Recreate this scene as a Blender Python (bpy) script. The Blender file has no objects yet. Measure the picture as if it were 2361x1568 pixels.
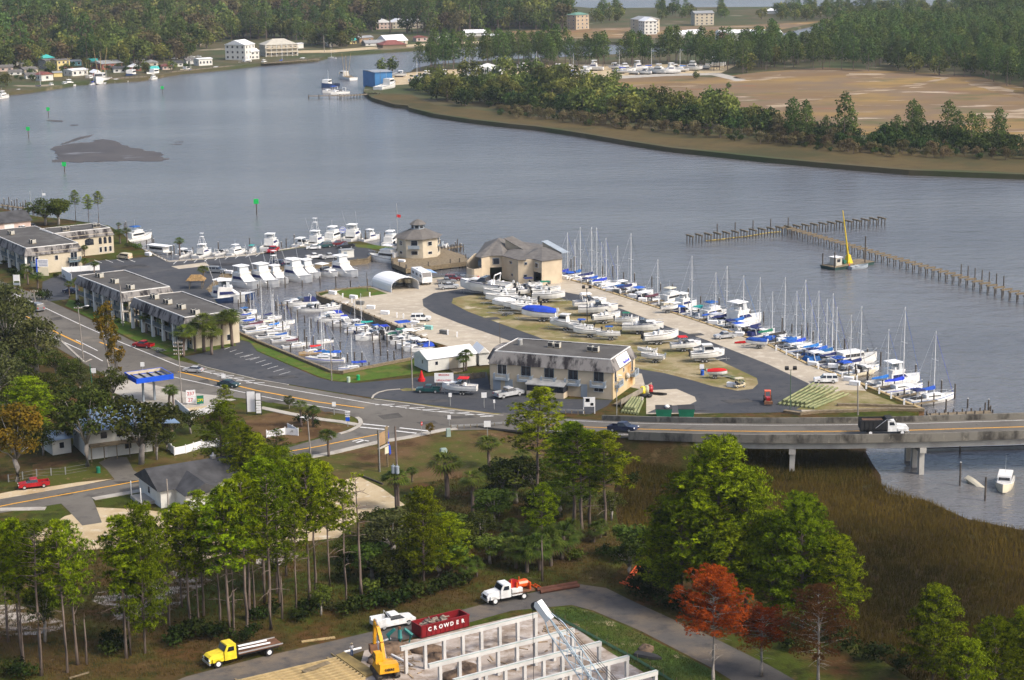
import bpy,bmesh,math,random
from mathutils import Vector,Matrix
from mathutils.geometry import tessellate_polygon
R=math.radians
rng=random.Random(7)
HAZE=0.00005
ALB=0.80
scene=bpy.context.scene
col=scene.collection

# ------------------------------------------------------------------ camera
# photo measured on a 2361 x 1568 grid; aerial view from about 91 m up, 67 mm lens, looking 12.5 degrees down
FPX,CX,CY,CAMH=4400.0,1180.5,784.0,91.0
PITCH=math.atan((CY+190.0)/FPX)
ROLL=R(0.8)
_c,_s,_cr,_sr=math.cos(PITCH),math.sin(PITCH),math.cos(ROLL),math.sin(ROLL)
FW=Vector((0,_c,-_s));_u0=Vector((0,_s,_c));_x=Vector((1,0,0))
UP=_u0*_cr+_x*_sr
RT=_x*_cr-_u0*_sr
cam_d=bpy.data.cameras.new('camera');cam=bpy.data.objects.new('camera',cam_d);col.objects.link(cam)
cam.matrix_world=Matrix(((RT.x,UP.x,-FW.x,0),(RT.y,UP.y,-FW.y,0),(RT.z,UP.z,-FW.z,CAMH),(0,0,0,1)))
cam_d.sensor_width=36.0;cam_d.lens=36.0*FPX/2361.0
cam_d.clip_start=1.0;cam_d.clip_end=20000.0
scene.camera=cam

# ------------------------------------------------------------------ sky and sun (bright thin overcast)
SUN_AZ,SUN_EL=R(118),R(44) # azimuth clockwise from +Y (view direction): behind the camera's right shoulder
w=bpy.data.worlds.new('World');scene.world=w;w.use_nodes=True
nt=w.node_tree;bg=nt.nodes['Background']
sky=nt.nodes.new('ShaderNodeTexSky');sky.sky_type='NISHITA';sky.sun_disc=False
sky.sun_elevation=SUN_EL;sky.sun_rotation=SUN_AZ
sky.air_density=1.0;sky.dust_density=4.5;sky.ozone_density=1.0
nt.links.new(sky.outputs['Color'],bg.inputs['Color']);bg.inputs['Strength'].default_value=0.12
sd=bpy.data.lights.new('sun','SUN');sun=bpy.data.objects.new('sun',sd);col.objects.link(sun)
sd.energy=1.5;sd.angle=R(10);sd.color=(1.0,0.94,0.84)
sdir=Vector((math.sin(SUN_AZ)*math.cos(SUN_EL),math.cos(SUN_AZ)*math.cos(SUN_EL),math.sin(SUN_EL)))
sun.rotation_euler=sdir.to_track_quat('Z','Y').to_euler();sun.location=(200,100,300)
vs=scene.view_settings
vs.view_transform='Standard';vs.look='None';vs.gamma=1.0;vs.use_curve_mapping=False
vs.exposure=1.17
scene.cycles.max_bounces=5;scene.cycles.diffuse_bounces=2;scene.cycles.glossy_bounces=2
scene.cycles.transmission_bounces=3;scene.cycles.volume_bounces=0;scene.cycles.transparent_max_bounces=4
scene.cycles.caustics_reflective=False;scene.cycles.caustics_refractive=False

# ------------------------------------------------------------------ helpers
def G(x,y,z=0.0):
    r=FW*FPX+RT*(x-CX)-UP*(y-CY)
    t=(z-CAMH)/r.z
    return Vector((r.x*t,r.y*t,z))
def PX(p):
    d=Vector(p)-Vector((0,0,CAMH));a=d.dot(FW)
    return CX+FPX*d.dot(RT)/a,CY-FPX*d.dot(UP)/a,FPX/a
def Q(i,j,x,y):return(590.25*i+x/4.0,392.0*j+y/4.0)
def QL(i,j,*pts):return[Q(i,j,*p)for p in pts]

MATS={}
def M(name,c,rough=0.75,var=0.12,scale=0.6,c2=None,metal=0.0,bump=0.0,bscale=None,rnd=0.0,spec=0.3,trans=0.0,det=4.0,stretch=None,fac=(0.35,0.65)):
    if name in MATS:return MATS[name]
    c=[k*ALB for k in c];c2=c2 and[k*ALB for k in c2]
    m=bpy.data.materials.new(name);m.use_nodes=True;n=m.node_tree.nodes;l=m.node_tree.links
    b=n['Principled BSDF'];b.inputs['Roughness'].default_value=rough;b.inputs['Metallic'].default_value=metal
    b.inputs['Specular IOR Level'].default_value=spec
    tc=n.new('ShaderNodeTexCoord');src=tc.outputs['Object']
    if stretch:
        mp=n.new('ShaderNodeMapping');mp.inputs['Scale'].default_value=stretch;l.new(src,mp.inputs['Vector']);src=mp.outputs['Vector']
    no=n.new('ShaderNodeTexNoise');no.inputs['Scale'].default_value=scale;no.inputs['Detail'].default_value=det
    l.new(src,no.inputs['Vector'])
    mr=n.new('ShaderNodeMapRange');mr.inputs['From Min'].default_value=fac[0];mr.inputs['From Max'].default_value=fac[1]
    l.new(no.outputs['Fac'],mr.inputs['Value'])
    mx=n.new('ShaderNodeMix');mx.data_type='RGBA'
    lo=tuple(max(0,k*(1-var))for k in c[:3])if c2 is None else tuple(c[:3])
    hi=tuple(min(1,k*(1+var))for k in c[:3])if c2 is None else tuple(c2[:3])
    mx.inputs['A'].default_value=(*lo,1);mx.inputs['B'].default_value=(*hi,1)
    l.new(mr.outputs['Result'],mx.inputs['Factor']);out=mx.outputs['Result']
    if rnd:
        oi=n.new('ShaderNodeObjectInfo');hs=n.new('ShaderNodeHueSaturation')
        r1=n.new('ShaderNodeMapRange');r1.inputs['To Min'].default_value=1-rnd;r1.inputs['To Max'].default_value=1+rnd
        l.new(oi.outputs['Random'],r1.inputs['Value']);l.new(r1.outputs['Result'],hs.inputs['Value'])
        ml=n.new('ShaderNodeMath');ml.operation='MULTIPLY_ADD';ml.inputs[1].default_value=7.31;ml.inputs[2].default_value=0.0
        fr=n.new('ShaderNodeMath');fr.operation='FRACT';l.new(oi.outputs['Random'],ml.inputs[0]);l.new(ml.outputs[0],fr.inputs[0])
        r2=n.new('ShaderNodeMapRange');r2.inputs['To Min'].default_value=0.5-rnd*0.1;r2.inputs['To Max'].default_value=0.5+rnd*0.06
        l.new(fr.outputs[0],r2.inputs['Value']);l.new(r2.outputs['Result'],hs.inputs['Hue'])
        l.new(out,hs.inputs['Color']);out=hs.outputs['Color']
    l.new(out,b.inputs['Base Color'])
    if bump:
        nb=n.new('ShaderNodeTexNoise');nb.inputs['Scale'].default_value=bscale or scale*6;nb.inputs['Detail'].default_value=3
        l.new(src,nb.inputs['Vector']);bp=n.new('ShaderNodeBump');bp.inputs['Strength'].default_value=bump;bp.inputs['Distance'].default_value=0.1
        l.new(nb.outputs['Fac'],bp.inputs['Height']);l.new(bp.outputs['Normal'],b.inputs['Normal'])
    if trans:
        tr=n.new('ShaderNodeBsdfTranslucent');ms=n.new('ShaderNodeMixShader');ms.inputs[0].default_value=trans
        l.new(out,tr.inputs['Color']);l.new(b.outputs[0],ms.inputs[1]);l.new(tr.outputs[0],ms.inputs[2])
        l.new(ms.outputs[0],n['Material Output'].inputs['Surface'])
    MATS[name]=m
    return m

class MB:
    def __init__(s):s.v=[];s.f=[];s.mi=[];s.cur=0
    def add(s,vs,fs):
        o=len(s.v);s.v+=[tuple(v)for v in vs];s.f+=[tuple(i+o for i in f)for f in fs];s.mi+=[s.cur]*len(fs)
        return s
    def box(s,x0,y0,z0,x1,y1,z1):
        return s.add([(x0,y0,z0),(x1,y0,z0),(x1,y1,z0),(x0,y1,z0),(x0,y0,z1),(x1,y0,z1),(x1,y1,z1),(x0,y1,z1)],
                     [(0,3,2,1),(4,5,6,7),(0,1,5,4),(1,2,6,5),(2,3,7,6),(3,0,4,7)])
    def obox(s,c,sz,rz=0.0,ry=0.0,rx=0.0):
        m=Matrix.Rotation(rz,4,'Z')@Matrix.Rotation(ry,4,'Y')@Matrix.Rotation(rx,4,'X')
        t=MB().box(-sz[0]/2,-sz[1]/2,-sz[2]/2,sz[0]/2,sz[1]/2,sz[2]/2)
        return s.add([Vector(c)+m@Vector(v)for v in t.v],t.f)
    def bar(s,p,q,w,h=None): # square bar between two points
        p,q=Vector(p),Vector(q);d=q-p;L=d.length
        if L<1e-6:return s
        qt=d.to_track_quat('X','Z');h=h or w
        t=MB().box(0,-w/2,-h/2,L,w/2,h/2)
        return s.add([p+qt@Vector(v)for v in t.v],t.f)
    def tube(s,p,q,r0,r1=None,n=6,cap=True):
        p,q=Vector(p),Vector(q);r1=r0 if r1 is None else r1;d=(q-p)
        if d.length<1e-6:return s
        qt=d.to_track_quat('Z','X');vs=[]
        for c,r in((p,r0),(q,r1)):
            vs+=[c+qt@Vector((r*math.cos(2*math.pi*k/n),r*math.sin(2*math.pi*k/n),0))for k in range(n)]
        fs=[(k,(k+1)%n,n+(k+1)%n,n+k)for k in range(n)]
        if cap:fs+=[tuple(range(n-1,-1,-1)),tuple(range(n,2*n))]
        return s.add(vs,fs)
    def path(s,pts,rad,n=6):
        vs=[];fs=[];m=len(pts)
        for i,p in enumerate(pts):
            a=Vector(pts[max(0,i-1)]);b=Vector(pts[min(m-1,i+1)]);qt=(b-a).to_track_quat('Z','X')
            r=rad[i]if isinstance(rad,(list,tuple))else rad
            vs+=[Vector(p)+qt@Vector((r*math.cos(2*math.pi*k/n),r*math.sin(2*math.pi*k/n),0))for k in range(n)]
        for i in range(m-1):
            fs+=[(i*n+k,i*n+(k+1)%n,(i+1)*n+(k+1)%n,(i+1)*n+k)for k in range(n)]
        fs+=[tuple(range(n-1,-1,-1)),tuple(range((m-1)*n,m*n))]
        return s.add(vs,fs)
    def loft(s,rings,closed=True,caps=True):
        n=len(rings[0]);vs=[v for r in rings for v in r];fs=[]
        for i in range(len(rings)-1):
            for k in range(n if closed else n-1):
                fs.append((i*n+k,i*n+(k+1)%n,(i+1)*n+(k+1)%n,(i+1)*n+k))
        if caps:fs+=[tuple(range(n-1,-1,-1)),tuple(range((len(rings)-1)*n,len(rings)*n))]
        return s.add(vs,fs)
    def prism(s,poly,z0,z1,top=True,bottom=True):
        n=len(poly);vs=[(p[0],p[1],z0)for p in poly]+[(p[0],p[1],z1)for p in poly]
        fs=[(k,(k+1)%n,n+(k+1)%n,n+k)for k in range(n)]
        tri=tessellate_polygon([[Vector((p[0],p[1],0))for p in poly]])
        if top:fs+=[(n+a,n+b,n+c)for a,b,c in tri]
        if bottom:fs+=[(c,b,a)for a,b,c in tri]
        return s.add(vs,fs)
    def taper(s,x0,y0,x1,y1,z0,X0,Y0,X1,Y1,z1): # frustum
        return s.add([(x0,y0,z0),(x1,y0,z0),(x1,y1,z0),(x0,y1,z0),(X0,Y0,z1),(X1,Y0,z1),(X1,Y1,z1),(X0,Y1,z1)],
                     [(0,3,2,1),(4,5,6,7),(0,1,5,4),(1,2,6,5),(2,3,7,6),(3,0,4,7)])
    def ball(s,c,rx,ry=None,rz=None,n=8,m=5):
        ry=ry or rx;rz=rz or rx;vs=[];fs=[]
        for i in range(m+1):
            a=-math.pi/2+math.pi*i/m
            for k in range(n):
                b=2*math.pi*k/n;vs.append((c[0]+rx*math.cos(a)*math.cos(b),c[1]+ry*math.cos(a)*math.sin(b),c[2]+rz*math.sin(a)))
        for i in range(m):fs+=[(i*n+k,i*n+(k+1)%n,(i+1)*n+(k+1)%n,(i+1)*n+k)for k in range(n)]
        return s.add(vs,fs)
    def sheet(s,poly,z):
        tri=tessellate_polygon([[Vector((p[0],p[1],0))for p in poly]])
        return s.add([(p[0],p[1],z)for p in poly],[(a,b,c)for a,b,c in tri])
    def mesh(s,name,mats,smooth=False,fix=True):
        me=bpy.data.meshes.new(name);me.from_pydata(s.v,[],s.f)
        for m in(mats if isinstance(mats,(list,tuple))else[mats]):me.materials.append(m)
        if any(s.mi):me.polygons.foreach_set('material_index',s.mi)
        if fix:
            bm=bmesh.new();bm.from_mesh(me);bmesh.ops.recalc_face_normals(bm,faces=bm.faces);bm.to_mesh(me);bm.free()
        if smooth:me.polygons.foreach_set('use_smooth',[True]*len(me.polygons))
        me.update()
        return me

def tag(o,label=None,cat=None,group=None,kind=None):
    if label:o['label']=label
    if cat:o['category']=cat
    if group:o['group']=group
    if kind:o['kind']=kind
    return o
def link(name,me,parent=None,loc=None,rz=0.0,sc=None):
    o=bpy.data.objects.new(name,me);col.objects.link(o)
    if parent is not None:o.parent=parent
    if loc is not None:o.location=loc
    if rz:o.rotation_euler=(0,0,rz)
    if sc is not None:o.scale=sc if isinstance(sc,(tuple,list,Vector))else(sc,sc,sc)
    return o
def thing(name,label,cat,loc=(0,0,0),rz=0.0,group=None,sc=None):
    return tag(link(name,None,None,loc,rz,sc),label,cat,group)
# a spec is a list of (part name, mesh, [sub-specs]) or (part name, mesh, subs, location)
def fill(spec,parent):
    for s in spec:
        o=link(s[0],s[1],parent,s[3]if len(s)>3 else None)
        if len(s)>2 and s[2]:fill(s[2],o)
def place(spec,name,label,cat,loc,rz=0.0,group=None,sc=None):
    t=thing(name,label,cat,loc,rz,group,sc);fill(spec,t);return t
_U='zeroth first second third fourth fifth sixth seventh eighth ninth tenth eleventh twelfth thirteenth fourteenth fifteenth sixteenth seventeenth eighteenth nineteenth'.split()
_T=' twen thir for fif six seven eigh nine'.split(' ')
_C='zero one two three four five six seven eight nine'.split()
def ordinal(n):
    if n<20:return _U[n]
    if n<100:
        t=_T[n//10-1]if n>=20 else ''
        return(t+'tieth')if n%10==0 else(t+'ty-'+_U[n%10])
    r=n%100
    return _C[n//100]+'-hundred-and-'+ordinal(r)if r else _C[n//100]+'-hundredth'
def number_from_left(objs,fmt):
    for k,o in enumerate(sorted(objs,key=lambda o:PX(o.location)[0])):o['label']=fmt.format(ordinal(k+1))
def heading(a,b,z=0.0):
    A,B=G(*a,z),G(*b,z);return math.atan2(B.y-A.y,B.x-A.x)
def structure(name,me,label=None):return tag(link(name,me),label,None,None,'structure')
def letters(txt,size,mat,align='CENTER',extrude=0.01,bold=0.0):
    cu=bpy.data.curves.new('lettering','FONT');cu.body=txt;cu.size=size;cu.align_x=align;cu.align_y='CENTER'
    cu.extrude=extrude;cu.offset=bold;cu.resolution_u=2
    o=bpy.data.objects.new('lettering_curve',cu);me=bpy.data.meshes.new_from_object(o);bpy.data.objects.remove(o);bpy.data.curves.remove(cu)
    me.materials.clear();me.materials.append(mat);return me
def put_text(txt,size,mat,parent,loc,rz=0.0,rx=math.pi/2,bold=0.0,name='lettering',ry=0.0,stretch=1.0):
    o=link(name,letters(txt,size,mat,bold=bold),parent,loc);o.rotation_euler=(rx,ry,rz);o.scale=(stretch,1,1);return o
def inside(p,poly):
    c=False;n=len(poly);j=n-1
    for i in range(n):
        a,b=poly[i],poly[j]
        if(a[1]>p[1])!=(b[1]>p[1])and p[0]<(b[0]-a[0])*(p[1]-a[1])/(b[1]-a[1])+a[0]:c=not c
        j=i
    return c
def scatter(polyD,n,z=0.0,gap=0.0,avoid=(),seed=1):
    rr=random.Random(seed);W=[G(*p,z)for p in polyD];av=[[G(*p,z)for p in a]for a in avoid]
    x0,x1=min(p.x for p in W),max(p.x for p in W);y0,y1=min(p.y for p in W),max(p.y for p in W)
    out=[];tries=0;cell={}
    while len(out)<n and tries<n*60:
        tries+=1;p=(rr.uniform(x0,x1),rr.uniform(y0,y1))
        if not inside(p,W)or any(inside(p,a)for a in av):continue
        if gap:
            k=(int(p[0]//gap),int(p[1]//gap))
            if any((p[0]-q[0])**2+(p[1]-q[1])**2<gap*gap for i in(-1,0,1)for j in(-1,0,1)for q in cell.get((k[0]+i,k[1]+j),())):continue
            cell.setdefault(k,[]).append(p)
        out.append(Vector((p[0],p[1],z)))
    return out
# ------------------------------------------------------------------ ground materials
def MG(name,layers,rough=0.9,bump=0.4,bscale=3.0,spec=0.06):
    """layers: [(colour, noise scale, lo, hi, stretch)], first one is the base"""
    m=bpy.data.materials.new(name);m.use_nodes=True;n=m.node_tree.nodes;l=m.node_tree.links;b=n['Principled BSDF']
    b.inputs['Roughness'].default_value=rough;b.inputs['Specular IOR Level'].default_value=spec
    tc=n.new('ShaderNodeTexCoord');out=None
    layers=[([q*ALB for q in L[0]],)+tuple(L[1:])for L in layers]
    for k,L in enumerate(layers):
        if out is None:
            rgb=n.new('ShaderNodeRGB');rgb.outputs[0].default_value=(*L[0],1);out=rgb.outputs[0];continue
        mp=n.new('ShaderNodeMapping');mp.inputs['Location'].default_value=(k*37.3,k*11.9,k*5.0)
        if len(L)>4:mp.inputs['Scale'].default_value=L[4]
        l.new(tc.outputs['Object'],mp.inputs['Vector'])
        no=n.new('ShaderNodeTexNoise');no.inputs['Scale'].default_value=L[1];no.inputs['Detail'].default_value=6;no.inputs['Roughness'].default_value=0.62
        l.new(mp.outputs['Vector'],no.inputs['Vector'])
        mr=n.new('ShaderNodeMapRange');mr.inputs['From Min'].default_value=L[2];mr.inputs['From Max'].default_value=L[3];l.new(no.outputs['Fac'],mr.inputs['Value'])
        mx=n.new('ShaderNodeMix');mx.data_type='RGBA';mx.inputs['B'].default_value=(*L[0],1)
        l.new(mr.outputs['Result'],mx.inputs['Factor']);l.new(out,mx.inputs['A']);out=mx.outputs['Result']
    l.new(out,b.inputs['Base Color'])
    nb=n.new('ShaderNodeTexNoise');nb.inputs['Scale'].default_value=bscale;nb.inputs['Detail'].default_value=4;l.new(tc.outputs['Object'],nb.inputs['Vector'])
    bp=n.new('ShaderNodeBump');bp.inputs['Strength'].default_value=bump;bp.inputs['Distance'].default_value=0.15
    l.new(nb.outputs['Fac'],bp.inputs['Height']);l.new(bp.outputs['Normal'],b.inputs['Normal'])
    MATS[name]=m
    return m
m_land=MG('rough_ground',[((0.075,0.048,0.018),),((0.052,0.068,0.009),0.06,0.40,0.55),((0.095,0.048,0.018),0.11,0.52,0.66),((0.028,0.034,0.007),0.4,0.5,0.66),((0.13,0.088,0.04),0.25,0.60,0.70),((0.24,0.18,0.12),0.9,0.66,0.78)],bump=0.7)
m_far=MG('far_ground',[((0.10,0.085,0.045),),((0.06,0.075,0.03),0.02,0.42,0.6),((0.30,0.25,0.18),0.03,0.6,0.72)])
m_field=MG('dry_field',[((0.19,0.125,0.066),),((0.29,0.19,0.068),0.014,0.45,0.6,(0.7,1.3,1)),((0.19,0.135,0.085),0.02,0.46,0.60,(0.8,1.3,1)),((0.13,0.115,0.05),0.03,0.56,0.68,(.8,1.2,1)),((0.26,0.11,0.06),0.03,0.6,0.72,(0.6,1.6,1)),((0.55,0.45,0.35),0.045,0.62,0.70,(0.5,1.6,1))])
m_marsh=MG('marsh_mud',[((0.045,0.028,0.011),),((0.03,0.02,0.009),0.08,0.45,0.6),((0.06,0.06,0.02),0.3,0.55,0.7)])
m_mfar=MG('far_marsh',[((0.105,0.078,0.032),),((0.062,0.058,0.024),0.03,0.45,0.6),((0.08,0.055,0.024),0.2,0.5,0.7)])
m_sand=MG('pale_sand',[((0.50,0.40,0.255),),((0.40,0.30,0.17),0.15,0.45,0.62),((0.60,0.54,0.44),0.6,0.55,0.7),((0.22,0.17,0.09),0.4,0.63,0.72)])
m_gravel=MG('pale_gravel',[((0.46,0.40,0.31),),((0.38,0.33,0.26),0.12,0.42,0.62),((0.52,0.46,0.37),0.5,0.5,0.65),((0.24,0.20,0.15),1.1,0.66,0.74)],bump=0.3)
m_yardgrass=MG('worn_grass',[((0.33,0.27,0.16),),((0.16,0.15,0.05),0.10,0.42,0.56),((0.22,0.17,0.08),0.3,0.48,0.62),((0.45,0.39,0.28),0.2,0.6,0.7)])
m_lawn=MG('green_lawn',[((0.075,0.125,0.018),),((0.14,0.125,0.035),0.25,0.48,0.62),((0.05,0.085,0.014),0.5,0.5,0.7)])
m_mulch=MG('leaf_litter',[((0.125,0.076,0.035),),((0.07,0.040,0.018),0.2,0.45,0.6),((0.070,0.078,0.014),0.07,0.44,0.58),((0.19,0.13,0.07),0.9,0.60,0.70)])
m_asph=MG('dark_asphalt',[((0.052,0.055,0.062),),((0.075,0.075,0.078),0.08,0.45,0.65),((0.040,0.042,0.050),0.5,0.5,0.7),((0.11,0.105,0.10),0.06,0.60,0.70),((0.025,0.025,0.028),0.7,0.66,0.72)],rough=0.85,bump=0.15,spec=0.2)
m_asph2=MG('worn_asphalt',[((0.120,0.108,0.092),),((0.155,0.142,0.122),0.07,0.42,0.62),((0.088,0.080,0.070),0.35,0.52,0.7),((0.20,0.175,0.14),0.05,0.60,0.68),((0.07,0.065,0.06),0.9,0.64,0.72)],rough=0.88,bump=0.15,spec=0.2)
m_asph3=MG('old_asphalt',[((0.10,0.092,0.085),),((0.17,0.135,0.10),0.10,0.46,0.62),((0.065,0.062,0.062),0.4,0.5,0.68)],rough=0.9,bump=0.2,spec=0.2)
m_conc=MG('concrete',[((0.42,0.39,0.34),),((0.32,0.29,0.25),0.25,0.45,0.65),((0.50,0.47,0.42),0.9,0.55,0.7)],bump=0.15)
m_bconc=MG('stained_concrete',[((0.21,0.195,0.165),),((0.06,0.055,0.048),0.35,0.46,0.62,(1,1,0.5)),((0.34,0.31,0.25),0.8,0.62,0.72,(1,1,0.4))],bump=0.2)
m_gird=MG('girder_concrete',[((0.48,0.46,0.42),),((0.36,0.34,0.31),0.3,0.45,0.65)],bump=0.1)
m_white=M('road_paint',(0.72,0.71,0.68),0.7,0.15,2.0)
m_yel=M('yellow_paint',(0.72,0.36,0.03),0.7,0.15,2.0)
m_wood=M('weathered_timber',(0.20,0.155,0.095),0.85,0.3,1.5,bump=0.2,stretch=(1,1,4))
m_woodl=M('new_timber',(0.42,0.31,0.15),0.8,0.2,1.2)
m_dwood=M('dark_piling',(0.055,0.046,0.040),0.9,0.3,2.0,c2=(0.12,0.10,0.08))
m_mud=MG('sandbar_mud',[((0.075,0.060,0.048),),((0.05,0.04,0.032),0.05,0.4,0.6),((0.26,0.26,0.28),0.05,0.63,0.67,(0.4,1.5,1))],rough=0.6,spec=0.4)

def make_water():
    m=bpy.data.materials.new('river_water');m.use_nodes=True;n=m.node_tree.nodes;l=m.node_tree.links;b=n['Principled BSDF']
    tc=n.new('ShaderNodeTexCoord')
    def noise(sc,det,loc=(0,0,0),stretch=(1,1,1),rot=0.0):
        mp=n.new('ShaderNodeMapping');mp.inputs['Scale'].default_value=stretch;mp.inputs['Location'].default_value=loc;mp.inputs['Rotation'].default_value=(0,0,rot)
        l.new(tc.outputs['Object'],mp.inputs['Vector']);no=n.new('ShaderNodeTexNoise');no.inputs['Scale'].default_value=sc;no.inputs['Detail'].default_value=det
        l.new(mp.outputs['Vector'],no.inputs['Vector']);return no.outputs['Fac']
    # slicks: long bands where the wind ripple dies down
    sl=noise(0.006,3,(5,3,0),(0.55,1.9,1),R(-22));mr=n.new('ShaderNodeMapRange');mr.inputs['From Min'].default_value=0.44;mr.inputs['From Max'].default_value=0.62;l.new(sl,mr.inputs['Value'])
    h1=noise(0.42,3,(0,0,0),(1,1.8,1),R(15));h2=noise(1.7,2,(3,9,0),(1,1.5,1),R(-20))
    ad=n.new('ShaderNodeMath');ad.operation='MULTIPLY_ADD';ad.inputs[1].default_value=0.35;l.new(h2,ad.inputs[0]);l.new(h1,ad.inputs[2])
    h3=noise(0.13,4,(7,2,0),(1,1.6,1),R(8));a3=n.new('ShaderNodeMath');a3.operation='MULTIPLY_ADD';a3.inputs[1].default_value=2.2;l.new(h3,a3.inputs[0]);l.new(ad.outputs[0],a3.inputs[2]);ad=a3
    st=n.new('ShaderNodeMapRange');st.inputs['To Min'].default_value=0.8;st.inputs['To Max'].default_value=0.62;l.new(mr.outputs['Result'],st.inputs['Value'])
    bp=n.new('ShaderNodeBump');bp.inputs['Distance'].default_value=0.5;l.new(st.outputs['Result'],bp.inputs['Strength']);l.new(ad.outputs[0],bp.inputs['Height'])
    l.new(bp.outputs['Normal'],b.inputs['Normal'])
    mx=n.new('ShaderNodeMix');mx.data_type='RGBA';mx.inputs['A'].default_value=(0.088,0.088,0.094,1);mx.inputs['B'].default_value=(0.112,0.110,0.112,1)  # slick bands also get a lighter base colour, painting in their sky sheen
    l.new(mr.outputs['Result'],mx.inputs['Factor']);l.new(mx.outputs['Result'],b.inputs['Base Color'])
    b.inputs['Roughness'].default_value=0.18;b.inputs['IOR'].default_value=1.42;b.inputs['Specular IOR Level'].default_value=0.5
    return m
m_water=make_water()

# ------------------------------------------------------------------ water and land
WZ=-1.3
structure('river_water',MB().add([(-9000,-600,WZ),(9000,-600,WZ),(9000,16000,WZ),(-9000,16000,WZ)],[(0,1,2,3)]).mesh('river_water',m_water))
def W2(pts,z=0.0):return[G(p[0],p[1],z)for p in pts]
def land(name,ptsD,z,mat,base=-3.0,zref=None):
    W=W2(ptsD,z if zref is None else zref)
    return structure(name,MB().prism(W,base,z,bottom=False).mesh(name,mat))
def overlay(name,ptsD,z,mat,kind='structure'):
    o=structure(name,MB().sheet(W2(ptsD),z).mesh(name,mat));return o
NEAR=[(-250,470),(0,478),(30,487),(80,498),(150,505),(250,520),(285,540),(298,556),(335,577),(385,603),(470,598),(590,586),(690,570),(780,560),(830,556),(870,566),(905,574),
        (900,584),(860,586),(848,597),(728,610),(590,622),(512,634),(478,668),(520,725),(547,768),(590,788),(763,859),(790,861),(948,830),(970,813),(1012,798),(985,783),(802,705),(735,683),(730,676),
        (774,668),(855,661),(930,650),(1010,639),(1078,636),(1092,610),(1180,586),(1285,600),(1297,640),(1340,652),(1385,667),(1413,676),(1530,714),(1630,747),(1680,764),(1771,795),(1861,839),(1983,884),(2128,944),
        (2090,962),(1950,980),(1700,1003),(1520,1020),(1440,1060),(1415,1120),(1420,1180),(1440,1260),(1500,1300),(1700,1360),(1900,1440),(2000,1500),(2150,1600),(2250,1800),(2300,2500),(-900,2500),(-900,1200)]
land('near_ground',NEAR,0.0,m_land)
MARSH=[(2120,955),(2010,985),(1995,1040),(2015,1075),(2030,1095),(2033,1117),(2046,1137),(2090,1146),(2133,1153),(2180,1174),(2228,1196),(2361,1223),(2600,1260),(3200,2500),(1300,2500),(1300,1040),(1600,1000)]
land('marsh_ground',MARSH,-0.9,m_marsh,zref=-0.9)
WEST=[(-400,260),(-60,226),(22,212),(70,207),(137,197),(175,190),(250,185),(325,180),(415,165),(512,156),(590,147),(733,135),(755,129),(773,125),(875,117),(965,111),(1050,104),(1120,101),(1300,97),(1420,97),(1520,104),(1620,108),(1720,102),(1790,92),(1800,72),(1900,50),(1960,46),(2100,44),(2700,30),
        (2700,8),(2361,10),(2000,14),(1700,16),(1560,17),(1370,19),(1200,5),(1000,2),(860,12),(790,13),(730,2),(400,-2),(-500,2)]
land('west_shore_ground',WEST,0.5,m_far)
EAST=[(857,225),(908,240),(940,243),(943,248),(1000,262),(1085,275),(1180,286),(1235,291),(1330,305),(1448,325),(1545,340),(1771,364),(1951,380),(2096,392),(2361,402),(2700,420),(2700,50),(2361,52),(1990,60),(1905,68),(1812,88),(1790,100),(1700,112),(1500,120),(1400,126),(1310,131),(1180,136),(1000,148),(955,158),(945,166),(905,170),(880,178),(845,192),(838,210)]
land('east_shore_ground',EAST,0.6,m_far)
overlay('dry_field',[(1360,205),(1420,182),(1500,170),(1640,182),(1760,168),(1900,158),(2080,168),(2250,178),(2361,205),(2650,240),(2650,350),(2361,352),(1900,305),(1700,268),(1500,222)],0.64,m_field)
overlay('boatyard_sand',[(880,182),(960,168),(1200,152),(1500,150),(1700,152),(1660,172),(1500,176),(1200,188),(1000,192),(900,200)],0.64,m_sand)
overlay('boatyard_track',[(1420,178),(1540,172),(1660,171),(1720,186),(1700,190),(1640,176),(1540,178),(1430,184)],0.68,m_conc)
overlay('far_marsh_fringe',[(857,225),(908,240),(940,243),(943,248),(1000,262),(1085,275),(1180,286),(1235,291),(1330,305),(1448,325),(1545,340),(1771,364),(1951,380),(2096,392),(2361,402),(2700,420),(2700,370),(2361,365),(2000,350),(1771,325),(1500,300),(1300,280),(1150,262),(1000,245),(950,222),(880,218)],0.64,m_mfar)
overlay('shore_road',[(600,124),(700,118),(760,117),(880,108),(1050,98),(1300,90),(1300,94),(1050,103),(880,114),(765,123),(690,124),(600,130)],0.55,m_sand)
overlay('far_sand_flat',[(1180,74),(1400,66),(1700,60),(1800,56),(1960,46),(1900,50),(1800,70),(1700,84),(1500,90),(1300,90),(1180,92)],0.55,m_field)
rr=random.Random(3)
def blob(ptsD,z0,z1,jitter=0.0):
    W=W2(ptsD,z1);out=[]
    for k,p in enumerate(W):
        q=W[(k+1)%len(W)]
        for t in(0,.25,.5,.75):
            a=p.lerp(q,t);out.append((a.x+rr.uniform(-jitter,jitter),a.y+rr.uniform(-jitter,jitter)))
    return MB().prism(out,z0,z1,bottom=False)
m_sstreak=MG('bare_sand_streak',[((0.38,0.30,0.21),),((0.19,0.125,0.066),0.06,0.40,0.52,(.6,1.4,1))])
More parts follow.
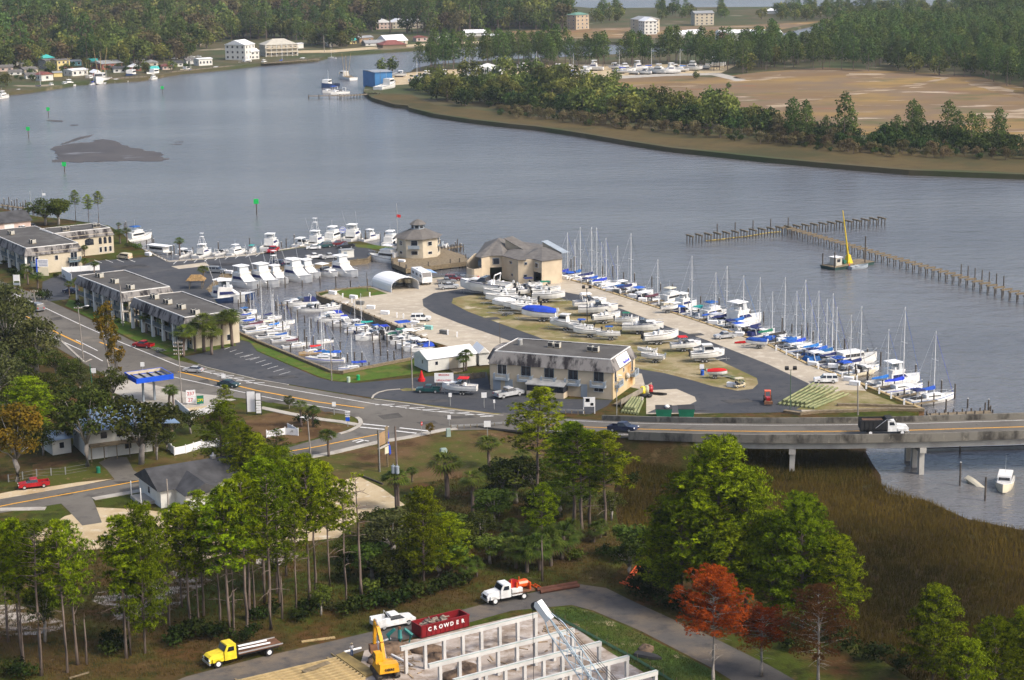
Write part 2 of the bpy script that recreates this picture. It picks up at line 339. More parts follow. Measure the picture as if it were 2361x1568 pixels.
for pts in([(1770,243),(1850,228),(1960,212),(2060,200),(2150,186),(2180,178),(2190,181),(2090,203),(1960,219),(1860,236),(1775,250)],[(2220,185),(2280,192),(2330,208),(2361,222),(2361,230),(2300,212),(2240,196)],[(2240,262),(2361,250),(2450,255),(2450,275),(2361,272),(2260,275)],[(1440,196),(1560,190),(1640,196),(1560,203),(1460,206)],[(2250,298),(2361,296),(2450,300),(2361,304),(2270,303)],[(1690,178),(1800,172),(1830,178),(1750,186)],[(1950,168),(2040,170),(2030,178),(1960,178)]):
    structure('bare_sand',blob(pts,.5,.68,2.5).mesh('bare_sand',m_sstreak))
# sandbar in the river: low irregular mud bank
structure('mud_sandbar',blob(QL(0,0,(490,1365),(560,1335),(720,1318),(880,1310),(870,1295),(960,1280),(1060,1300),(1120,1340),(1280,1375),(1400,1400),(1500,1405),(1510,1450),(1560,1472),(1400,1490),(1150,1480),(900,1490),(700,1495),(500,1490),(530,1450),(515,1410)),-2,WZ+0.10,1.6).mesh('mud_sandbar',m_mud))
for pts in([(430,1108),(500,1106),(580,1112),(570,1124),(480,1120)],[(560,1330),(620,1305),(740,1262),(860,1240),(820,1262),(700,1296),(610,1325)],[(1585,1328),(1690,1324),(1680,1330),(1600,1333)],[(1610,1308),(1690,1304),(1690,1309),(1620,1312)],[(640,1152),(720,1150),(715,1156),(650,1158)]):
    structure('mud_sandbar',blob(QL(0,0,*pts),-2,WZ+0.07,0.4).mesh('mud_sandbar',m_mud))

# ------------------------------------------------------------------ near roads, lots and lawns (sheets a few mm apart)
MAIN_UP=[(-60,622),(40,664),(78,676),(120,697),(190,728),(300,784),(405,830),(457,842),(475,847),(590,875),(665,888),(740,901),(855,920),(862,921),(940,931),(1015,942),(1140,957),(1181,962),(1300,970)]
MAIN_LO=[(1300,998),(1180,990),(1025,993),(950,1009),(877,1022),(783,1000),(825,985),(833,975),(825,965),(803,957),(730,945),(590,922),(500,912),(430,905),(330,905),(240,862),(200,842),(120,795),(60,752),(0,715),(-60,700)]
overlay('main_road',MAIN_UP+MAIN_LO,0.020,m_asph2)
overlay('side_road',[(-80,1165),(0,1151),(117,1131),(262,1106),(505,1064),(668,1031),(740,1010),(790,996),(840,990),(900,1016),(877,1023),(760,1048),(680,1060),(520,1098),(340,1126),(213,1150),(0,1183),(-80,1196)],0.016,m_asph2)
overlay('driveway',[(140,1160),(213,1149),(222,1170),(235,1205),(190,1212),(160,1180)],0.020,m_asph2)
overlay('house_driveway',QL(0,2,(910,1130),(1030,1075),(1170,1080),(1230,1200),(1300,1245),(1060,1290),(980,1190)),0.020,m_asph2)
overlay('sand_lot',[(60,1245),(150,1190),(222,1170),(330,1175),(450,1190),(560,1180),(700,1150),(770,1110),(830,1100),(880,1125),(935,1165),(860,1180),(810,1210),(780,1240),(640,1255),(470,1290),(380,1275),(300,1260),(120,1275)],0.008,m_sand)
m_patch=MG('bare_sandy_soil',[((0.42,0.37,0.32),),((0.10,0.062,0.024),0.35,0.40,0.56,(.7,1.3,1)),((0.055,0.06,0.015),0.5,0.55,0.66)])
overlay('sand_patch',QL(0,3,(1380,640),(1480,610),(1600,560),(1700,600),(1890,620),(1960,650),(1880,700),(1740,760),(1640,900),(1500,960),(1250,1010),(1080,1010),(1000,900),(850,840),(900,760),(1100,730),(1290,720)),0.010,m_patch)
overlay('sand_patch',QL(0,3,(-60,880),(150,870),(330,930),(620,1040),(560,1100),(340,1150),(100,1160),(-60,1130)),0.010,m_patch)
overlay('sand_patch',QL(1,3,(0,380),(120,340),(320,380),(420,430),(200,520),(0,500)),0.010,m_patch)
overlay('roadside_sand',[(-60,1150),(40,1130),(115,1122),(180,1112),(262,1104),(117,1133),(0,1153)],0.012,m_sand)
overlay('yard_leaf_litter',QL(0,2,(300,1150),(800,1080),(1180,1060),(1560,1000),(2260,1030),(2030,1125),(1700,1180),(1050,1290),(470,1385),(300,1300)),0.006,m_mulch)
overlay('corner_leaf_litter',[(680,1062),(760,1050),(877,1024),(1025,995),(1180,992),(1280,1000),(1290,1040),(1150,1090),(1000,1110),(880,1120),(760,1115),(700,1090)],0.006,m_mulch)
overlay('bed_leaf_litter',[(560,962),(640,950),(700,950),(740,946),(803,958),(826,968),(828,978),(790,996),(740,1008),(680,1022),(610,1030),(580,1000)],0.024,m_mulch)
overlay('station_apron',[(240,862),(285,872),(430,905),(500,912),(545,922),(480,935),(400,945),(330,935),(262,905)],0.026,m_conc)
overlay('fenced_sand_yard',QL(0,2,(1640,610),(1920,580),(1910,665),(1770,690)),0.012,m_sand)
NLOT=[(98,650),(140,632),(215,602),(290,597),(368,590),(387,604),(470,599),(590,588),(690,572),(780,562),(820,562),(870,580),(848,595),(728,608),(590,620),(510,632),(476,666),(500,700),(420,700),(250,640),(172,640),(158,690),(112,695),(96,680)]
overlay('motel_parking_lot',NLOT,0.024,m_asph)
overlay('lot_grass',QL(1,1,(905,688),(1000,690),(1140,698),(1250,712),(1260,728),(1120,730),(930,712)),0.032,m_lawn)
overlay('lot_concrete_pad',QL(0,1,(1580,890),(1890,853),(1935,882),(1650,914)),0.030,m_gravel)
overlay('lot_seawall_walk',QL(0,1,(1340,735),(1560,838),(2361,772),(2361,785),(1560,850),(1330,745)),0.034,m_conc)
SLOT=[(420,822),(440,820),(505,805),(540,795),(556,785),(578,790),(592,810),(640,831),(732,870),(765,879),(818,884),(990,868),(1122,858),(1131,898),(1290,920),(1413,922),(1400,936),(1362,955),(1300,953),(1181,960),(1140,953),(1015,937),(940,927),(862,918),(740,899),(665,886),(590,873),(475,845)]
overlay('office_parking_lot',SLOT,0.030,m_asph)
overlay('fence_lawn',[(547,770),(590,790),(690,832),(762,861),(795,866),(820,883),(768,878),(733,868),(640,829),(592,808),(575,788),(556,784)],0.036,m_lawn)
overlay('shed_lawn',[(790,863),(948,832),(965,830),(990,858),(818,881)],0.036,m_lawn)
overlay('motel_lawn',[(160,690),(190,700),(300,745),(400,790),(540,790),(545,797),(500,806),(430,818),(400,826),(300,780),(190,725),(150,705)],0.034,m_lawn)
overlay('kerb_grass',[(457,841),(475,846),(590,873.5),(665,886.5),(668,889),(590,876),(475,849)],0.04,m_yardgrass)
overlay('kerb_grass',[(862,919),(940,928),(1015,938),(1140,953),(1290,958),(1300,962),(1181,961),(1140,957),(1015,942),(940,931)],0.04,m_yardgrass)
overlay('pole_grass',QL(1,2,(1330,458),(1380,445),(1490,450),(1480,468),(1350,472)),0.04,m_yardgrass)
YARD=[(735,684),(774,669),(855,662),(930,651),(1010,640),(1078,637),(1150,655),(1296,641),(1340,653),(1385,668),(1413,677),(1530,715),(1630,748),(1680,765),(1771,796),(1861,840),(1983,885),(2000,905),(1870,950),(1490,955),(1490,900),(1140,830),(985,784),(802,706)]
overlay('marina_yard',YARD,0.012,m_gravel)
LOOP=[(1060,667),(1000,676),(974,690),(976,706),(1000,722),(1060,746),(1150,777),(1260,815),(1480,862),(1490,900),(1560,897),(1602,915),(1606,925),(1592,932),(1525,937),(1492,952),(1700,953),(1850,950),(1830,915),(1866,885),(1771,840),(1631,785),(1531,750),(1440,715),(1343,681),(1250,664),(1150,658)]
overlay('yard_asphalt',LOOP,0.020,m_asph)
ISLE=[(1062,684),(1045,688),(1041,699),(1080,719),(1150,745),(1240,777),(1330,815),(1480,852),(1530,860),(1600,878),(1640,890),(1700,901),(1735,897),(1748,885),(1745,872),(1660,832),(1566,787),(1425,726),(1398,713),(1300,690),(1245,675),(1150,670)]
overlay('yard_island',ISLE,0.026,m_yardgrass)
overlay('yard_triangle_grass',[(1835,945),(1870,925),(1943,899),(1993,901),(2083,937),(2070,946)],0.030,m_yardgrass)
overlay('carport_lawn',QL(1,1,(735,1120),(830,1095),(1060,1085),(1210,1140),(870,1190),(800,1170)),0.03,m_lawn)
# foreground work road and building site
overlay('work_road',[(300,1610),(430,1560),(590,1518),(775,1476),(850,1458),(952,1436),(1180,1376),(1330,1346),(1398,1356),(1463,1388),(1640,1468),(1771,1533),(1960,1640),(1800,1640),(1643,1541),(1480,1456),(1368,1408),(1318,1395),(1180,1408),(1080,1436),(840,1500),(600,1580),(500,1640),(300,1640)],0.014,m_asph3)
overlay('work_track',[(1330,1346),(1345,1325),(1390,1300),(1440,1290),(1430,1310),(1400,1335),(1398,1356)],0.010,m_mulch)
overlay('site_sand',[(840,1500),(930,1480),(1240,1410),(1330,1450),(1400,1490),(1470,1530),(1530,1570),(1600,1640),(800,1640)],0.012,MG('site_sand',[((0.42,0.36,0.31),),((0.26,0.20,0.15),0.3,0.45,0.62),((0.55,0.50,0.46),0.5,0.52,0.68),((0.14,0.085,0.05),0.45,0.62,0.70)]))
overlay('verge_grass',[(1250,1408),(1320,1397),(1368,1412),(1480,1462),(1643,1546),(1700,1600),(1590,1640),(1500,1560),(1400,1500),(1330,1450)],0.016,MG('verge_grass',[((0.07,0.105,0.018),),((0.10,0.085,0.03),0.2,0.46,0.62),((0.36,0.29,0.18),0.35,0.60,0.68),((0.045,0.085,0.02),0.15,0.5,0.65)]))

m_tar=MG('tar_patch',[((0.075,0.070,0.064),),((0.10,0.094,0.085),0.5,0.45,0.6)],rough=.9)
for i_,(x,y,w_,h_)in enumerate([(130,735,16,5),(260,800,22,6),(380,860,30,5),(470,880,14,6),(640,925,40,4),(760,945,22,6),(900,960,30,8),(985,975,26,5),(1060,962,40,4),(300,1112,40,5),(600,1052,30,4),(150,1140,20,4)]):overlay('asphalt_patch',[(x-w_,y-h_*.2),(x+w_*.6,y-h_),(x+w_,y+h_*.3),(x-w_*.5,y+h_)],.034,m_tar)
for i_,(x,y,w_,h_)in enumerate([(1130,735,26,4),(1420,706,20,3),(1600,772,26,4),(1700,925,40,6),(1600,948,40,3),(300,615,50,6),(520,610,40,4),(650,870,40,5),(1000,925,40,5)]):overlay('oil_stained_patch',[(x-w_,y-h_*.2),(x+w_*.6,y-h_),(x+w_,y+h_*.3),(x-w_*.5,y+h_)],.036,MATS.get('faded_patch')or MG('faded_patch',[((0.085,0.083,0.082),),((0.045,0.045,0.05),0.3,0.45,0.6)],rough=.9))
# ------------------------------------------------------------------ painted lines, kerbs, pavements
def ribbon_pts(W,wd,off=0.0):
    L=[];Rr=[]
    for i,p in enumerate(W):
        a=W[max(0,i-1)];b=W[min(len(W)-1,i+1)];d=Vector((b.x-a.x,b.y-a.y,0));d.normalize();nrm=Vector((-d.y,d.x,0))
        L.append(p+nrm*(off+wd/2));Rr.append(p+nrm*(off-wd/2))
    return L,Rr
def ribbon(mb,ptsD,wd,z,z0=None,off=0.0,W=None):
    W=W or W2(ptsD);L,Rr=ribbon_pts(W,wd,off)
    for i in range(len(W)-1):
        if z0 is None:mb.add([(*L[i].xy,z),(*Rr[i].xy,z),(*Rr[i+1].xy,z),(*L[i+1].xy,z)],[(0,1,2,3)])
        else:mb.add([(*q.xy,zz)for zz in(z0,z)for q in(L[i],Rr[i],Rr[i+1],L[i+1])],[(4,5,6,7),(0,1,5,4),(1,2,6,5),(2,3,7,6),(3,0,4,7)])
    return mb
def line(name,ptsD,wd,mat,z=0.05):return structure(name,ribbon(MB(),ptsD,wd,z).mesh(name,mat))
line('yellow_centre_line',[(60,730),(110,757),(191,796)],0.45,m_yel)
line('yellow_centre_line',QL(0,2,(920,20),(1125,105)),0.45,m_yel)
line('yellow_centre_line',QL(0,2,(1645,293),(2361,465))+QL(1,2,(560,572),(998,630)),0.45,m_yel)
line('yellow_centre_line',[(-40,1176),(35,1161),(300,1113),(502,1076),(668,1041),(733,1030),(790,1018),(882,1000)],0.4,m_yel)
line('white_edge_line',[(20,672),(82,700),(182,747),(265,784),(412,844),(461,855),(520,868),(595,886),(700,904),(865,932),(1000,949),(1170,962),(1280,971)],0.25,m_white)
line('white_edge_line',[(40,738),(140,786),(210,818),(237,833)],0.25,m_white)
line('white_edge_line',QL(0,2,(700,0),(900,100)),0.25,m_white)
line('white_edge_line',QL(0,2,(1590,340),(2361,510))+QL(1,2,(300,570),(870,660)),0.25,m_white)
line('white_stop_line',QL(1,2,(985,775),(1225,800)),0.5,m_white)
line('white_stop_line',QL(1,2,(960,805),(1200,828)),0.5,m_white)
line('white_stop_line',QL(1,2,(1325,812),(1600,842)),0.5,m_white)
line('white_stop_line',QL(1,2,(1290,840),(1480,862)),0.5,m_white)
for a,b in(((1850,270),(1910,268)),((1890,290),(1985,288)),((1940,310),(2065,308)),((2000,333),(2160,331)),((2080,354),(2250,352)),((2180,377),(2350,374)),((2270,397),(2440,395))):
    line('white_hatch_mark',QL(0,2,a,b),0.3,m_white)
for k in range(10):
    x=1100+k*138;y=600+k*15.5
    if x<2250:line('white_hatch_mark',QL(1,2,(x,y),(x+180,y-7)),0.3,m_white)
for k in range(7):line('parking_bay_line',QL(1,2,(-110+54*k,160+27*k),(-25+57*k,132+27*k)),0.15,m_white,0.06)
for k in range(5):line('parking_bay_line',QL(0,2,(2070+48*k,88+24*k),(2120+60*k,68+24*k)),0.15,m_white,0.06)
for k in range(9):line('parking_bay_line',QL(0,1,(1600+95*k,870-9*k),(1628+96*k,845-9*k)),0.2,m_white,0.06)
for k in range(4):line('parking_bay_line',QL(0,1,(870+103*k,832-3*k),(938+103*k,858-3*k)),0.2,m_white,0.06)
line('white_arrow_mark',QL(1,2,(890,937),(960,918),(1040,935)),0.35,m_white);line('white_arrow_mark',QL(1,2,(925,948),(1000,925)),0.5,m_white)
def kerb(name,ptsD,wd=0.3,h=0.14,mat=None):return structure(name,ribbon(MB(),ptsD,wd,h,0.0).mesh(name,mat or m_conc))
kerb('kerb',[(457,841),(475,847.5),(590,875),(665,888)]);kerb('kerb',[(862,921),(940,931.5),(1015,942.5),(1140,957.5),(1240,964)])
kerb('kerb',QL(1,2,(1070,540),(1085,512),(1130,485),(1210,465),(1330,455)),0.35)
kerb('pavement',QL(1,2,(40,625),(300,680),(600,735),(800,760),(930,785)),1.6,0.12)
kerb('pavement',QL(1,2,(930,715),(958,735),(968,765),(940,800),(860,840),(770,868)),0.8,0.13)
kerb('pavement',QL(1,2,(480,1085),(700,1045),(950,985),(1150,940),(1400,900),(1560,865),(1740,828),(1850,818)),1.6,0.12)
kerb('pavement',QL(0,2,(-100,1568),(420,1556)),1.6,0.10);kerb('pavement',QL(0,2,(860,1468),(1360,1380)),1.6,0.10)
kerb('kerb',QL(0,2,(560,5),(780,210),(840,180)),0.5)
# ------------------------------------------------------------------ vegetation
m_bark=M('pine_bark',(0.12,0.088,0.07),0.95,0.3,1.5,c2=(0.20,0.155,0.13),stretch=(1,1,0.3))
m_greybark=M('grey_bark',(0.22,0.20,0.18),0.95,0.3,1.5,c2=(0.34,0.31,0.28),spec=.03)
m_pine=M('pine_needles',(0.020,0.040,0.002),0.7,c2=(0.27,0.36,0.007),scale=1.1,rnd=0.2,trans=0.12,fac=(0.38,0.64),spec=.03)  # near-black to bright noise paints shade and sunlit tips into the needles
m_pined=M('dark_pine_needles',(0.018,0.036,0.008),0.7,c2=(0.075,0.115,0.014),scale=0.5,rnd=0.22,trans=0.2,spec=.03)
m_red=M('dead_red_needles',(0.13,0.024,0.004),0.8,c2=(0.44,0.080,0.010),scale=0.7,trans=0.25,spec=.03)
m_rust=M('faded_dead_needles',(0.085,0.045,0.014),0.8,c2=(0.24,0.10,0.032),scale=0.7,trans=0.2,spec=.03)
m_oak=M('oak_leaves',(0.020,0.032,0.006),0.7,c2=(0.080,0.098,0.016),scale=0.5,rnd=0.25,trans=0.2,spec=.03)
m_grn=M('fresh_leaves',(0.045,0.08,0.014),0.7,c2=(0.12,0.17,0.025),scale=0.5,rnd=0.25,trans=0.25,spec=.03)
m_aut=M('autumn_leaves',(0.055,0.058,0.008),0.7,c2=(0.24,0.145,0.014),scale=0.4,trans=0.3,spec=.03)
m_grey=M('grey_green_leaves',(0.028,0.038,0.012),0.8,c2=(0.105,0.115,0.038),scale=0.4,rnd=0.2,trans=0.2,spec=.03)
m_bush=M('dark_bush_leaves',(0.008,0.016,0.004),0.75,c2=(0.040,0.062,0.010),scale=0.6,rnd=0.3,trans=0.15,spec=.03)
m_palm=M('palm_fronds',(0.030,0.052,0.006),0.7,c2=(0.105,0.145,0.016),scale=1.0,rnd=0.2,trans=0.15,spec=.1)
m_palmd=M('dead_fronds',(0.16,0.11,0.05),0.9,0.3,2.0)
m_fp=M('far_pine_leaves',(0.030,0.058,0.018),0.8,c2=(0.125,0.185,0.042),scale=0.25,rnd=0.3,trans=0.2,spec=.03)
m_fo=M('far_oak_leaves',(0.045,0.070,0.018),0.8,c2=(0.185,0.215,0.048),scale=0.22,rnd=0.45,trans=0.2,spec=.03)
m_fs=M('shore_leaves',(0.016,0.034,0.010),0.8,c2=(0.075,0.115,0.026),scale=0.25,rnd=0.35,trans=0.15,spec=.03)
m_fb=M('far_brown_leaves',(0.095,0.080,0.036),0.8,c2=(0.200,0.170,0.075),scale=0.2,rnd=0.3,trans=0.2,spec=.03)

def rdir(r,up=0.0):
    while True:
        v=Vector((r.uniform(-1,1),r.uniform(-1,1),r.uniform(-1,1)))
        if 0.05<v.length<1:break
    v.normalize();v.z+=up;v.normalize();return v
def needles(vs,fs,c,rad,n,r,w=0.06,up=0.5):
    for _ in range(n):
        d=rdir(r,up);s=d.orthogonal().normalized()*w;L=rad*r.uniform(.7,1.1);o=len(vs)
        vs+=[tuple(c+s),tuple(c-s),tuple(c+d*L)];fs.append((o,o+1,o+2))
def leafs(vs,fs,c,rx,rz,n,r,sz=0.25,shell=0.55):
    for _ in range(n):
        d=rdir(r,0.25);k=r.uniform(shell,1.0);p=c+Vector((d.x*rx*k,d.y*rx*k,d.z*rz*k))
        nn=(d+rdir(r)*0.9).normalized();a=nn.orthogonal().normalized();a=Matrix.Rotation(r.uniform(0,6.28),3,nn)@a;b=nn.cross(a);s=sz*r.uniform(.7,1.3);o=len(vs)
        vs+=[tuple(p+a*s),tuple(p+b*s*0.7),tuple(p-a*s),tuple(p-b*s*0.7)];fs.append((o,o+1,o+2,o+3))
def raw(name,vs,fs,mats,mi=None):
    me=bpy.data.meshes.new(name);me.from_pydata(vs,[],fs)
    for m in mats:me.materials.append(m)
    if mi:me.polygons.foreach_set('material_index',mi)
    me.update();return me

def pine(seed,cs=0.5,nl=34,spread=3.2,mat=None,lob=1.0,tn=20,needle=9,tr=0.2,dense=0.0,dead=0,bark=None):
    """pine 20 m tall: trunk with limbs, crown of needle tufts in lobes"""
    r=random.Random(seed);h=20.0;bark=bark or m_bark
    bend=[Vector((0,0,-0.3))];bx,by=r.uniform(-.5,.5),r.uniform(-.5,.5)
    for k in range(1,8):t=k/7;bend.append(Vector((bx*t*t+r.uniform(-.08,.08),by*t*t+r.uniform(-.08,.08),h*0.97*t)))
    at=lambda t:bend[min(6,int(t*7))].lerp(bend[min(7,int(t*7)+1)],t*7-int(t*7))
    tk=MB().path(bend,[tr*(1-0.85*(k/7)**1.3)*(1.25 if k==0 else 1)for k in range(8)],7)
    vs,fs=[],[]
    for i in range(nl):
        t=cs+(1-cs)*(i+r.random())/nl;u=(t-cs)/(1-cs)
        prof=(math.sin(math.pi*min(1,0.22+0.80*u))**0.8)if not dense else max(.12,1-u**2.0)**.6*min(1,.55+u*2.2)
        L=spread*prof*r.uniform(.55,1.1);az=i*2.4+r.uniform(-.5,.5);el=r.uniform(0.0,.5)+0.25*u
        o=at(min(.985,t));e=o+Vector((math.cos(az)*math.cos(el),math.sin(az)*math.cos(el),math.sin(el)))*L
        if i%2==0 or not dense:tk.tube(o,e,0.065,0.02,4,False)
        for q in([0.45,0.72,1.0]if L>3 else[0.62,1.0]if L>1.6 else[1.0]):
            c=o.lerp(e,q);rx=lob*r.uniform(.6,1.05)*(0.8 if q<1 else 1);rz=rx*0.62
            for _ in range(int(tn*rx*rx)+4):
                d=rdir(r,0.55);p=c+Vector((d.x*rx,d.y*rx,d.z*rz))*r.uniform(.8,1.0);needles(vs,fs,p,0.36,needle,r,0.05,0.35)
    for k in range(dead):
        t=r.uniform(cs*0.5,cs);az=r.uniform(0,6.28);o=at(t);e=o+Vector((math.cos(az),math.sin(az),r.uniform(-.2,.25)))*r.uniform(1.2,3.6);m=o.lerp(e,.5)+Vector((0,0,.15))
        tk.tube(o,m,0.06,0.045,4,False).tube(m,e,0.045,0.015,4,False)
        tk.tube(m,m+rdir(r,.2)*r.uniform(.5,1.2),0.03,0.01,3,False)
    return[('trunk',tk.mesh('trunk',bark,True)),('crown',raw('crown',vs,fs,[mat or m_pine]))]
def broad(seed,h=10.0,rad=4.0,mat=None,nl=26,per=90,sz=0.22,trunk=0.3,bark=None,gap=0.0,lowest=0.3,tall=1.0):
    r=random.Random(seed);tk=MB();fork=h*lowest
    tk.path([Vector((0,0,-.3)),Vector((r.uniform(-.15,.15),r.uniform(-.15,.15),fork*.6)),Vector((r.uniform(-.3,.3),r.uniform(-.3,.3),fork))],[trunk*1.2,trunk,trunk*.8],7)
    vs,fs=[],[]
    for i in range(nl):
        d=rdir(r,0.15);k=r.uniform(.35,1.0)**.6;cz=fork+(h-fork)*.52
        c=Vector((d.x*rad*.8*k,d.y*rad*.8*k,cz+d.z*(h-fork)*.42*k*tall));m=Vector((c.x*.35,c.y*.35,fork+(c.z-fork)*.45))
        if i%2==0:tk.path([Vector((0,0,fork*.9)),m,c],[trunk*.45,trunk*.25,.03],4)
        rx=rad*r.uniform(.26,.42);leafs(vs,fs,c,rx,rx*.75,int(per*r.uniform(.7,1.2)),r,sz,0.5)
    return[('trunk',tk.mesh('trunk',bark or m_greybark,True)),('crown',raw('crown',vs,fs,[mat or m_oak]))]
def palm(seed,h=6.0,nf=46,fr=1.5,skirt=8,fan=True,mat=None):
    r=random.Random(seed);bx,by=r.uniform(-.4,.4),r.uniform(-.4,.4);n=6
    tk=MB().path([Vector((bx*(k/n)**2,by*(k/n)**2,-0.2+(h+.2)*k/n))for k in range(n+1)],[0.24-0.03*(k/n)for k in range(n+1)],8)
    top=Vector((bx,by,h));out=[('trunk',tk.mesh('trunk',m_bark,True))]
    def fronds(cnt,lo,hi,L,droop,w):
        vs,fs=[],[]
        for k in range(cnt):
            az=k*2.399+r.uniform(-.2,.2);el=r.uniform(lo,hi);d=Vector((math.cos(az)*math.cos(el),math.sin(az)*math.cos(el),math.sin(el)));s=Vector((-math.sin(az),math.cos(az),0));u=s.cross(d)
            pet=top+d*(0.55*L);o=len(vs);vs+=[tuple(top+s*.03),tuple(top-s*.03),tuple(pet)];fs.append((o,o+1,o+2))
            for j in range(9):
                a=(j-4)/4*1.25;ld=(d*math.cos(a)+s*math.sin(a)).normalized();q=pet+ld*L*.5-Vector((0,0,.04));tip=pet+ld*L*(.95-.2*abs(a))-Vector((0,0,droop*(1+.4*r.random())));wv=ld.cross(Vector((0,0,1))).normalized()*w
                o=len(vs);vs+=[tuple(pet),tuple(q+wv),tuple(tip),tuple(q-wv)];fs.append((o,o+1,o+2,o+3))
        return vs,fs
    out.append(('crown',raw('crown',*fronds(nf,-.45,1.35,fr,.35,.07),[mat or m_palm])))
    if skirt:out.append(('dead_skirt',raw('dead_skirt',*fronds(skirt,-1.35,-.75,fr*.8,.25,.05),[m_palmd])))
    return out
def shrub(seed,rad=1.6,h=1.8,mat=None,per=260,sz=.16):
    r=random.Random(seed);vs,fs=[],[]
    for i in range(7):
        d=rdir(r,.2);leafs(vs,fs,Vector((d.x*rad*.5,d.y*rad*.5,h*(.35+.3*r.random()))),rad*.55,h*.42,per//7,r,sz,.4)
    return raw('shrub',vs,fs,[mat or m_bush])
def far_tree(seed,kind):
    """whole tree as one mesh (a few pixels in the picture): trunk and leaf clumps"""
    r=random.Random(seed);tk=MB();vs,fs=[],[]
    if kind=='pine':
        tk.tube((0,0,-.5),(0,0,15),.22,.06,5,False);nl=30
        for i in range(nl):
            t=.30+.70*i/nl;L=3.2*math.sin(math.pi*min(1,.25+.72*(t-.30)/.70))*r.uniform(.4,1.05);a=i*2.4+r.random()
            leafs(vs,fs,Vector((math.cos(a)*L,math.sin(a)*L,16*t)),1.7,1.15,22,r,.40,.5)
    elif kind=='bush':
        tk.tube((0,0,-.5),(0,0,3),.25,.1,5,False)
        for i in range(16):
            d=rdir(r,.1);k=r.uniform(.3,1);leafs(vs,fs,Vector((d.x*3.2*k,d.y*3.2*k,3.2+d.z*2.6*k)),1.8,1.5,24,r,.42,.45)
    else:
        tk.tube((0,0,-.5),(0,0,6),.35,.15,5,False)
        for i in range(20):
            d=rdir(r,.15);k=r.uniform(.4,1);leafs(vs,fs,Vector((d.x*4.2*k,d.y*4.2*k,5.2+d.z*4.0*k)),2.0,1.6,28,r,.5,.5)
    o=len(tk.v);mi=[0]*len(tk.f)+[1]*len(fs)
    return raw('tree',tk.v+vs,tk.f+[tuple(i+o for i in f)for f in fs],[m_bark,{'pine':m_fp,'oak':m_fo,'brown':m_fb,'bush':m_fs}[kind]],mi)

PINES=[pine(11+k,cs=(.52,.45,.58,.5,.42)[k],nl=(40,48,36,46,52)[k],spread=(3.0,3.3,2.7,3.0,3.4)[k],lob=.95,tn=26,dead=(2,4,3,1,3)[k])for k in range(5)]
BIGP=[pine(31+k,cs=.16,nl=150,spread=6.0,dense=1,lob=1.12,tn=24,needle=8,tr=.26)for k in range(3)]
DARKP=[pine(41+k,cs=.35,nl=46,spread=3.8,mat=m_pined,lob=1.2)for k in range(2)]
REDP=pine(51,cs=.46,nl=84,spread=5.8,mat=m_red,lob=1.15,tn=24,tr=.3,dead=9,bark=m_greybark)
RUSTP=pine(52,cs=.30,nl=60,spread=6.8,mat=m_rust,lob=1.5,tn=19,needle=9,tr=.3,dead=14,bark=m_greybark)
DEADP=pine(53,cs=.86,nl=4,spread=1.0,lob=.5,dead=16,tr=.24)
OAKS=[broad(61),broad(62,9,4.4),broad(63,11,4.6)]
GREYT=[broad(64,11,5.0,m_grey,34,90,.2),broad(65,8,4.0,m_grey,26,90,.2)]
GREENT=[broad(66,8,3.6,m_grn),broad(67,6,3.2,m_grn,20)]
AUTT=[broad(68,12,3.0,m_aut,28,80,.2,.22,tall=1.2,lowest=.2),broad(69,10,4.2,m_aut,30,110,.2)]
PALMS=[palm(71),palm(72,5,36),palm(73,7,30),palm(74,3.0,44,1.6,12)]
SHRUBS=[shrub(81),shrub(82,2.2,2.0),shrub(83,1.3,2.4),shrub(84,1.8,1.5,m_grey),shrub(85,1.5,1.6,m_grn)]
FPINE=[far_tree(91+k,'pine')for k in range(3)];FOAK=[far_tree(95+k,'oak')for k in range(3)];FBRN=[far_tree(99+k,'brown')for k in range(2)];FBSH=[far_tree(103+k,'bush')for k in range(3)]

def grow(spec,nominal,base,top,name,label,cat,group=None,wide=1.0,z=0.0):
    g=G(*base,z);s=PX(g)[2];h=(base[1]-top[1])/s/math.cos(PITCH);k=h/nominal
    return place(spec,name,label,cat,g,rng.uniform(0,6.28),group,(k*wide,k*wide,k))
# tall thin pines of the near stand, base and top as seen
STAND=[((55,1536),(22,1180)),((50,1532),(40,1195)),((96,1558),(57,1183)),((156,1551),(145,1185)),((179,1533),(160,1190)),((292,1518),(262,1175)),((301,1511),(276,1185)),((392,1453),(385,1165)),((439,1456),(430,1155)),((459,1451),(440,1168)),
         ((508,1446),(490,1130)),((530,1471),(520,1110)),((541,1471),(535,1090)),((570,1466),(555,1080)),((575,1428),(565,1095)),((588,1428),(580,1100)),((625,1453),(605,1060)),((660,1328),(665,1050)),((684,1421),(675,1150)),((714,1383),(700,1040)),((728,1366),(725,1065)),((760,1353),(740,1055)),((798,1391),(785,1095)),
         ((20,1480),(5,1190)),((350,1440),(340,1180)),((470,1420),(462,1120)),((610,1390),(590,1040)),((645,1400),(630,1060)),((420,1400),(410,1150))]
objs=[grow(PINES[k%5],20,b,t,'pine_tree',None,'pine tree','tall thin pines of the roadside stand',1.0+0.15*((k*7)%3-1))for k,(b,t)in enumerate(STAND)]
number_from_left(objs,'tall thin pine, {} trunk from left in the stand beside the sandy lot')
grow(BIGP[0],20,(335,1506),(328,1160),'pine_tree','thickest pine of the roadside stand, broad lobed crown over a heavy trunk','pine tree',None,.72)
grow(BIGP[1],20,(639,1368),(632,1030),'pine_tree','thick dark trunked pine behind the thin pines, near the white parked car','pine tree',None,.62)
grow(DEADP,20,(833,1376),(815,1075),'dead_pine','tall dying pine with bare broken branches beside the sand lot','pine tree')
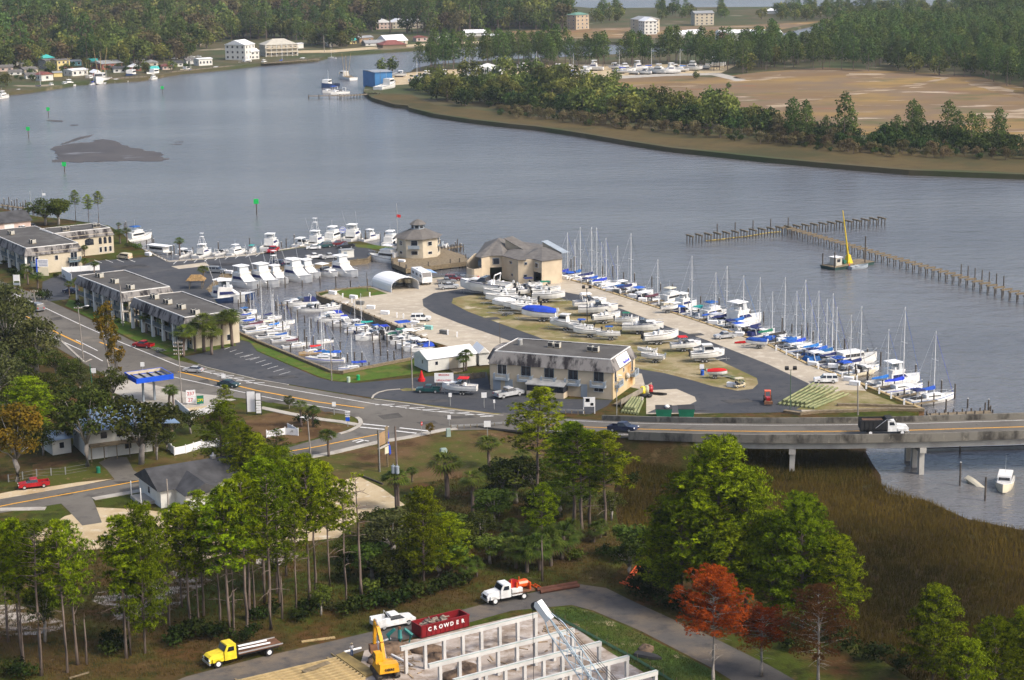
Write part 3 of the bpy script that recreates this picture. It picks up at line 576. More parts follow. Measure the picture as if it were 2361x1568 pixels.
for k,(b,t,lab)in enumerate([((977,1351),(985,1125),'leaning green pine in the thicket above the white utility pickup'),((1040,1330),(1020,1180),'short bushy pine in the thicket above the red dumpster'),((1237,1170),(1228,885),'tall pine rising in front of the office building wall'),
        ((1325,1235),(1300,965),'first pine of the clump below the bridge approach'),((1343,1246),(1350,970),'second pine of the clump below the bridge approach'),((1360,1216),(1392,985),'third pine of the clump below the bridge approach'),((1395,1235),(1425,985),'fourth pine of the clump below the bridge approach'),
        ((512,1105),(505,925),'spreading pine beside the side road near the white vinyl fence'),((520,965),(522,885),'small pine by the tall white sign at the roadside'),((1250,1290),(1235,1110),'pine growing out of the palmetto clump'),((560,1130),(570,975),'dense pine between the side road and dark roofed building'),((640,1100),(630,985),'small bright pine in front of the roadside flower bed')]):
    grow((BIGP[k%3]if k in(0,1,7,10)else PINES[4 if k==2 else k%5]),20,b,t,'pine_tree',lab,'pine tree','pines in the thicket',(1.0,1.2,1.45,1.6,1.5,1.6,1.6,1.2,1.5,1.3,1.2,1.6)[k])
BIG=[((1650,1400),(1640,1010)),((1570,1390),(1555,1095)),((1720,1410),(1700,1080)),((1850,1450),(1840,1140)),((1780,1440),(1765,1190)),((1925,1460),(1900,1230)),((1530,1380),(1515,1180)),((1680,1430),(1690,1200))]
objs=[grow(BIGP[k%3],20,b,t,'pine_tree',None,'pine tree','big pines at the marsh edge',1.1)for k,(b,t)in enumerate(BIG)]
number_from_left(objs,'big dense lobed pine at the marsh edge, {} from left of that clump')
objs=[grow(BIGP[k%3],20,b,t,'pine_tree',None,'pine tree','pines by the marsh in the corner',1.1)for k,(b,t)in enumerate([((2150,1580),(2150,1348)),((2290,1660),(2285,1420)),((2365,1640),(2350,1395)),((2220,1700),(2215,1470))])]
number_from_left(objs,'bright pine against the brown marsh, {} from left in the corner clump')
grow(REDP,20,(1645,1590),(1650,1298),'dead_pine','dead pine with bright rust red crown beside the work road','pine tree')
grow(REDP,20,(1755,1560),(1740,1395),'dead_pine','lower rust red pine behind the tall red one','pine tree',None,1.6)
grow(RUSTP,20,(1886,1580),(1880,1338),'dead_pine','bare grey dead pine with thin faded brown crown by the marsh','pine tree')
TH=[grow(sp,n,(x,y),(x+rng.uniform(-4,4),y-h),'leafy_tree',None,'tree','dark trees along the bend of the wide road',wd)for k,(x,y,h)in enumerate([(-15,735,90),(40,770,80),(5,800,95),(60,815,75),(105,835,62),(30,850,85),(75,880,80),(130,868,55),(0,905,90),(45,930,85),(100,925,70),(150,930,62),(185,905,60),(20,975,85),(85,985,80),(140,1000,70),(0,1040,85),(100,1050,75),(240,925,50),(290,985,62),(400,1010,60),(385,1040,50),(440,1000,55)])for sp,n,wd in[((OAKS[k%3],(10,9,11)[k%3],1.35)if k%4 else(GREYT[k%2],(11,8)[k%2],1.3))]]
number_from_left(TH,'dark spreading tree near the road bend and house, {} from left')
TH=[grow(PINES[k%5]if k%2 else BIGP[k%3],20,(x,y),(x-6,y-h),'pine_tree',None,'pine tree','pines before the side road',1.25)for k,(x,y,h)in enumerate([(590,1130,130),(620,1165,140),(655,1140,110),(690,1175,130),(730,1180,120)])]
number_from_left(TH,'pine between the side road and sandy lot, {} from left')
TH=[grow(sp,n,(x,y),(x,y-h),'leafy_tree',None,'tree','scrub trees of the thicket',1.45)for k,(x,y,h)in enumerate([(860,1340,90),(900,1350,80),(940,1330,95),(1010,1330,90),(1060,1290,85),(1110,1260,85),(1140,1210,85),(1160,1140,75),(1230,1150,80),(1290,1190,80),(880,1250,80),(960,1260,90),(1130,1300,70),(1340,1180,70),(1410,1200,70),(1470,1290,80),(800,1300,60),(1395,1110,60)])for sp,n in[((OAKS[k%3],(10,9,11)[k%3])if k%3 else(GREENT[k%2],(8,6)[k%2]))]]
number_from_left(TH,'scrubby dark tree of the thicket above the work road, {} from left')
snag=MB().path([(0,0,-.2),(.05,0,3),(.0,.1,6)],[.17,.14,.08],6).tube((0,0.1,5.9),(.1,.1,6.8),.05,.01,4).mesh('trunk',m_bark,True)
for b,l in(((200,1532),'broken bare pine trunk without crown in the roadside stand'),((651,1427),'splintered bare pine snag behind the white pickup verge'),((1250,1400-60),'short bare snag beside the palmetto clump')):
    place([('trunk',snag)],'tree_snag',l,'tree',G(*b),0)
for sp,n,b,t,lab,wd in[(OAKS[0],10,(202,1075),(195,885),'tall oak with a straight grey trunk in front of the blue roofed house',1.0),(OAKS[1],9,(325,1070),(318,915),'wide dark oak spreading before the blue metal roof',1.25),(OAKS[2],11,(362,1060),(365,960),'small dark oak at the corner of the house porch',1.0),
        (AUTT[1],10,(40,1110),(45,930),'big oak turning orange beside the parked red pickup',1.15),(BIGP[2],20,(70,1010),(65,870),'bright green pine crown above the orange tinted oak',1.6),(OAKS[0],10,(135,985),(140,880),'dark oak behind the blue roofed house',1.2),(OAKS[2],11,(215,960),(205,880),'rounded oak between the house and gas canopy',1.3),
        (OAKS[1],9,(262,930),(268,850),'low oak beside the gas station canopy',1.0),(GREYT[0],11,(20,860),(20,665),'large grey green tree at the road bend',1.0),(GREYT[1],8,(85,860),(80,735),'pale grey feathery tree by the grassy verge',1.2),(OAKS[2],11,(165,905),(160,825),'brownish oak beside the litter strewn verge',1.25),(GREYT[0],11,(-10,960),(-5,790),'grey tree half cut off by the picture edge',1.0),
        (AUTT[0],12,(252,860),(240,700),'yellow leaved sycamore standing between road and motel',.8),(AUTT[0],12,(268,882),(258,775),'shorter yellow sycamore beside the gas canopy',.9),(GREENT[0],8,(8,1010),(5,930),'green leafy tree below the orange oak',1.2),(OAKS[0],10,(150,1040),(165,965),'shaded oak beside the garage wing',1.0),
        (GREENT[0],8,(740,1420),(745,1345),'bright leafy bush tree beside the white utility pickup',.9),(OAKS[1],9,(1190,1160),(1180,1050),'dense dark oak in the thicket behind the palms',1.5),(GREYT[1],8,(905,1290),(900,1180),'greyish scrubby tree in the thicket',1.5),(GREENT[1],6,(1030,1260),(1020,1180),'green scrubby tree in the middle of the thicket',1.3),
        (GREYT[1],8,(667,942),(667,912),'small round grey bush tree on the roadside bed',1.0),(AUTT[1],10,(992,1005),(992,975),'small bare brownish tree by the pavement',.9),(OAKS[0],10,(100,1330),(110,1240),'dark oak among the thin pines',1.2),(OAKS[2],11,(105,1480),(110,1320),'leaning dark oak among the thin pines',.9),
        (OAKS[1],9,(10,610),(5,600),'dark hedge tree by the old motel corner',2.0),(OAKS[1],9,(105,520),(105,460),'dark round oak behind the older motel roof',1.6),(GREENT[0],8,(135,520),(128,458),'light green tree behind the older motel',1.2),(OAKS[0],10,(1450,1330),(1455,1240),'shadowy oak at the edge of the marsh clump',1.5)]:
    grow(sp,n,b,t,'leafy_tree',lab,'tree','leafy trees',wd)
for k,(b,t)in enumerate([((175,510),(172,438)),((205,512),(205,448)),((228,515),(222,440))]):
    grow(PINES[k],20,b,t,'pine_tree',('tall airy pine standing first behind the motel roof','second airy pine behind the motel roof','third airy pine with a leaning limb behind the motel roof')[k],'pine tree',None,1.2)
# palms
PL=[((758,1052),(757,993),'single cabbage palm on the pavement by the side road'),((1032,1150),(1030,1050),'tall cabbage palm with brown skirt on the dry slope'),((1090,1190),(1088,1090),'cabbage palm beside the dark oak thicket'),((915,1175),(912,1085),'cabbage palm behind the brown utility pole'),((950,1112),(950,1078),'small palm beside the utility pole'),
      ((695,985),(692,925),'fan palm in the roadside flower bed'),((722,985),(724,938),'short yellowish palm in the roadside flower bed'),((390,935),(388,890),'palm by the price sign'),((400,940),(402,898),'leaning palm behind the price sign'),((1075,855),(1072,808),'tall palm in front of the white shed'),((1070,857),(1078,820),'lower palm in front of the white shed'),
      ((415,590),(418,550),'lone palm on the river seawall'),((470,652),(470,615),'palm beside the thatched hut'),((1128,1080),(1125,1010),'dark palm with hanging skirt below the road embankment'),((1205,1110),(1200,1040),'palm half hidden in the dark thicket')]
for k,(b,t,lab)in enumerate(PL):grow(PALMS[k%3],(7.2,6.2,8.2)[k%3],b,t,'palm_tree',lab,'palm tree','palms',1.55)
objs=[]
for k,(x,y,h)in enumerate([(1165,1290,60),(1190,1310,70),(1215,1320,75),(1245,1315,80),(1270,1305,85),(1295,1290,80),(1310,1270,70),(1180,1260,60),(1230,1275,70),(1260,1255,60),(1150,1190,55),(1175,1170,50),(1370,1250,45),(1385,1240,40),(1075,1340,50),(1100,1330,45),(1060,1315,50)]):
    objs.append(grow(PALMS[3],4.4,(x,y),(x,y-h),'palmetto',None,'palm','palmettos of the thicket',1.05))
number_from_left(objs,'low bushy palmetto, {} from left in the thicket')
MP=QL(0,1,(855,1150,),(725,1125),(650,1150),(885,1230),(960,1200),(1190,1370),(1270,1420),(1360,1480),(1450,1490),(1540,1540),(1700,1700),(1810,1650),(1890,1650),(1960,1680),(2060,1620),(2150,1600))
MT=QL(0,1,(815,1060),(735,1005),(640,1030),(880,1090),(935,1105),(1190,1200),(1270,1250),(1360,1320),(1450,1320),(1535,1360),(1705,1450),(1805,1410),(1890,1345),(1955,1455),(2060,1320),(2150,1300))
objs=[grow(PALMS[k%3],(7.2,6.2,8.2)[k%3],(b[0]-2,b[1]+6),t,'palm_tree',None,'palm tree','palms along the newer motel',1.5)for k,(b,t)in enumerate(zip(MP,MT))]
number_from_left(objs,'palm along the wall of the long motel, {} from left')
OP=QL(0,1,(215,900),(450,900),(545,920),(260,1060),(350,1100),(230,1010),(785,930),(870,950),(700,690),(895,770),(1110,680),(1175,680),(780,800),(640,660),(590,640),(1100,560))
OT=QL(0,1,(215,770),(450,740),(550,735),(255,900),(350,950),(225,870),(785,820),(870,850),(700,580),(895,640),(1105,550),(1175,540),(780,700),(640,580),(585,590),(1040,490))
objs=[grow(PALMS[k%3],(7.2,6.2,8.2)[k%3],b,t,'palm_tree',None,'palm tree','palms around the older motel',1.55)for k,(b,t)in enumerate(zip(OP,OT))]
number_from_left(objs,'palm around the older motel blocks, {} from left')
# shrubs
def shrubs(lst,fmt,group):
    o=[]
    for k,(x,y,s)in enumerate(lst):
        ob=tag(link('shrub',SHRUBS[k%5 if s>0 else 0],None,G(x,y),rng.uniform(0,6),(abs(s),abs(s),abs(s)*rng.uniform(.8,1.1))),None,'shrub',group);o.append(ob)
    number_from_left(o,fmt)
shrubs([(250,1510,-1.3),(275,1500,-1.2),(262,1490,-1.4),(400,1490,-1.4),(430,1480,-1.6),(460,1470,-1.5),(490,1470,-1.4),(515,1460,-1.2),(440,1455,-1.2),(20,1556,-1.5),(60,1566,-1.4),(540,1480,1.0),(575,1478,1.0),(600,1430,-1.2),(620,1420,-1.3),(590,1460,-1.0)],'dark shrub under the thin pines, {} from left','shrubs under the thin pines')
shrubs([(690,1430,-1.3),(710,1420,-1.5),(735,1400,-1.3),(770,1410,1.2),(800,1420,-1.4),(830,1410,-1.5),(860,1400,-1.5),(890,1400,-1.4),(920,1395,-1.5),(950,1385,-1.5),(980,1375,-1.4),(1010,1365,-1.3),(1040,1355,-1.4),(1070,1350,-1.2),(850,1370,1.4),(900,1360,1.5),(940,1340,1.5),(870,1330,1.6),(920,1300,1.5),(960,1290,1.6),(1000,1300,1.5),(860,1270,1.5),(890,1240,1.4),(940,1240,1.5),(1050,1290,1.4),(1010,1240,1.4),(820,1300,1.3),(790,1340,1.3),(1090,1260,1.3),(1110,1220,1.4),(1130,1140,1.3),(1160,1120,1.5),(1230,1180,1.5),(1270,1200,1.4),(1330,1290,1.2),(1390,1280,1.1)],'bush in the thicket above the work road, {} from left','bushes of the thicket')
shrubs([(1480,1370,-1.6),(1510,1380,-1.7),(1540,1400,-1.6),(1580,1410,-1.5),(1610,1420,-1.5),(1500,1340,-1.5),(1700,1440,-1.4),(1760,1460,-1.4),(1800,1480,-1.5),(1960,1500,-1.5),(1990,1520,-1.4),(2040,1530,1.3),(2080,1550,1.2),(1830,1500,-1.3),(1930,1480,-1.5)],'dark bush beneath the big marsh pines, {} from left','bushes under the marsh pines')
shrubs([(690,975,1.0),(715,972,1.0),(730,985,.8),(680,1000,.9),(60,640,1.4),(30,635,1.4),(95,690,1.3),(110,690,1.2),(300,570,1.2),(318,575,1.3),(130,640,.7),(150,642,.7),(445,800,.8),(460,800,.8),(475,798,.8),(500,792,.8),(520,790,.8),(180,705,.8),(200,715,.8),(275,745,.9),(1425,1075,1.0),(1440,1070,1.1),(1460,1120,1.2)],'rounded garden shrub near the road and motels, {} from left','garden shrubs')

# stands across the river: single-mesh trees
def stand(poly,n,meshes,name,label,group,z,gap,seed,smin=.8,smax=1.25,avoid=(),sortnear=None):
    pts=scatter(poly,n,z,gap,avoid,seed);r=random.Random(seed+500);out=[]
    for p in pts:
        s=r.uniform(smin,smax);out.append(tag(link(name,r.choice(meshes),None,p,r.uniform(0,6.28),(s,s,s*r.uniform(.9,1.1))),None,'tree',group))
    number_from_left(out,label+', {} from left')
    return pts
def mass(name,pts,meshes,label,smin,smax,seed):
    """a wood that reads as one mass: tree meshes scattered by geometry nodes over its points"""
    cl=bpy.data.collections.new(name+'_kinds')
    for k,m in enumerate(meshes):cl.objects.link(bpy.data.objects.new(name+'_kind',m))
    me=bpy.data.meshes.new(name);me.from_pydata([tuple(p)for p in pts],[],[]);o=link(name,me);tag(o,label,None,None,'stuff')
    ng=bpy.data.node_groups.new(name,'GeometryNodeTree');ng.interface.new_socket('Geometry',in_out='INPUT',socket_type='NodeSocketGeometry');ng.interface.new_socket('Geometry',in_out='OUTPUT',socket_type='NodeSocketGeometry')
    N=ng.nodes;Lk=ng.links;gi=N.new('NodeGroupInput');go=N.new('NodeGroupOutput');ip=N.new('GeometryNodeInstanceOnPoints');ci=N.new('GeometryNodeCollectionInfo')
    ci.inputs['Collection'].default_value=cl;ci.inputs['Separate Children'].default_value=True;ci.inputs['Reset Children'].default_value=True
    rs=N.new('FunctionNodeRandomValue');rs.data_type='FLOAT';rs.inputs[2].default_value=smin;rs.inputs[3].default_value=smax;rs.inputs['Seed'].default_value=seed
    rv=N.new('FunctionNodeRandomValue');rv.data_type='FLOAT_VECTOR';rv.inputs[0].default_value=(0,0,0);rv.inputs[1].default_value=(0,0,6.28)
    Lk.new(gi.outputs[0],ip.inputs['Points']);Lk.new(ci.outputs[0],ip.inputs['Instance']);ip.inputs['Pick Instance'].default_value=True
    Lk.new(rs.outputs[1],ip.inputs['Scale']);Lk.new(rv.outputs[0],ip.inputs['Rotation']);Lk.new(ip.outputs[0],go.inputs[0])
    md=o.modifiers.new('scatter','NODES');md.node_group=ng
    return o
# west shore
NB=[[(480,105),(600,90),(700,95),(780,130),(600,150),(480,150)],[(860,45),(1020,42),(1020,75),(860,75)],[(690,60),(760,60),(760,82),(690,82)]]
wf=stand([(-120,160),(0,150),(100,138),(200,134),(300,140),(400,128),(470,125),(480,100),(560,84),(700,84),(800,92),(830,108),(720,112),(700,95),(560,92),(480,108),(470,133),(330,150),(300,158),(120,150),(-120,178)],130,FOAK+FPINE[:1]+FBRN[:1],'oak_tree','tree at the front edge of the wood above the west waterfront','front trees of the west wood',.5,6,5,1.1,2.0)
wf2=stand([(-150,158),(0,148),(200,130),(470,122),(480,98),(700,82),(830,100),(840,70),(500,60),(-150,110)],170,FOAK+FPINE[:1]+FBRN,'oak_tree','tree inside the west wood behind the front row','inner trees of the west wood',.5,9,6,1.3,2.3,avoid=[NB[2]])
mass('west_wood',scatter([(-200,112),(500,62),(840,72),(1000,82),(1180,70),(1330,66),(1330,55),(1250,30),(1180,12),(1050,4),(860,14),(790,14),(740,4),(400,0),(-200,4)],2600,.5,11,NB+[[(1300,40),(1370,40),(1370,72),(1300,72)]],8),FOAK+FPINE[:1]+FBRN[:1],'unbroken oak and pine wood reaching back to the sea',1.4,2.7,4)
mass('far_wood',scatter([(1370,55),(1600,40),(1760,45),(1990,52),(2361,45),(2600,40),(2600,14),(2361,14),(1900,22),(1700,30),(1640,24),(1560,24),(1380,30)],420,.5,14,[[(1430,25),(1520,25),(1520,85),(1430,85)],[(1595,20),(1660,20),(1660,75),(1595,75)],[(1660,22),(1770,18),(1800,40),(1680,50)]],9),FOAK+FPINE[:1],'distant scattered trees near the far sea',.7,1.3,5)
# causeway pines
objs=stand([(960,165),(1000,150),(1180,140),(1290,136),(1290,150),(1150,158),(980,168)],46,FPINE,'spit_pine','pine standing on the boatyard spit','pines on the boatyard spit',.6,5,11,1.0,1.4)
stand([(1250,150),(1400,142),(1560,140),(1700,140),(1780,120),(1800,130),(1760,165),(1640,165),(1600,150),(1400,156),(1260,160)],75,FPINE,'boatyard_pine','pine standing behind the far boatyard','pines behind the boatyard',.6,5,12,.95,1.35)
# east woods
EW=[(1660,170),(1780,165),(1900,158),(2080,166),(2250,178),(2361,208),(2600,240),(2600,70),(2361,78),(2150,84),(1990,80),(1930,92),(1890,112),(1800,120),(1700,140)]
stand([(1690,172),(1780,168),(1900,160),(2080,168),(2250,180),(2361,212),(2480,232),(2480,150),(2361,140),(2200,130),(2000,125),(1890,128),(1800,135),(1700,150)],230,FPINE+FOAK[:1],'woodland_pine','dark pine in the wood edging the dry field','pines of the east wood',.6,5.5,14,.95,1.35)
mass('east_wood',scatter([(1890,128),(2000,125),(2200,130),(2361,140),(2600,170),(2600,70),(2361,76),(2150,84),(1990,80),(1930,92)],520,.6,7,(),15),FPINE,'dense dark pine wood on the far bank',1.0,1.4,6)
stand([(2200,60),(2361,62),(2500,62),(2500,78),(2250,76)],26,FPINE,'woodland_pine','tall pine rising over the far corner of the east wood','tall corner pines of the east wood',.6,9,16,1.5,1.9)
# shore scrub in front of the field
stand([(-60,200),(0,188),(60,175),(60,160),(100,160),(250,150),(330,160),(440,150),(440,160),(330,172),(215,168),(100,178),(60,196),(0,205)],34,FBSH+FOAK[:1],'town_tree','garden tree among the west waterfront houses','trees among the waterfront houses',.5,7,23,.45,.8)
def scrub(poly,n,meshes,lab,group,gap,seed,a,b):return stand(poly,n,meshes,'marsh_bush' if 'bush' in group else 'clump_tree' if 'clump' in group else 'scrub_tree' if 'scrub' in group else 'shore_tree',lab,group,.6,gap,seed,a,b)
scrub([(950,205),(1050,200),(1180,195),(1290,200),(1350,215),(1420,240),(1640,262),(1780,300),(1780,318),(1500,290),(1300,265),(1100,250),(1000,232)],290,FBSH+FOAK[:1],'dark bushy tree in the shore thicket facing the river','trees of the river shore thicket',2.8,17,.55,1.7)
scrub([(1800,305),(1900,318),(2000,318),(2100,316),(2250,326),(2361,340),(2480,350),(2480,374),(2250,356),(2000,348),(1820,330)],150,FPINE[:1]+FBSH+FBSH,'tree of the pine clump at the foot of the dry field','trees of the clump below the field',2.8,18,.6,1.2)
scrub([(1780,300),(1960,322),(1980,345),(1800,330)],40,FBSH+FBRN,'low scrub tree between the two shore clumps','low shore scrub',3,19,.5,.9)
scrub([(1150,255),(1500,295),(1780,325),(2000,350),(2361,362),(2361,372),(2000,360),(1780,336),(1500,306),(1150,268)],130,FBRN+FBSH[:1],'grey low bush along the marsh fringe','low bushes along the marsh fringe',3,20,.3,.6)
for b,s,l in(((1385,192),.5,'round green tree alone on the boatyard grass'),((1605,183),.55,'dark conical tree beside the boatyard track'),((1680,205),.4,'small tree alone on the dry field'),((1420,192),.9,'tall dark oak behind the shore thicket'),((905,166),1.0,'light green tree behind the blue boat shed'),((880,168),.95,'second light green tree behind the blue boat shed')):
    tag(link('leafy_tree',FOAK[1],None,G(*b,.6),1.0,s),l,'tree')
tag(link('leafy_tree',raw('tree',[v.co[:]for v in FOAK[0].vertices],[tuple(p.vertices)for p in FOAK[0].polygons],[m_bark,m_red],[p.material_index for p in FOAK[0].polygons]),None,G(1670,98,.5),0,.8),'rust red tree among the far marina houses','tree')

# ------------------------------------------------------------------ grass and reeds
def blades(polyD,n,h,w,mat,name,label,seed,z=0.0,avoid=(),per=4,spread=.25):
    r=random.Random(seed);vs,fs=[],[]
    for p in scatter(polyD,n,z,0,avoid,seed):
        for _ in range(per):
            b=p+Vector((r.uniform(-spread,spread),r.uniform(-spread,spread),-.05));a=r.uniform(0,6.28);s=Vector((math.cos(a),math.sin(a),0))*w;hh=h*r.uniform(.5,1.2);o=len(vs)
            vs+=[tuple(b+s),tuple(b-s),tuple(b+Vector((r.uniform(-.35,.35)*hh,r.uniform(-.35,.35)*hh,hh)))];fs.append((o,o+1,o+2))
    return tag(link(name,raw(name,vs,fs,[mat])),label,None,None,'stuff')
m_reed=M('marsh_reeds',(0.034,0.030,0.006),0.9,c2=(0.165,0.115,0.024),scale=0.03,trans=.2,spec=.03)
m_reedg=M('green_reeds',(0.03,0.034,0.007),0.9,c2=(0.08,0.075,0.014),scale=0.06,trans=.2,spec=.03)
m_dry=M('dry_grass_blades',(0.045,0.042,0.010),0.9,c2=(0.14,0.095,0.030),scale=0.05,trans=.2,spec=.03)
blades([(2030,1120),(2133,1155),(2228,1198),(2361,1225),(2450,1240),(2450,1600),(2100,1600),(1950,1490),(1700,1370),(1480,1300),(1430,1200),(1430,1120),(1450,1065),(1530,1030),(1700,1015),(1900,1010),(1990,1060)],40000,1.0,.045,m_reed,'marsh_reeds','brown marsh reeds below the bridge',31,-.9,per=3,spread=.4)
blades([(1480,1060),(1700,1030),(1990,1045),(2010,1090),(1950,1120),(1800,1110),(1600,1120),(1480,1130)],4500,.9,.05,m_reedg,'marsh_grass','greener grass at the edge of the marsh under the bridge',32,-.9,per=3,spread=.4)
blades([(-50,1200),(60,1240),(300,1262),(640,1250),(800,1215),(870,1180),(1000,1110),(1290,1040),(1440,1180),(1440,1260),(1500,1300),(1640,1400),(1640,1460),(1463,1384),(1398,1350),(1330,1340),(952,1430),(590,1512),(430,1555),(-50,1600)],26000,.42,.04,m_dry,'rough_grass','rough dry grass and weeds under the trees',33,avoid=[[(60,1245),(330,1175),(700,1150),(880,1125),(935,1165),(780,1240),(470,1290)]],per=4)
blades([(1250,1410),(1320,1399),(1368,1414),(1480,1464),(1643,1548),(1700,1600),(1590,1640),(1500,1560),(1330,1450)],5000,.3,.04,M('verge_blades',(0.05,0.085,0.014),.9,c2=(.12,.15,.03),scale=.1,trans=.2),'verge_grass_blades','long green grass between site and work road',34)
# ------------------------------------------------------------------ buildings
m_stucco=M('tan_stucco',(0.55,0.455,0.33),0.9,0.10,0.35,bump=0.1)
m_stucco2=M('cream_stucco',(0.54,0.47,0.355),0.9,0.10,0.4)
m_stain=MG('rain_stained_stucco',[((0.60,0.47,0.28),),((0.42,0.22,0.07),0.16,0.50,0.66,(1,1,0.5)),((0.66,0.54,0.35),0.5,0.5,0.7)],bump=0.1)  # warmer, brighter stucco paints sunlight into the end wall, along with rust stains
m_flat=MG('flat_roof_membrane',[((0.095,0.090,0.085),),((0.155,0.150,0.142),0.13,0.48,0.66),((0.08,0.075,0.072),0.22,0.54,0.68),((0.33,0.32,0.30),0.12,0.68,0.76)],bump=0.1)
m_mans=MG('streaked_mansard',[((0.24,0.225,0.215),),((0.035,0.032,0.035),0.55,0.46,0.58,(1,1,0.22)),((0.27,0.26,0.25),0.5,0.56,0.68,(1,1,.4))],bump=0.15)
m_shing=M('grey_shingles',(0.135,0.125,0.115),0.9,0.2,0.8,bump=0.2)
m_dshing=M('dark_shingles',(0.055,0.055,0.058),0.9,0.3,0.5,bump=0.2)
m_trim=M('white_trim',(0.74,0.73,0.70),0.6,0.06)
m_wwall=M('white_boards',(0.66,0.65,0.60),0.8,0.07,0.8,bump=0.1)
m_wroof=M('white_metal_roof',(0.82,0.82,0.82),0.45,0.04,0.3)
m_glass=M('dark_glass',(0.018,0.022,0.032),0.12,0.3,0.5,spec=0.6)
m_bgrey=M('blue_grey_paint',(0.30,0.345,0.39),0.7,0.1)
m_dblue=M('slate_blue_paint',(0.12,0.17,0.20),0.7,0.15)
m_dark=M('shadow_dark_paint',(0.035,0.034,0.035),0.8,0.2)  # even near-black colour for grilles, trim and fittings
m_tin=M('corrugated_tin',(0.36,0.36,0.35),0.5,0.15,1.0,metal=0.3)
m_bmetal=M('blue_metal_roof',(0.17,0.24,0.34),0.45,0.18,0.4,metal=0.2)
m_blue=M('vivid_blue',(0.008,0.085,0.62),0.45,0.06)
m_shedblue=M('boat_shed_blue',(0.045,0.19,0.42),0.6,0.1,0.2)
m_brick=M('red_brick',(0.30,0.10,0.065),0.9,0.2,0.6)
m_pink=M('pink_stucco',(0.58,0.44,0.38),0.9,0.08)
m_turq=M('turquoise_roof',(0.06,0.42,0.38),0.5,0.1)
m_yellow=M('yellow_stucco',(0.62,0.50,0.22),0.9,0.08)
m_green=M('green_roof',(0.12,0.24,0.18),0.6,0.1)
m_redroof=M('maroon_roof',(0.22,0.075,0.06),0.8,0.15)
m_black=M('black_rubber',(0.020,0.020,0.022),0.8,0.2)
m_ac=M('ac_casing',(0.50,0.48,0.42),0.6,0.1)
m_navy=M('navy_cloth',(0.012,0.020,0.10),0.8,0.2)
m_bcloth=M('blue_cloth',(0.012,0.075,0.40),0.8,0.25,0.8,rnd=0.3)
m_red=m_red
m_redp=M('red_paint',(0.50,0.018,0.020),0.45,0.1)

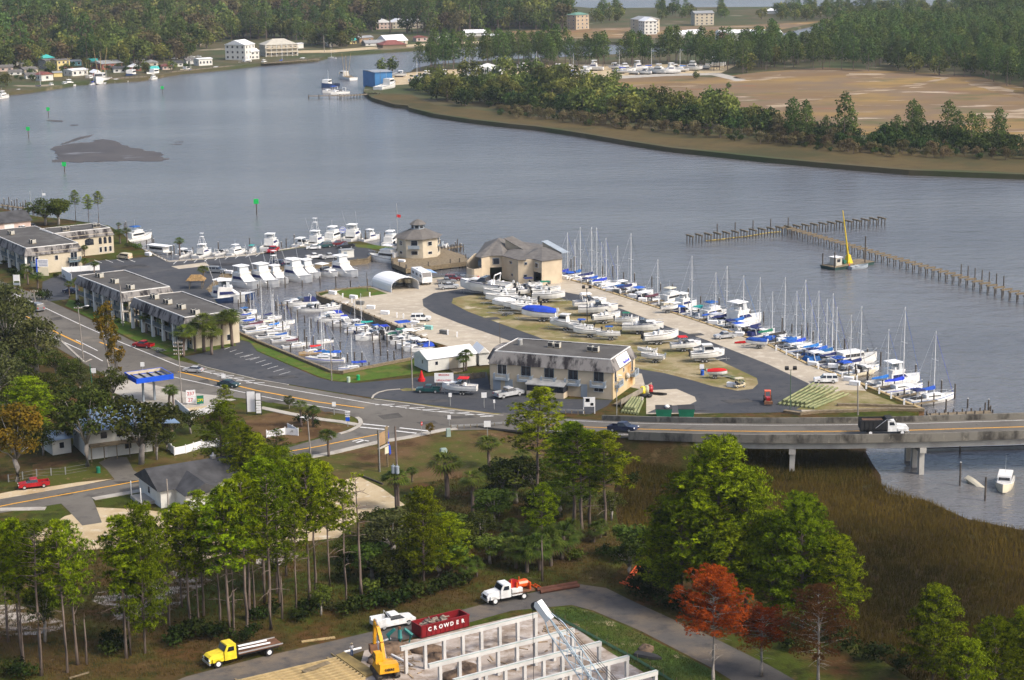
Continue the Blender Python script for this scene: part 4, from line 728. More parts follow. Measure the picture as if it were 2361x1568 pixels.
class Bld:
    """building with its own frame: x along the seen front (a to b), y away from it"""
    def __init__(s,name,label,cat,a,b,depth,z=0.0,group=None,za=None):
        A,B=(G(*a,z if za is None else za),G(*b,z if za is None else za));A.z=B.z=z
        s.W=(B-A).length;s.D=depth;s.rz=math.atan2(B.y-A.y,B.x-A.x)
        s.o=thing(name,label,cat,A,s.rz,group)
    def part(s,name,mb,mat,parent=None,smooth=False):return link(name,mb.mesh(name,mat,smooth),parent or s.o)
    def face(s,f,u,v=0.0):
        """point and turn on a wall: f front, r right, l left, b back; u along it"""
        return{'f':((u,-v),0),'r':((s.W+v,u),math.pi/2),'l':((-v,s.D-u),-math.pi/2),'b':((s.W-u,s.D+v),math.pi)}[f]
    def window(s,f,u,z,w,h,fm=None,gm=None,name='window',inset=0.0):
        (x,y),rz=s.face(f,u,0.02-inset)
        k=('win',round(w,2),round(h,2),(fm or m_trim).name,(gm or m_glass).name)
        if k not in MESH:
            fr=MB();t=.08
            fr.box(-w/2,-.05,0,w/2,.02,t).box(-w/2,-.05,h-t,w/2,.02,h).box(-w/2,-.05,t,-w/2+t,.02,h-t).box(w/2-t,-.05,t,w/2,.02,h-t)
            if w>1.3:fr.box(-.03,-.04,t,.03,.02,h-t)
            MESH[k]=(fr.mesh('window',fm or m_trim),MB().box(-w/2+t,-.015,t,w/2-t,.015,h-t).mesh('pane',gm or m_glass))
        o=link(name,MESH[k][0],s.o,(x,y,z));o.rotation_euler=(0,0,rz);link('pane',MESH[k][1],o)
        return o
    def door(s,f,u,w,h,mat,z=0.0,name='door'):
        (x,y),rz=s.face(f,u,0.03);o=link(name,MB().box(-w/2,-.05,0,w/2,.03,h).mesh(name,mat),s.o,(x,y,z));o.rotation_euler=(0,0,rz)
        hd=link('handle',MB().box(w/2-.18,-.1,h*.48,w/2-.1,-.05,h*.54).mesh('handle',m_tin),o);return o
    def balcony(s,f,u,z,w,dp=1.0,mat=None):
        (x,y),rz=s.face(f,u);k=('bal',round(w,2),dp,(mat or m_bgrey).name)
        if k not in MESH:
            rl=MB().box(-w/2,-dp,.95,w/2,-dp+.07,1.05).box(-w/2,-dp,.95,-w/2+.07,0,1.05).box(w/2-.07,-dp,.95,w/2,0,1.05)
            n=int(w/.2)
            for i in range(n+1):t=-w/2+(w-.05)*i/n;rl.box(t,-dp,.12,t+.05,-dp+.05,.95)
            for i in range(int(dp/.2)):
                for sx in(-w/2,w/2-.05):rl.box(sx,-dp+.2*i,.12,sx+.05,-dp+.2*i+.05,.95)
            for sx in(-w/2,w/2-.45):rl.box(sx,-dp-.02,.1,sx+.45,-dp+.03,.97)
            MESH[k]=(MB().box(-w/2,-dp,-.25,w/2,0,.12).mesh('balcony',mat or m_bgrey),rl.mesh('railing',mat or m_bgrey))
        o=link('balcony',MESH[k][0],s.o,(x,y,z));o.rotation_euler=(0,0,rz);link('railing',MESH[k][1],o);return o
    def mansard(s,ze,zt,out=.35,inn=.75,mat=None,top=None):
        W,D=s.W,s.D
        def ring(o,z):return[(-o,-o,z),(W+o,-o,z),(W+o,D+o,z),(-o,D+o,z)]
        m=s.part('mansard',MB().loft([ring(-.02,ze),ring(out,ze),ring(-inn,zt),ring(-inn-.25,zt),ring(-inn-.25,zt-.25)],True,False),mat or m_mans)
        s.part('edge_trim',MB().loft([ring(-inn+.06,zt-.12),ring(-inn+.06,zt+.05),ring(-inn-.14,zt+.05),ring(-inn-.14,zt-.1)],True,False),m_trim,m)
        s.part('flat_roof',MB().box(inn+.2,inn+.2,zt-.4,W-inn-.2,D-inn-.2,zt-.12),top or m_flat)
    def world(s,x,y,z):return Matrix.Rotation(s.rz,3,'Z')@Vector((x,y,z))+s.o.location
MESH={}
ACB=[('casing',MB().box(-.45,-.45,.12,.45,.45,.95).mesh('casing',m_ac)),('grille',MB().box(-.47,-.4,.2,-.44,.4,.85).box(-.4,-.47,.2,.4,-.44,.85).mesh('grille',m_dark)),('fan_guard',MB().tube((0,0,.95),(0,0,1.0),.36,.36,10).mesh('fan_guard',m_dark)),('base',MB().box(-.5,-.5,0,.5,.5,.12).mesh('base',m_wood))]
ACS=[]
def ac(b,x,y,z,where):
    ACS.append((place(ACB,'air_conditioner',None,'air conditioner',b.world(x,y,z),b.rz,'rooftop air conditioners',1.15),where))

# the two-storey office in the middle of the picture
of=Bld('office_building','tan two-storey office with black streaked mansard roof and five small balconies','building',(1131,898),(1413.5,921.5),13.6)
W,D=of.W,of.D
of.part('wall',MB().box(0,0,0,W-.3,D,6.0),m_stucco);of.part('end_wall',MB().box(W-.3,0.003,0,W,D-.003,5.99),m_stain)
of.mansard(5.35,7.75)
of.part('bay',MB().prism([(0.5,2.2),(-1.6,3.6),(-1.9,6.5),(-1.6,9.4),(0.5,10.6)],0,5.6),m_stucco);of.part('bay_roof',MB().loft([[(0.5,1.6,5.3),(-2.1,3.3,5.3),(-2.5,6.5,5.3),(-2.1,9.8,5.3),(0.5,11.2,5.3)],[(1.2,2.6,7.5),(-.9,3.9,7.5),(-1.2,6.5,7.5),(-.9,9.2,7.5),(1.2,10.4,7.5)]]),m_mans)
for u in(.10,.297,.487,.681,.887):
    of.window('f',u*W,3.15,2.0,2.15,m_trim if u<.12 else m_dblue);of.balcony('f',u*W,2.55,3.1)
for u in(.03+.025,.155):of.door('f',u*W,1.6,2.4,m_bgrey)
of.door('f',.768*W,1.3,2.6,m_bgrey);of.window('f',.887*W,1.3,2.0,1.1,m_trim);of.window('f',.715*W,2.3,.8,.8,m_bgrey,m_bgrey,'vent_panel')
for v,z,w,h in((.10,3.0,1.1,2.2),(.86,3.0,1.1,2.2),(.47,4.0,.8,1.0),(.62,1.8,.5,.7),(.80,2.0,.5,.7)):of.window('r',v*D,z,w,h,m_trim)
of.balcony('r',.16*D,2.4,2.6);of.balcony('r',.86*D,2.4,2.6);of.window('r',.17*D,.9,1.0,1.2,m_bgrey,m_bgrey,'vent_panel')
ex=of.part('exhaust_hood',MB().ball((W+.35,.57*D,3.0),.55,.55,.65),m_ac,None,True)
pc=of.part('porch',MB().box(.34*W,-2.6,0,.64*W,-.01,1.1),m_stucco);of.part('glazing',MB().box(.342*W,-2.58,1.1,.638*W,-.02,2.45),m_glass,pc);of.part('porch_roof',MB().add([(.33*W,-2.9,2.5),(.645*W,-2.9,2.5),(.645*W,0,3.1),(.33*W,0,3.1),(.33*W,-2.9,2.35),(.645*W,-2.9,2.35),(.645*W,0,2.95),(.33*W,0,2.95)],[(0,1,2,3),(7,6,5,4),(0,4,5,1),(1,5,6,2),(2,6,7,3),(3,7,4,0)]),m_tin,pc)
sg=of.part('roof_sign',MB().add([(W+.42,D*.22,5.6),(W+.42,D*.72,5.6),(W-.55,D*.72,7.55),(W-.55,D*.22,7.55),(W+.36,D*.22,5.55),(W+.36,D*.72,5.55),(W-.62,D*.72,7.5),(W-.62,D*.22,7.5)],[(0,1,2,3),(7,6,5,4),(0,4,5,1),(2,6,7,3),(1,5,6,2),(3,7,4,0)]),m_trim)
ink=M('blue_ink',(.10,.10,.62),.6)
sc=MB();rr=random.Random(4)
for i in range(7):
    y=D*.42+i*.52;z0=.30+.05*rr.random();z1=z0+(.62 if i%3==0 else .34);P=lambda yy,t:(W+.46-t*.5,yy,5.62+t)
    sc.bar(P(y,z0),P(y+.12,z1),.07).bar(P(y+.12,z1),P(y+.32,z0),.07).bar(P(y+.32,z0),P(y+.52,z0+.1),.06)
sc.bar((W+.40,D*.40,5.86),(W+.36,D*.68,5.94),.05);of.part('script_lettering',sc,ink,sg)
for x,y,l in((10.0,7.6,'first of the pair in the middle of the office roof'),(11.5,7.4,'second of the pair in the middle of the office roof'),(18.6,6.6,'dark sided, near the lit end of the office roof'),(19.9,6.4,'white sided, near the lit end of the office roof')):ac(of,x,y,7.64,l)
vt=of.part('roof_vent',MB().tube((3.4,7.6,7.6),(3.4,7.6,8.7),.5,.5,10).tube((3.4,7.6,8.7),(3.4,7.6,8.8),.58,.5,10),m_tin)
# motel rows
def motel(label,a,b,depth,where,ztop=7.2,gal=True,nacs=4):
    m=Bld('motel_block',label,'motel',a,b,depth,0.0,'motel blocks',ztop);m.o.location.z=0;W,D=m.W,m.D
    sb=1.9 if gal else 0.0
    m.part('wall',MB().box(0,sb,0,W,D,ztop-1.3),m_stucco2);m.mansard(ztop-2.1,ztop,.3,.6)
    if gal:
        m.part('gallery_floor',MB().box(0,0,2.55,W,sb,2.75),m_conc)
        rail=MB().box(0,.05,3.65,W,.12,3.75)
        for i in range(int(W/.3)):rail.box(.3*i,.06,2.75,.3*i+.05,.11,3.65)
        m.part('gallery_railing',rail,m_dblue)
        for i in range(6):
            x=.3+(W-.6)*i/5;m.part('column',MB().taper(x-.32,-.1,x+.32,.55,0,x-.26,-.05,x+.26,.45,ztop-2.1),m_trim)
        for i in range(9):
            x=W*(i+.5)/9
            for z in(0,2.78):
                (px,py),rz=(x-.5,sb+.0),0;o=link('door',MB().box(-.45,-.06,0,.45,0,2.05).mesh('door',m_dblue),m.o,(x-.6,sb,z))
                wd=m.window('f',x+.7,z+.8,1.3,1.2,m_trim);wd.location.y=sb-.02
    m.window('r',D*.2,3.2,1.0,1.4);m.window('r',D*.55,3.2,1.0,1.4);m.window('r',D*.8,.8,1.0,1.4)
    for i in range(nacs):
        for j in(0,1):ac(m,W*(i+.55)/nacs+j*1.1,D*.30+.25*j,ztop-.11,'%s of %s on %s'%(('first','second')[j],('the first pair','the second pair','the third pair','the fourth pair')[i],where))
    return m
motel('long flat roofed motel block with palms, nearer the wide road',Q(0,1,1200,1175),Q(0,1,1690,1365),13.2,'the nearer long motel')
motel('long flat roofed motel block set back behind the nearer one',Q(0,1,690,972),Q(0,1,1110,1135),13.2,'the farther long motel',7.2,True,3)
o1=motel('older motel block behind the blue and white sign',Q(0,1,-160,560),Q(0,1,225,725),15.5,'the older motel by the sign',7.2,True,2)
for u,z in((.18,0),(.18,2.75),(.86,0),(.86,2.75)):o1.window('r',o1.D*u,z+.1,1.9,2.1,m_trim)
o1.balcony('r',o1.D*.18,2.6,3.2,1.1,m_dblue);o1.balcony('r',o1.D*.86,2.6,3.4,1.1,m_dblue)
o2=motel('older motel wing with arched windows beside the boat ramp',Q(0,1,475,590),Q(0,1,1040,530),11.5,'the older motel wing',7.2,False,2)
for i,u in enumerate((.60,.78,.86,.94)):
    w=2.6 if i==0 else .9
    k=('arch',w);pts=[(-w/2,0),(w/2,0),(w/2,1.4)]+[(w/2*math.cos(t),1.4+.5*math.sin(t))for t in(.5,1.0,1.57,2.1,2.6)]+[(-w/2,1.4)]
    o2.part('arched_window',MB().add([(u*o2.W+x,-.04,2.9+z)for x,z in pts]+[(u*o2.W+x,.02,2.9+z)for x,z in pts],[tuple(range(len(pts)))]+[(q,(q+1)%len(pts),len(pts)+(q+1)%len(pts),len(pts)+q)for q in range(len(pts))]),m_glass)
    if i:o2.window('f',u*o2.W,.5,.9,1.6)
o3=Bld('waterfront_house','pink walled building with a long dark roof behind the older motel','building',(-30,541),(72,530),11,0)
o3.part('wall',MB().box(0,0,0,o3.W,11,3.0),m_pink);o3.part('garage_door',MB().box(o3.W*.4,-.06,0,o3.W*.62,0,2.5),m_trim)
o3.part('roof',MB().add([(-.6,-.6,2.9),(o3.W+.6,-.6,2.9),(o3.W+.6,11.6,2.9),(-.6,11.6,2.9),(-.6,5.5,5.6),(o3.W+.6,5.5,5.6)],[(0,1,5,4),(2,3,4,5),(1,2,5),(3,0,4),(0,3,2,1)]),m_dshing)
for o,wh in ACS:o['label']='boxy air conditioner, '+wh

# octagonal harbour office on its timber deck
oc=thing('octagonal_building','tan octagonal two-storey harbour office with a glazed cupola on a timber deck','building',G(965,590),R(22.5-8))
oct_=lambda r,z,n=8:[(r*math.cos(2*math.pi*k/n),r*math.sin(2*math.pi*k/n),z)for k in range(n)]
link('wall',MB().loft([oct_(6.2,.3),oct_(6.0,5.8)]).mesh('wall',m_stucco2),oc)
rf=link('roof',MB().loft([oct_(5.9,5.5),oct_(6.9,5.6),oct_(2.1,7.7),oct_(1.9,7.7)],True,False).mesh('roof',m_shing),oc)
cu=link('cupola',MB().loft([oct_(1.9,7.6),oct_(1.9,9.0)]).mesh('cupola',m_bgrey),oc)
link('cupola_roof',MB().loft([oct_(2.5,8.95),oct_(1.3,9.8),oct_(.25,10.3)]).mesh('cupola_roof',m_shing),cu)
for k in range(8):
    a=2*math.pi*(k+.5)/8;c=math.cos(math.pi/8)
    g=link('cupola_window',MB().box(-.5,-.04,0,.5,.04,.75).mesh('cupola_window',m_glass),cu,(1.9*c*math.cos(a),1.9*c*math.sin(a),7.95));g.rotation_euler=(0,0,a+math.pi/2)
    for z,h in((3.6,1.7),(1.2,1.2)):
        f=link('window',MB().box(-1.0,-.06,0,1.0,.03,h).mesh('window',m_trim),oc,(6.13*c*math.cos(a),6.13*c*math.sin(a),z));f.rotation_euler=(0,0,a+math.pi/2);link('pane',MB().box(-.88,-.09,.1,.88,-.05,h-.1).mesh('pane',m_glass),f)
        f.scale=(1 if k%2 else .7,1,1 if k%2 else .7)
    if k%2:
        bl=link('balcony',MB().box(-1.6,-1.2,0,1.6,0,.15).box(-1.6,-1.2,.15,1.6,-1.12,1.0).mesh('balcony',m_bgrey),oc,(6.1*c*math.cos(a),6.1*c*math.sin(a),3.0));bl.rotation_euler=(0,0,a+math.pi/2)
dk=thing('timber_deck','timber pile deck wrapped round the octagonal building','deck',G(965,590));dl=dk.location
DECK=[G(*p,.3)-dl for p in((898,582),(905,607),(936,620),(1040,607),(1083,603),(1070,588),(1025,574),(950,566))]
link('decking',MB().prism(DECK,.1,.3).mesh('decking',m_wood),dk);link('fascia',MB().prism([p*1.003 for p in DECK],-.9,.09).mesh('fascia',m_wood),dk)
for k in range(len(DECK)):
    for t in(0,.5):
        p=DECK[k].lerp(DECK[(k+1)%len(DECK)],t)*.98;link('piling',MB().tube((p.x,p.y,-2.2),(p.x,p.y,1.4 if k<5 else .4),.16,.15,6).mesh('piling',m_dwood),dk)

# tan marina store with several roofs
st=thing('marina_store','tan marina store with grey shingled hips, curved stair wall and covered drive-through','building',G(1195,653));sl=st.location
def SL(x,y,z=0.0):p=G(x,y,0)-sl;return Vector((p.x,p.y,z))
def SP(pts):return[SL(*p)for p in pts]
up=SP([(1111,648),(1130,643.4),(1157.6,642.3),(1195.2,653),(1230.7,652),(1249.5,657.4),(1296.2,651),(1288,622),(1190,608),(1120,614)])
link('upper_wall',MB().prism(up,3.0,6.1).mesh('upper_wall',m_stucco),st)
link('lower_wall',MB().prism(SP([(1157.6,642.3),(1195.2,653),(1230.7,652),(1226,640),(1243,638),(1249.5,657.4),(1296.2,651),(1288,622),(1190,608),(1165,625)]),0,3.0).mesh('lower_wall',m_stucco),st)
link('stair_base',MB().prism(SP([(1111,648),(1130,643.4),(1126,628),(1108,632)]),0,3.0).mesh('stair_base',m_stucco),st)
cw=[SL(1077+17*(1-math.cos(t)),646+4.5*math.sin(t))for t in(0,.4,.8,1.2,1.57)]+SP([(1111.4,648.5)])
def strip(pts,z0s,z1s,th=.25):
    m=MB()
    for i in range(len(pts)-1):
        a,b=pts[i],pts[i+1];d=(b-a).normalized();n=Vector((-d.y,d.x,0))*th
        m.add([(a.x,a.y,z0s),(b.x,b.y,z0s),(b.x+n.x,b.y+n.y,z0s),(a.x+n.x,a.y+n.y,z0s),(a.x,a.y,z1s[i]),(b.x,b.y,z1s[i+1]),(b.x+n.x,b.y+n.y,z1s[i+1]),(a.x+n.x,a.y+n.y,z1s[i])],[(0,3,2,1),(4,5,6,7),(0,1,5,4),(1,2,6,5),(2,3,7,6),(3,0,4,7)])
    return m
link('curved_wall',strip(cw,0,[3.4]*6).mesh('curved_wall',m_stucco),st)
link('stair_wall',strip(SP([(1078,640),(1084,637),(1096,634),(1112,631)]),0,[4.2,4.6,5.6,5.6]).mesh('stair_wall',m_stucco),st)
stp=MB()
for i in range(10):p=SL(1092+1.9*i,641);stp.box(p.x-.3,p.y-.6,0,p.x+.3,p.y+.9,.6+.28*i)
link('stair',stp.mesh('stair',m_conc),st)
def hip(name,pts,apex,z0,z1,over=1.04,mat=None):
    c=sum((Vector(p)for p in pts),Vector())/len(pts);ps=[c+(Vector(p)-c)*over for p in pts]
    return link(name,MB().add([(p.x,p.y,z0)for p in ps]+[(p.x,p.y,z0+.18)for p in ps]+[(apex.x,apex.y,z1)],[tuple(range(len(ps)))]+[(k,(k+1)%len(ps),len(ps)+(k+1)%len(ps),len(ps)+k)for k in range(len(ps))]+[(len(ps)+k,len(ps)+(k+1)%len(ps),2*len(ps))for k in range(len(ps))]).mesh(name,mat or m_shing),st)
hip('roof',SP([(1098,645),(1111,648),(1130,643.4),(1160,643),(1168,632),(1178,609),(1120,612)]),SL(1152,622),6.0,8.6)
hip('roof',SP([(1160,643),(1195.2,653),(1212,653),(1240,640),(1288,622),(1190,608)]),SL(1205,625),5.95,7.0)
hip('roof',SP([(1200,651),(1230.7,652),(1249.5,657.4),(1296.2,651),(1290,630),(1225,632)]),SL(1250,637),6.05,7.7)
def wedge(name,a,b,w,z0,z1,mat,rm,back=3.4):
    A,B=SL(*a,z0),SL(*b,z0);d=(B-A).normalized();n=Vector((-d.y,d.x,0))*back;e=.12;up1=Vector((0,0,e))
    At=Vector((A.x,A.y,z1));vs=[A,B,At,A+n,B+n,At+n]
    o=link(name,MB().add(vs,[(0,1,2),(5,4,3),(0,3,4,1),(1,4,5,2),(2,5,3,0)]).mesh(name,mat),st)
    q=[At-d*.3-n*.12+up1,B+d*.5-n*.12+up1,B+d*.5+n*1.05+up1,At-d*.3+n*1.05+up1]
    link('slope',MB().add([*q,*[v-up1 for v in q]],[(0,1,2,3),(7,6,5,4),(0,4,5,1),(1,5,6,2),(2,6,7,3),(3,7,4,0)]).mesh('slope',rm),o)
wedge('clerestory',(1166,628),(1212,634),3,6.3,9.0,m_stucco,m_shing);wedge('clerestory',(1252,632),(1296,640),3,6.4,8.6,m_stucco,m_bgrey,2.0)
def stwin(name,x,y,z,w,h,ang,mat=None,fm=None):
    p=SL(x,y);o=link(name,MB().box(-w/2-.1,-.06,-.1,w/2+.1,.05,h+.1).mesh(name,fm or m_bgrey),st,(p.x,p.y,z));o.rotation_euler=(0,0,ang);link('pane',MB().box(-w/2,-.09,0,w/2,-.05,h).mesh('pane',mat or m_glass),o)
a1=heading((1157.6,642.3),(1195.2,653));a2=heading((1195.2,653),(1230.7,652));a3=heading((1230.7,652),(1249.5,657.4));a0=heading((1130,643.4),(1157.6,642.3))
stwin('window',1144.5,643.0,3.9,1.5,1.5,a0);stwin('window',1178,648.2,4.6,.9,.5,a1);stwin('window',1181,649,1.5,.6,.45,a1);stwin('window',1211.5,652.6,1.6,.7,.5,a2);stwin('window',1213,652.6,4.8,.5,.5,a2);stwin('window',1238,654.3,4.2,1.2,1.1,a3,None,m_trim);stwin('door',1233,646,0,1.0,2.2,a3,m_bgrey,m_bgrey);stwin('door',1111,634,3.6,.9,2.0,0,m_bgrey,m_bgrey)
link('balcony',MB().box(SL(1103,640).x,SL(1103,640).y-.9,3.2,SL(1117,640).x,SL(1103,640).y+.6,4.4).mesh('balcony',m_bgrey),st)

# sheds, carport, canopy, houses
def gabled(name,label,cat,a,b,depth,h,rh,wm,rm,z=0.0,over=.35,base=0.0,group=None,ridge='x',hipped=False):
    s=Bld(name,label,cat,a,b,depth,z,group);W,D=s.W,depth
    s.part('wall',MB().box(0,0,base,W,D,h),wm)
    o=over;e=h-.08
    if ridge=='x':
        i=min(W*.35,D*.5)if hipped else 0
        vs=[(-o,-o,e),(W+o,-o,e),(W+o,D+o,e),(-o,D+o,e),(-o+i,D/2,h+rh),(W+o-i,D/2,h+rh)]
        fs=[(0,1,5,4),(2,3,4,5),(1,2,5),(3,0,4),(0,3,2,1)]
    else:
        i=min(D*.35,W*.5)if hipped else 0
        vs=[(-o,-o,e),(W+o,-o,e),(W+o,D+o,e),(-o,D+o,e),(W/2,-o+i,h+rh),(W/2,D+o-i,h+rh)]
        fs=[(1,2,5,4),(3,0,4,5),(0,1,4),(2,3,5),(0,3,2,1)]
    s.part('roof',MB().add(vs,fs),rm)
    if not hipped:
        for xx in((0,W)if ridge=='x' else(0,D)):
            g=[(xx,0,h),(xx,D,h),(xx,D/2,h+rh-.1)]if ridge=='x' else[(0,xx,h),(W,xx,h),(W/2,xx,h+rh-.1)]
            t=.25 if xx==0 else-.25;v2=[(p[0]+(t if ridge=='x' else 0),p[1]+(t if ridge=='y' else 0),p[2])for p in g]
            q=.37*(-1 if xx==0 else 1);g=[(p[0]+(q if ridge=='x' else 0),p[1]+(q if ridge=='y' else 0),p[2])for p in g]
            s.part('gable',MB().add(g+v2,[(0,1,2),(5,4,3),(0,3,4,1),(1,4,5,2),(2,5,3,0)]),wm)
    return s
sh=gabled('storage_shed','long cream shed with bright white metal roof beside the inner basin','shed',Q(1,2,1590,305),Q(1,2,2030,245),6.6,2.9,1.3,m_wwall,m_wroof,0,.25,.25)
sh.window('f',1.9,1.4,.8,.9);sh.window('l',4.0,1.4,.7,.9);d_=sh.door('f',5.8,2.0,2.3,m_stucco2,.3)
for i in range(9):sh.part('siding_board',MB().box(-.03,-.03,.45+i*.27,sh.W+.03,-.005,.70+i*.27),m_wwall)
tag(link('ramp',MB().add([(0,0,.35),(2.2,0,.35),(2.4,-2.6,.05),(-.2,-2.6,.05),(0,0,0),(2.2,0,0),(2.4,-2.6,0),(-.2,-2.6,0)],[(0,1,2,3),(0,4,5,1),(1,5,6,2),(2,6,7,3),(3,7,4,0)]).mesh('ramp',m_wood),None,sh.world(4.7,-.1,0),sh.rz),'sloping timber ramp at the shed doors','ramp')
sh2=gabled('storage_shed','smaller white roofed shed squeezed between long shed and office','shed',Q(1,2,2060,245),Q(1,2,2150,238),5.5,2.9,1.2,m_wwall,m_wroof,0,.25,.25,None,'y')
# arched white carport over two boats
cp=Bld('fabric_carport','white arched fabric carport sheltering two boats','carport',Q(1,1,1250,1130),Q(1,1,1505,1098),10.5)
arch=[(cp.W/2-cp.W/2*math.cos(t)*(1 if abs(math.cos(t))<.95 else 1),1.4+2.0*math.sin(t))for t in[math.pi*k/12 for k in range(13)]]
arch=[(0,0)]+arch+[(cp.W,0)]
cv=MB()
for i in range(len(arch)-1):
    (x0,z0),(x1,z1)=arch[i],arch[i+1];cx_,k=cp.W/2,.985
    inn=lambda x,z:(cx_+(x-cx_)*k,z*k if z>0 else 0)
    (u0,w0),(u1,w1)=inn(x0,z0),inn(x1,z1)
    cv.add([(x0,0,z0),(x1,0,z1),(x1,10.5,z1),(x0,10.5,z0),(u0,0,w0),(u1,0,w1),(u1,10.5,w1),(u0,10.5,w0)],[(0,1,2,3),(7,6,5,4),(0,4,5,1),(2,6,7,3),(1,5,6,2),(3,7,4,0)])
cp.part('canopy',cv,m_wroof,None,False)
for y in(0.1,3.5,7,10.3):
    for x in(.12,cp.W-.12):cp.part('post',MB().tube((x,y,0),(x,y,1.5),.06,.06,6),m_tin)
# fuel canopy with vivid blue fascia
ca=Bld('fuel_canopy','fuel station canopy with vivid blue fascia on slim posts','canopy',Q(0,2,1148,322),Q(0,2,1258,385),1.0,0,None,5.0);ca.o.location.z=0
cw_,cd_=ca.W,(G(*Q(0,2,1585,330),5.0)-G(*Q(0,2,1258,385),5.0)).length
fb=MB()
for x0,y0,x1,y1 in((0,0,cw_,.12),(0,cd_-.12,cw_,cd_),(0,.12,.12,cd_-.12),(cw_-.12,.12,cw_,cd_-.12)):fb.box(x0,y0,4.55,x1,y1,5.55)
ca.part('fascia',fb,m_blue);ca.part('inner_lining',MB().box(.12,.12,4.9,.16,cd_-.12,5.5).box(.16,cd_-.16,4.9,cw_-.12,cd_-.12,5.5),m_stucco2);ca.part('deck',MB().box(.14,.14,4.6,cw_-.14,cd_-.14,4.75),m_tin)
for i in range(4):ca.part('joist',MB().box(.2,cd_*(i+.7)/4.6,4.75,cw_-.2,cd_*(i+.7)/4.6+.2,5.0),m_dark)
for x,y in((cw_*.5,cd_*.32),(cw_*.5,cd_*.62)):ca.part('post',MB().box(x-.18,y-.18,0,x+.18,y+.18,4.6),m_bgrey)
# house with blue metal roof behind the oaks
hs=gabled('raised_house','two-storey house with pale blue metal hip roof behind the oaks','house',(205,1060),(352,1040),11,5.3,2.4,m_wwall,m_bmetal,0,1.2,0,None,'x',True)
for i in range(15):hs.part('roof_seam',MB().bar((i*hs.W/14*.9+.5,-1.15,5.34),(i*hs.W/14*.62+hs.W*.17,5.3,7.66),.06),m_bmetal)
for u,z in((.25,3.4),(.5,3.4),(.75,3.4),(.62,1.0)):hs.window('f',u*hs.W,z,1.3,1.3)
hs.door('f',.18*hs.W,2.6,2.2,m_trim,0,'garage_door');hs.part('porch_deck',MB().box(0,-1.9,2.5,hs.W,-.01,2.75),m_wood)
for i in range(6):hs.part('porch_post',MB().box(i*(hs.W-.15)/5,-1.85,0,i*(hs.W-.15)/5+.15,-1.7,2.5),m_wood)
hs.part('porch_wing',MB().box(hs.W,2,2.5,hs.W+4.5,9,2.75),m_wood);hs.part('porch_roof',MB().add([(hs.W-.5,1,5.0),(hs.W+5.5,1,4.2),(hs.W+5.5,10,4.2),(hs.W-.5,10,5.0),(hs.W-.5,1,4.9),(hs.W+5.5,1,4.1),(hs.W+5.5,10,4.1),(hs.W-.5,10,4.9)],[(0,1,2,3),(7,6,5,4),(0,4,5,1),(1,5,6,2),(2,6,7,3),(3,7,4,0)]),m_bmetal)
gr=gabled('garage_wing','low side building with grey lean roof under the shaded oak','shed',(122,1050),(165,1043),6,2.8,.9,m_wwall,m_bmetal,0,.5)
gr.window('f',gr.W*.5,1.0,1.0,1.2)
# dark roofed building behind the pines
db=gabled('cottage','low cottage with dark shingle roof and pale blue gable behind the pines','house',(372,1172),(585,1136),10.5,3.0,2.4,m_wwall,m_dshing,0,.6)
for g_ in db.o.children:
    if g_.name.startswith('gable'):g_.data.materials[0]=M('aqua_boards',(.20,.42,.45),.8,.08)
db.part('wing',MB().box(2.5,-4.5,0,9,-.01,2.9),m_wwall);db.part('wing_roof',MB().add([(2.2,-5,2.85),(9.3,-5,2.85),(5.75,-5,4.5),(2.2,4,2.95),(9.3,4,2.95),(5.75,4,4.6)],[(0,1,2),(5,4,3),(1,4,5,2),(0,2,5,3),(0,3,4,1)]),m_dshing)
db.part('roof_cowl',MB().tube((11,5.2,5.3),(11,5.2,5.8),.45,.55,8).tube((11,5.2,5.8),(11,5.2,6.3),.3,.1,8),m_tin);db.window('l',5,1.0,1.2,1.3);db.part('porch_step',MB().box(-2.4,3,0,-.01,8,.5),m_conc)
for y in(3.1,7.8):db.part('porch_post',MB().box(-2.3,y,.5,-2.15,y+.15,2.9),m_trim)

# ---- buildings across the river (seen a few tens of pixels wide)
def far(label,a,b,hpx,rpx,depth,wm,rm,kind='gable',wins=(0,0),z=.5,name='house',cat='house',ridge='x',doors=0,gallery=0):
    g=G(*a,z);s=PX(g)[2]*math.cos(PITCH);h,rh=hpx/s,rpx/s
    b_=gabled(name,label,cat,a,b,depth,h,max(rh,.3),wm,rm,z,.5,-1.0,'buildings across the river',ridge,kind=='hip')
    nx,nz=wins
    for j in range(nz):
        for i in range(nx):b_.window('f',b_.W*(i+.5)/nx,h*(j+.28)/max(nz,1),min(1.6,b_.W/nx*.5),min(1.7,h/max(nz,1)*.5),m_trim)
        for i in range(max(1,int(depth/4))if nx else 0):b_.window('l',depth*(i+.5)/max(1,int(depth/4)),h*(j+.28)/nz,1.2,min(1.7,h/nz*.5),m_trim);b_.window('r',depth*(i+.5)/max(1,int(depth/4)),h*(j+.28)/nz,1.2,min(1.7,h/nz*.5),m_trim)
    for k in range(gallery):
        zz=h*(k+1)/(gallery+1);b_.part('gallery',MB().box(0,-1.8,zz-.15,b_.W,0,zz).box(0,-1.8,zz,b_.W,-1.72,zz+.9),wm)
    if gallery:
        for i in range(7):b_.part('column',MB().box(b_.W*i/6.2,-1.8,-1,b_.W*i/6.2+.35,-1.45,h),m_trim)
    return b_
far('tall white three-storey house with twin gables on the west waterfront',(520,138),(566,139),34,10,12,m_wwall,m_wroof,wins=(4,3),ridge='y')
far('low white wing beside the tall white waterfront house',(569,138),(598,136),18,6,9,m_wwall,m_wroof,wins=(3,2))
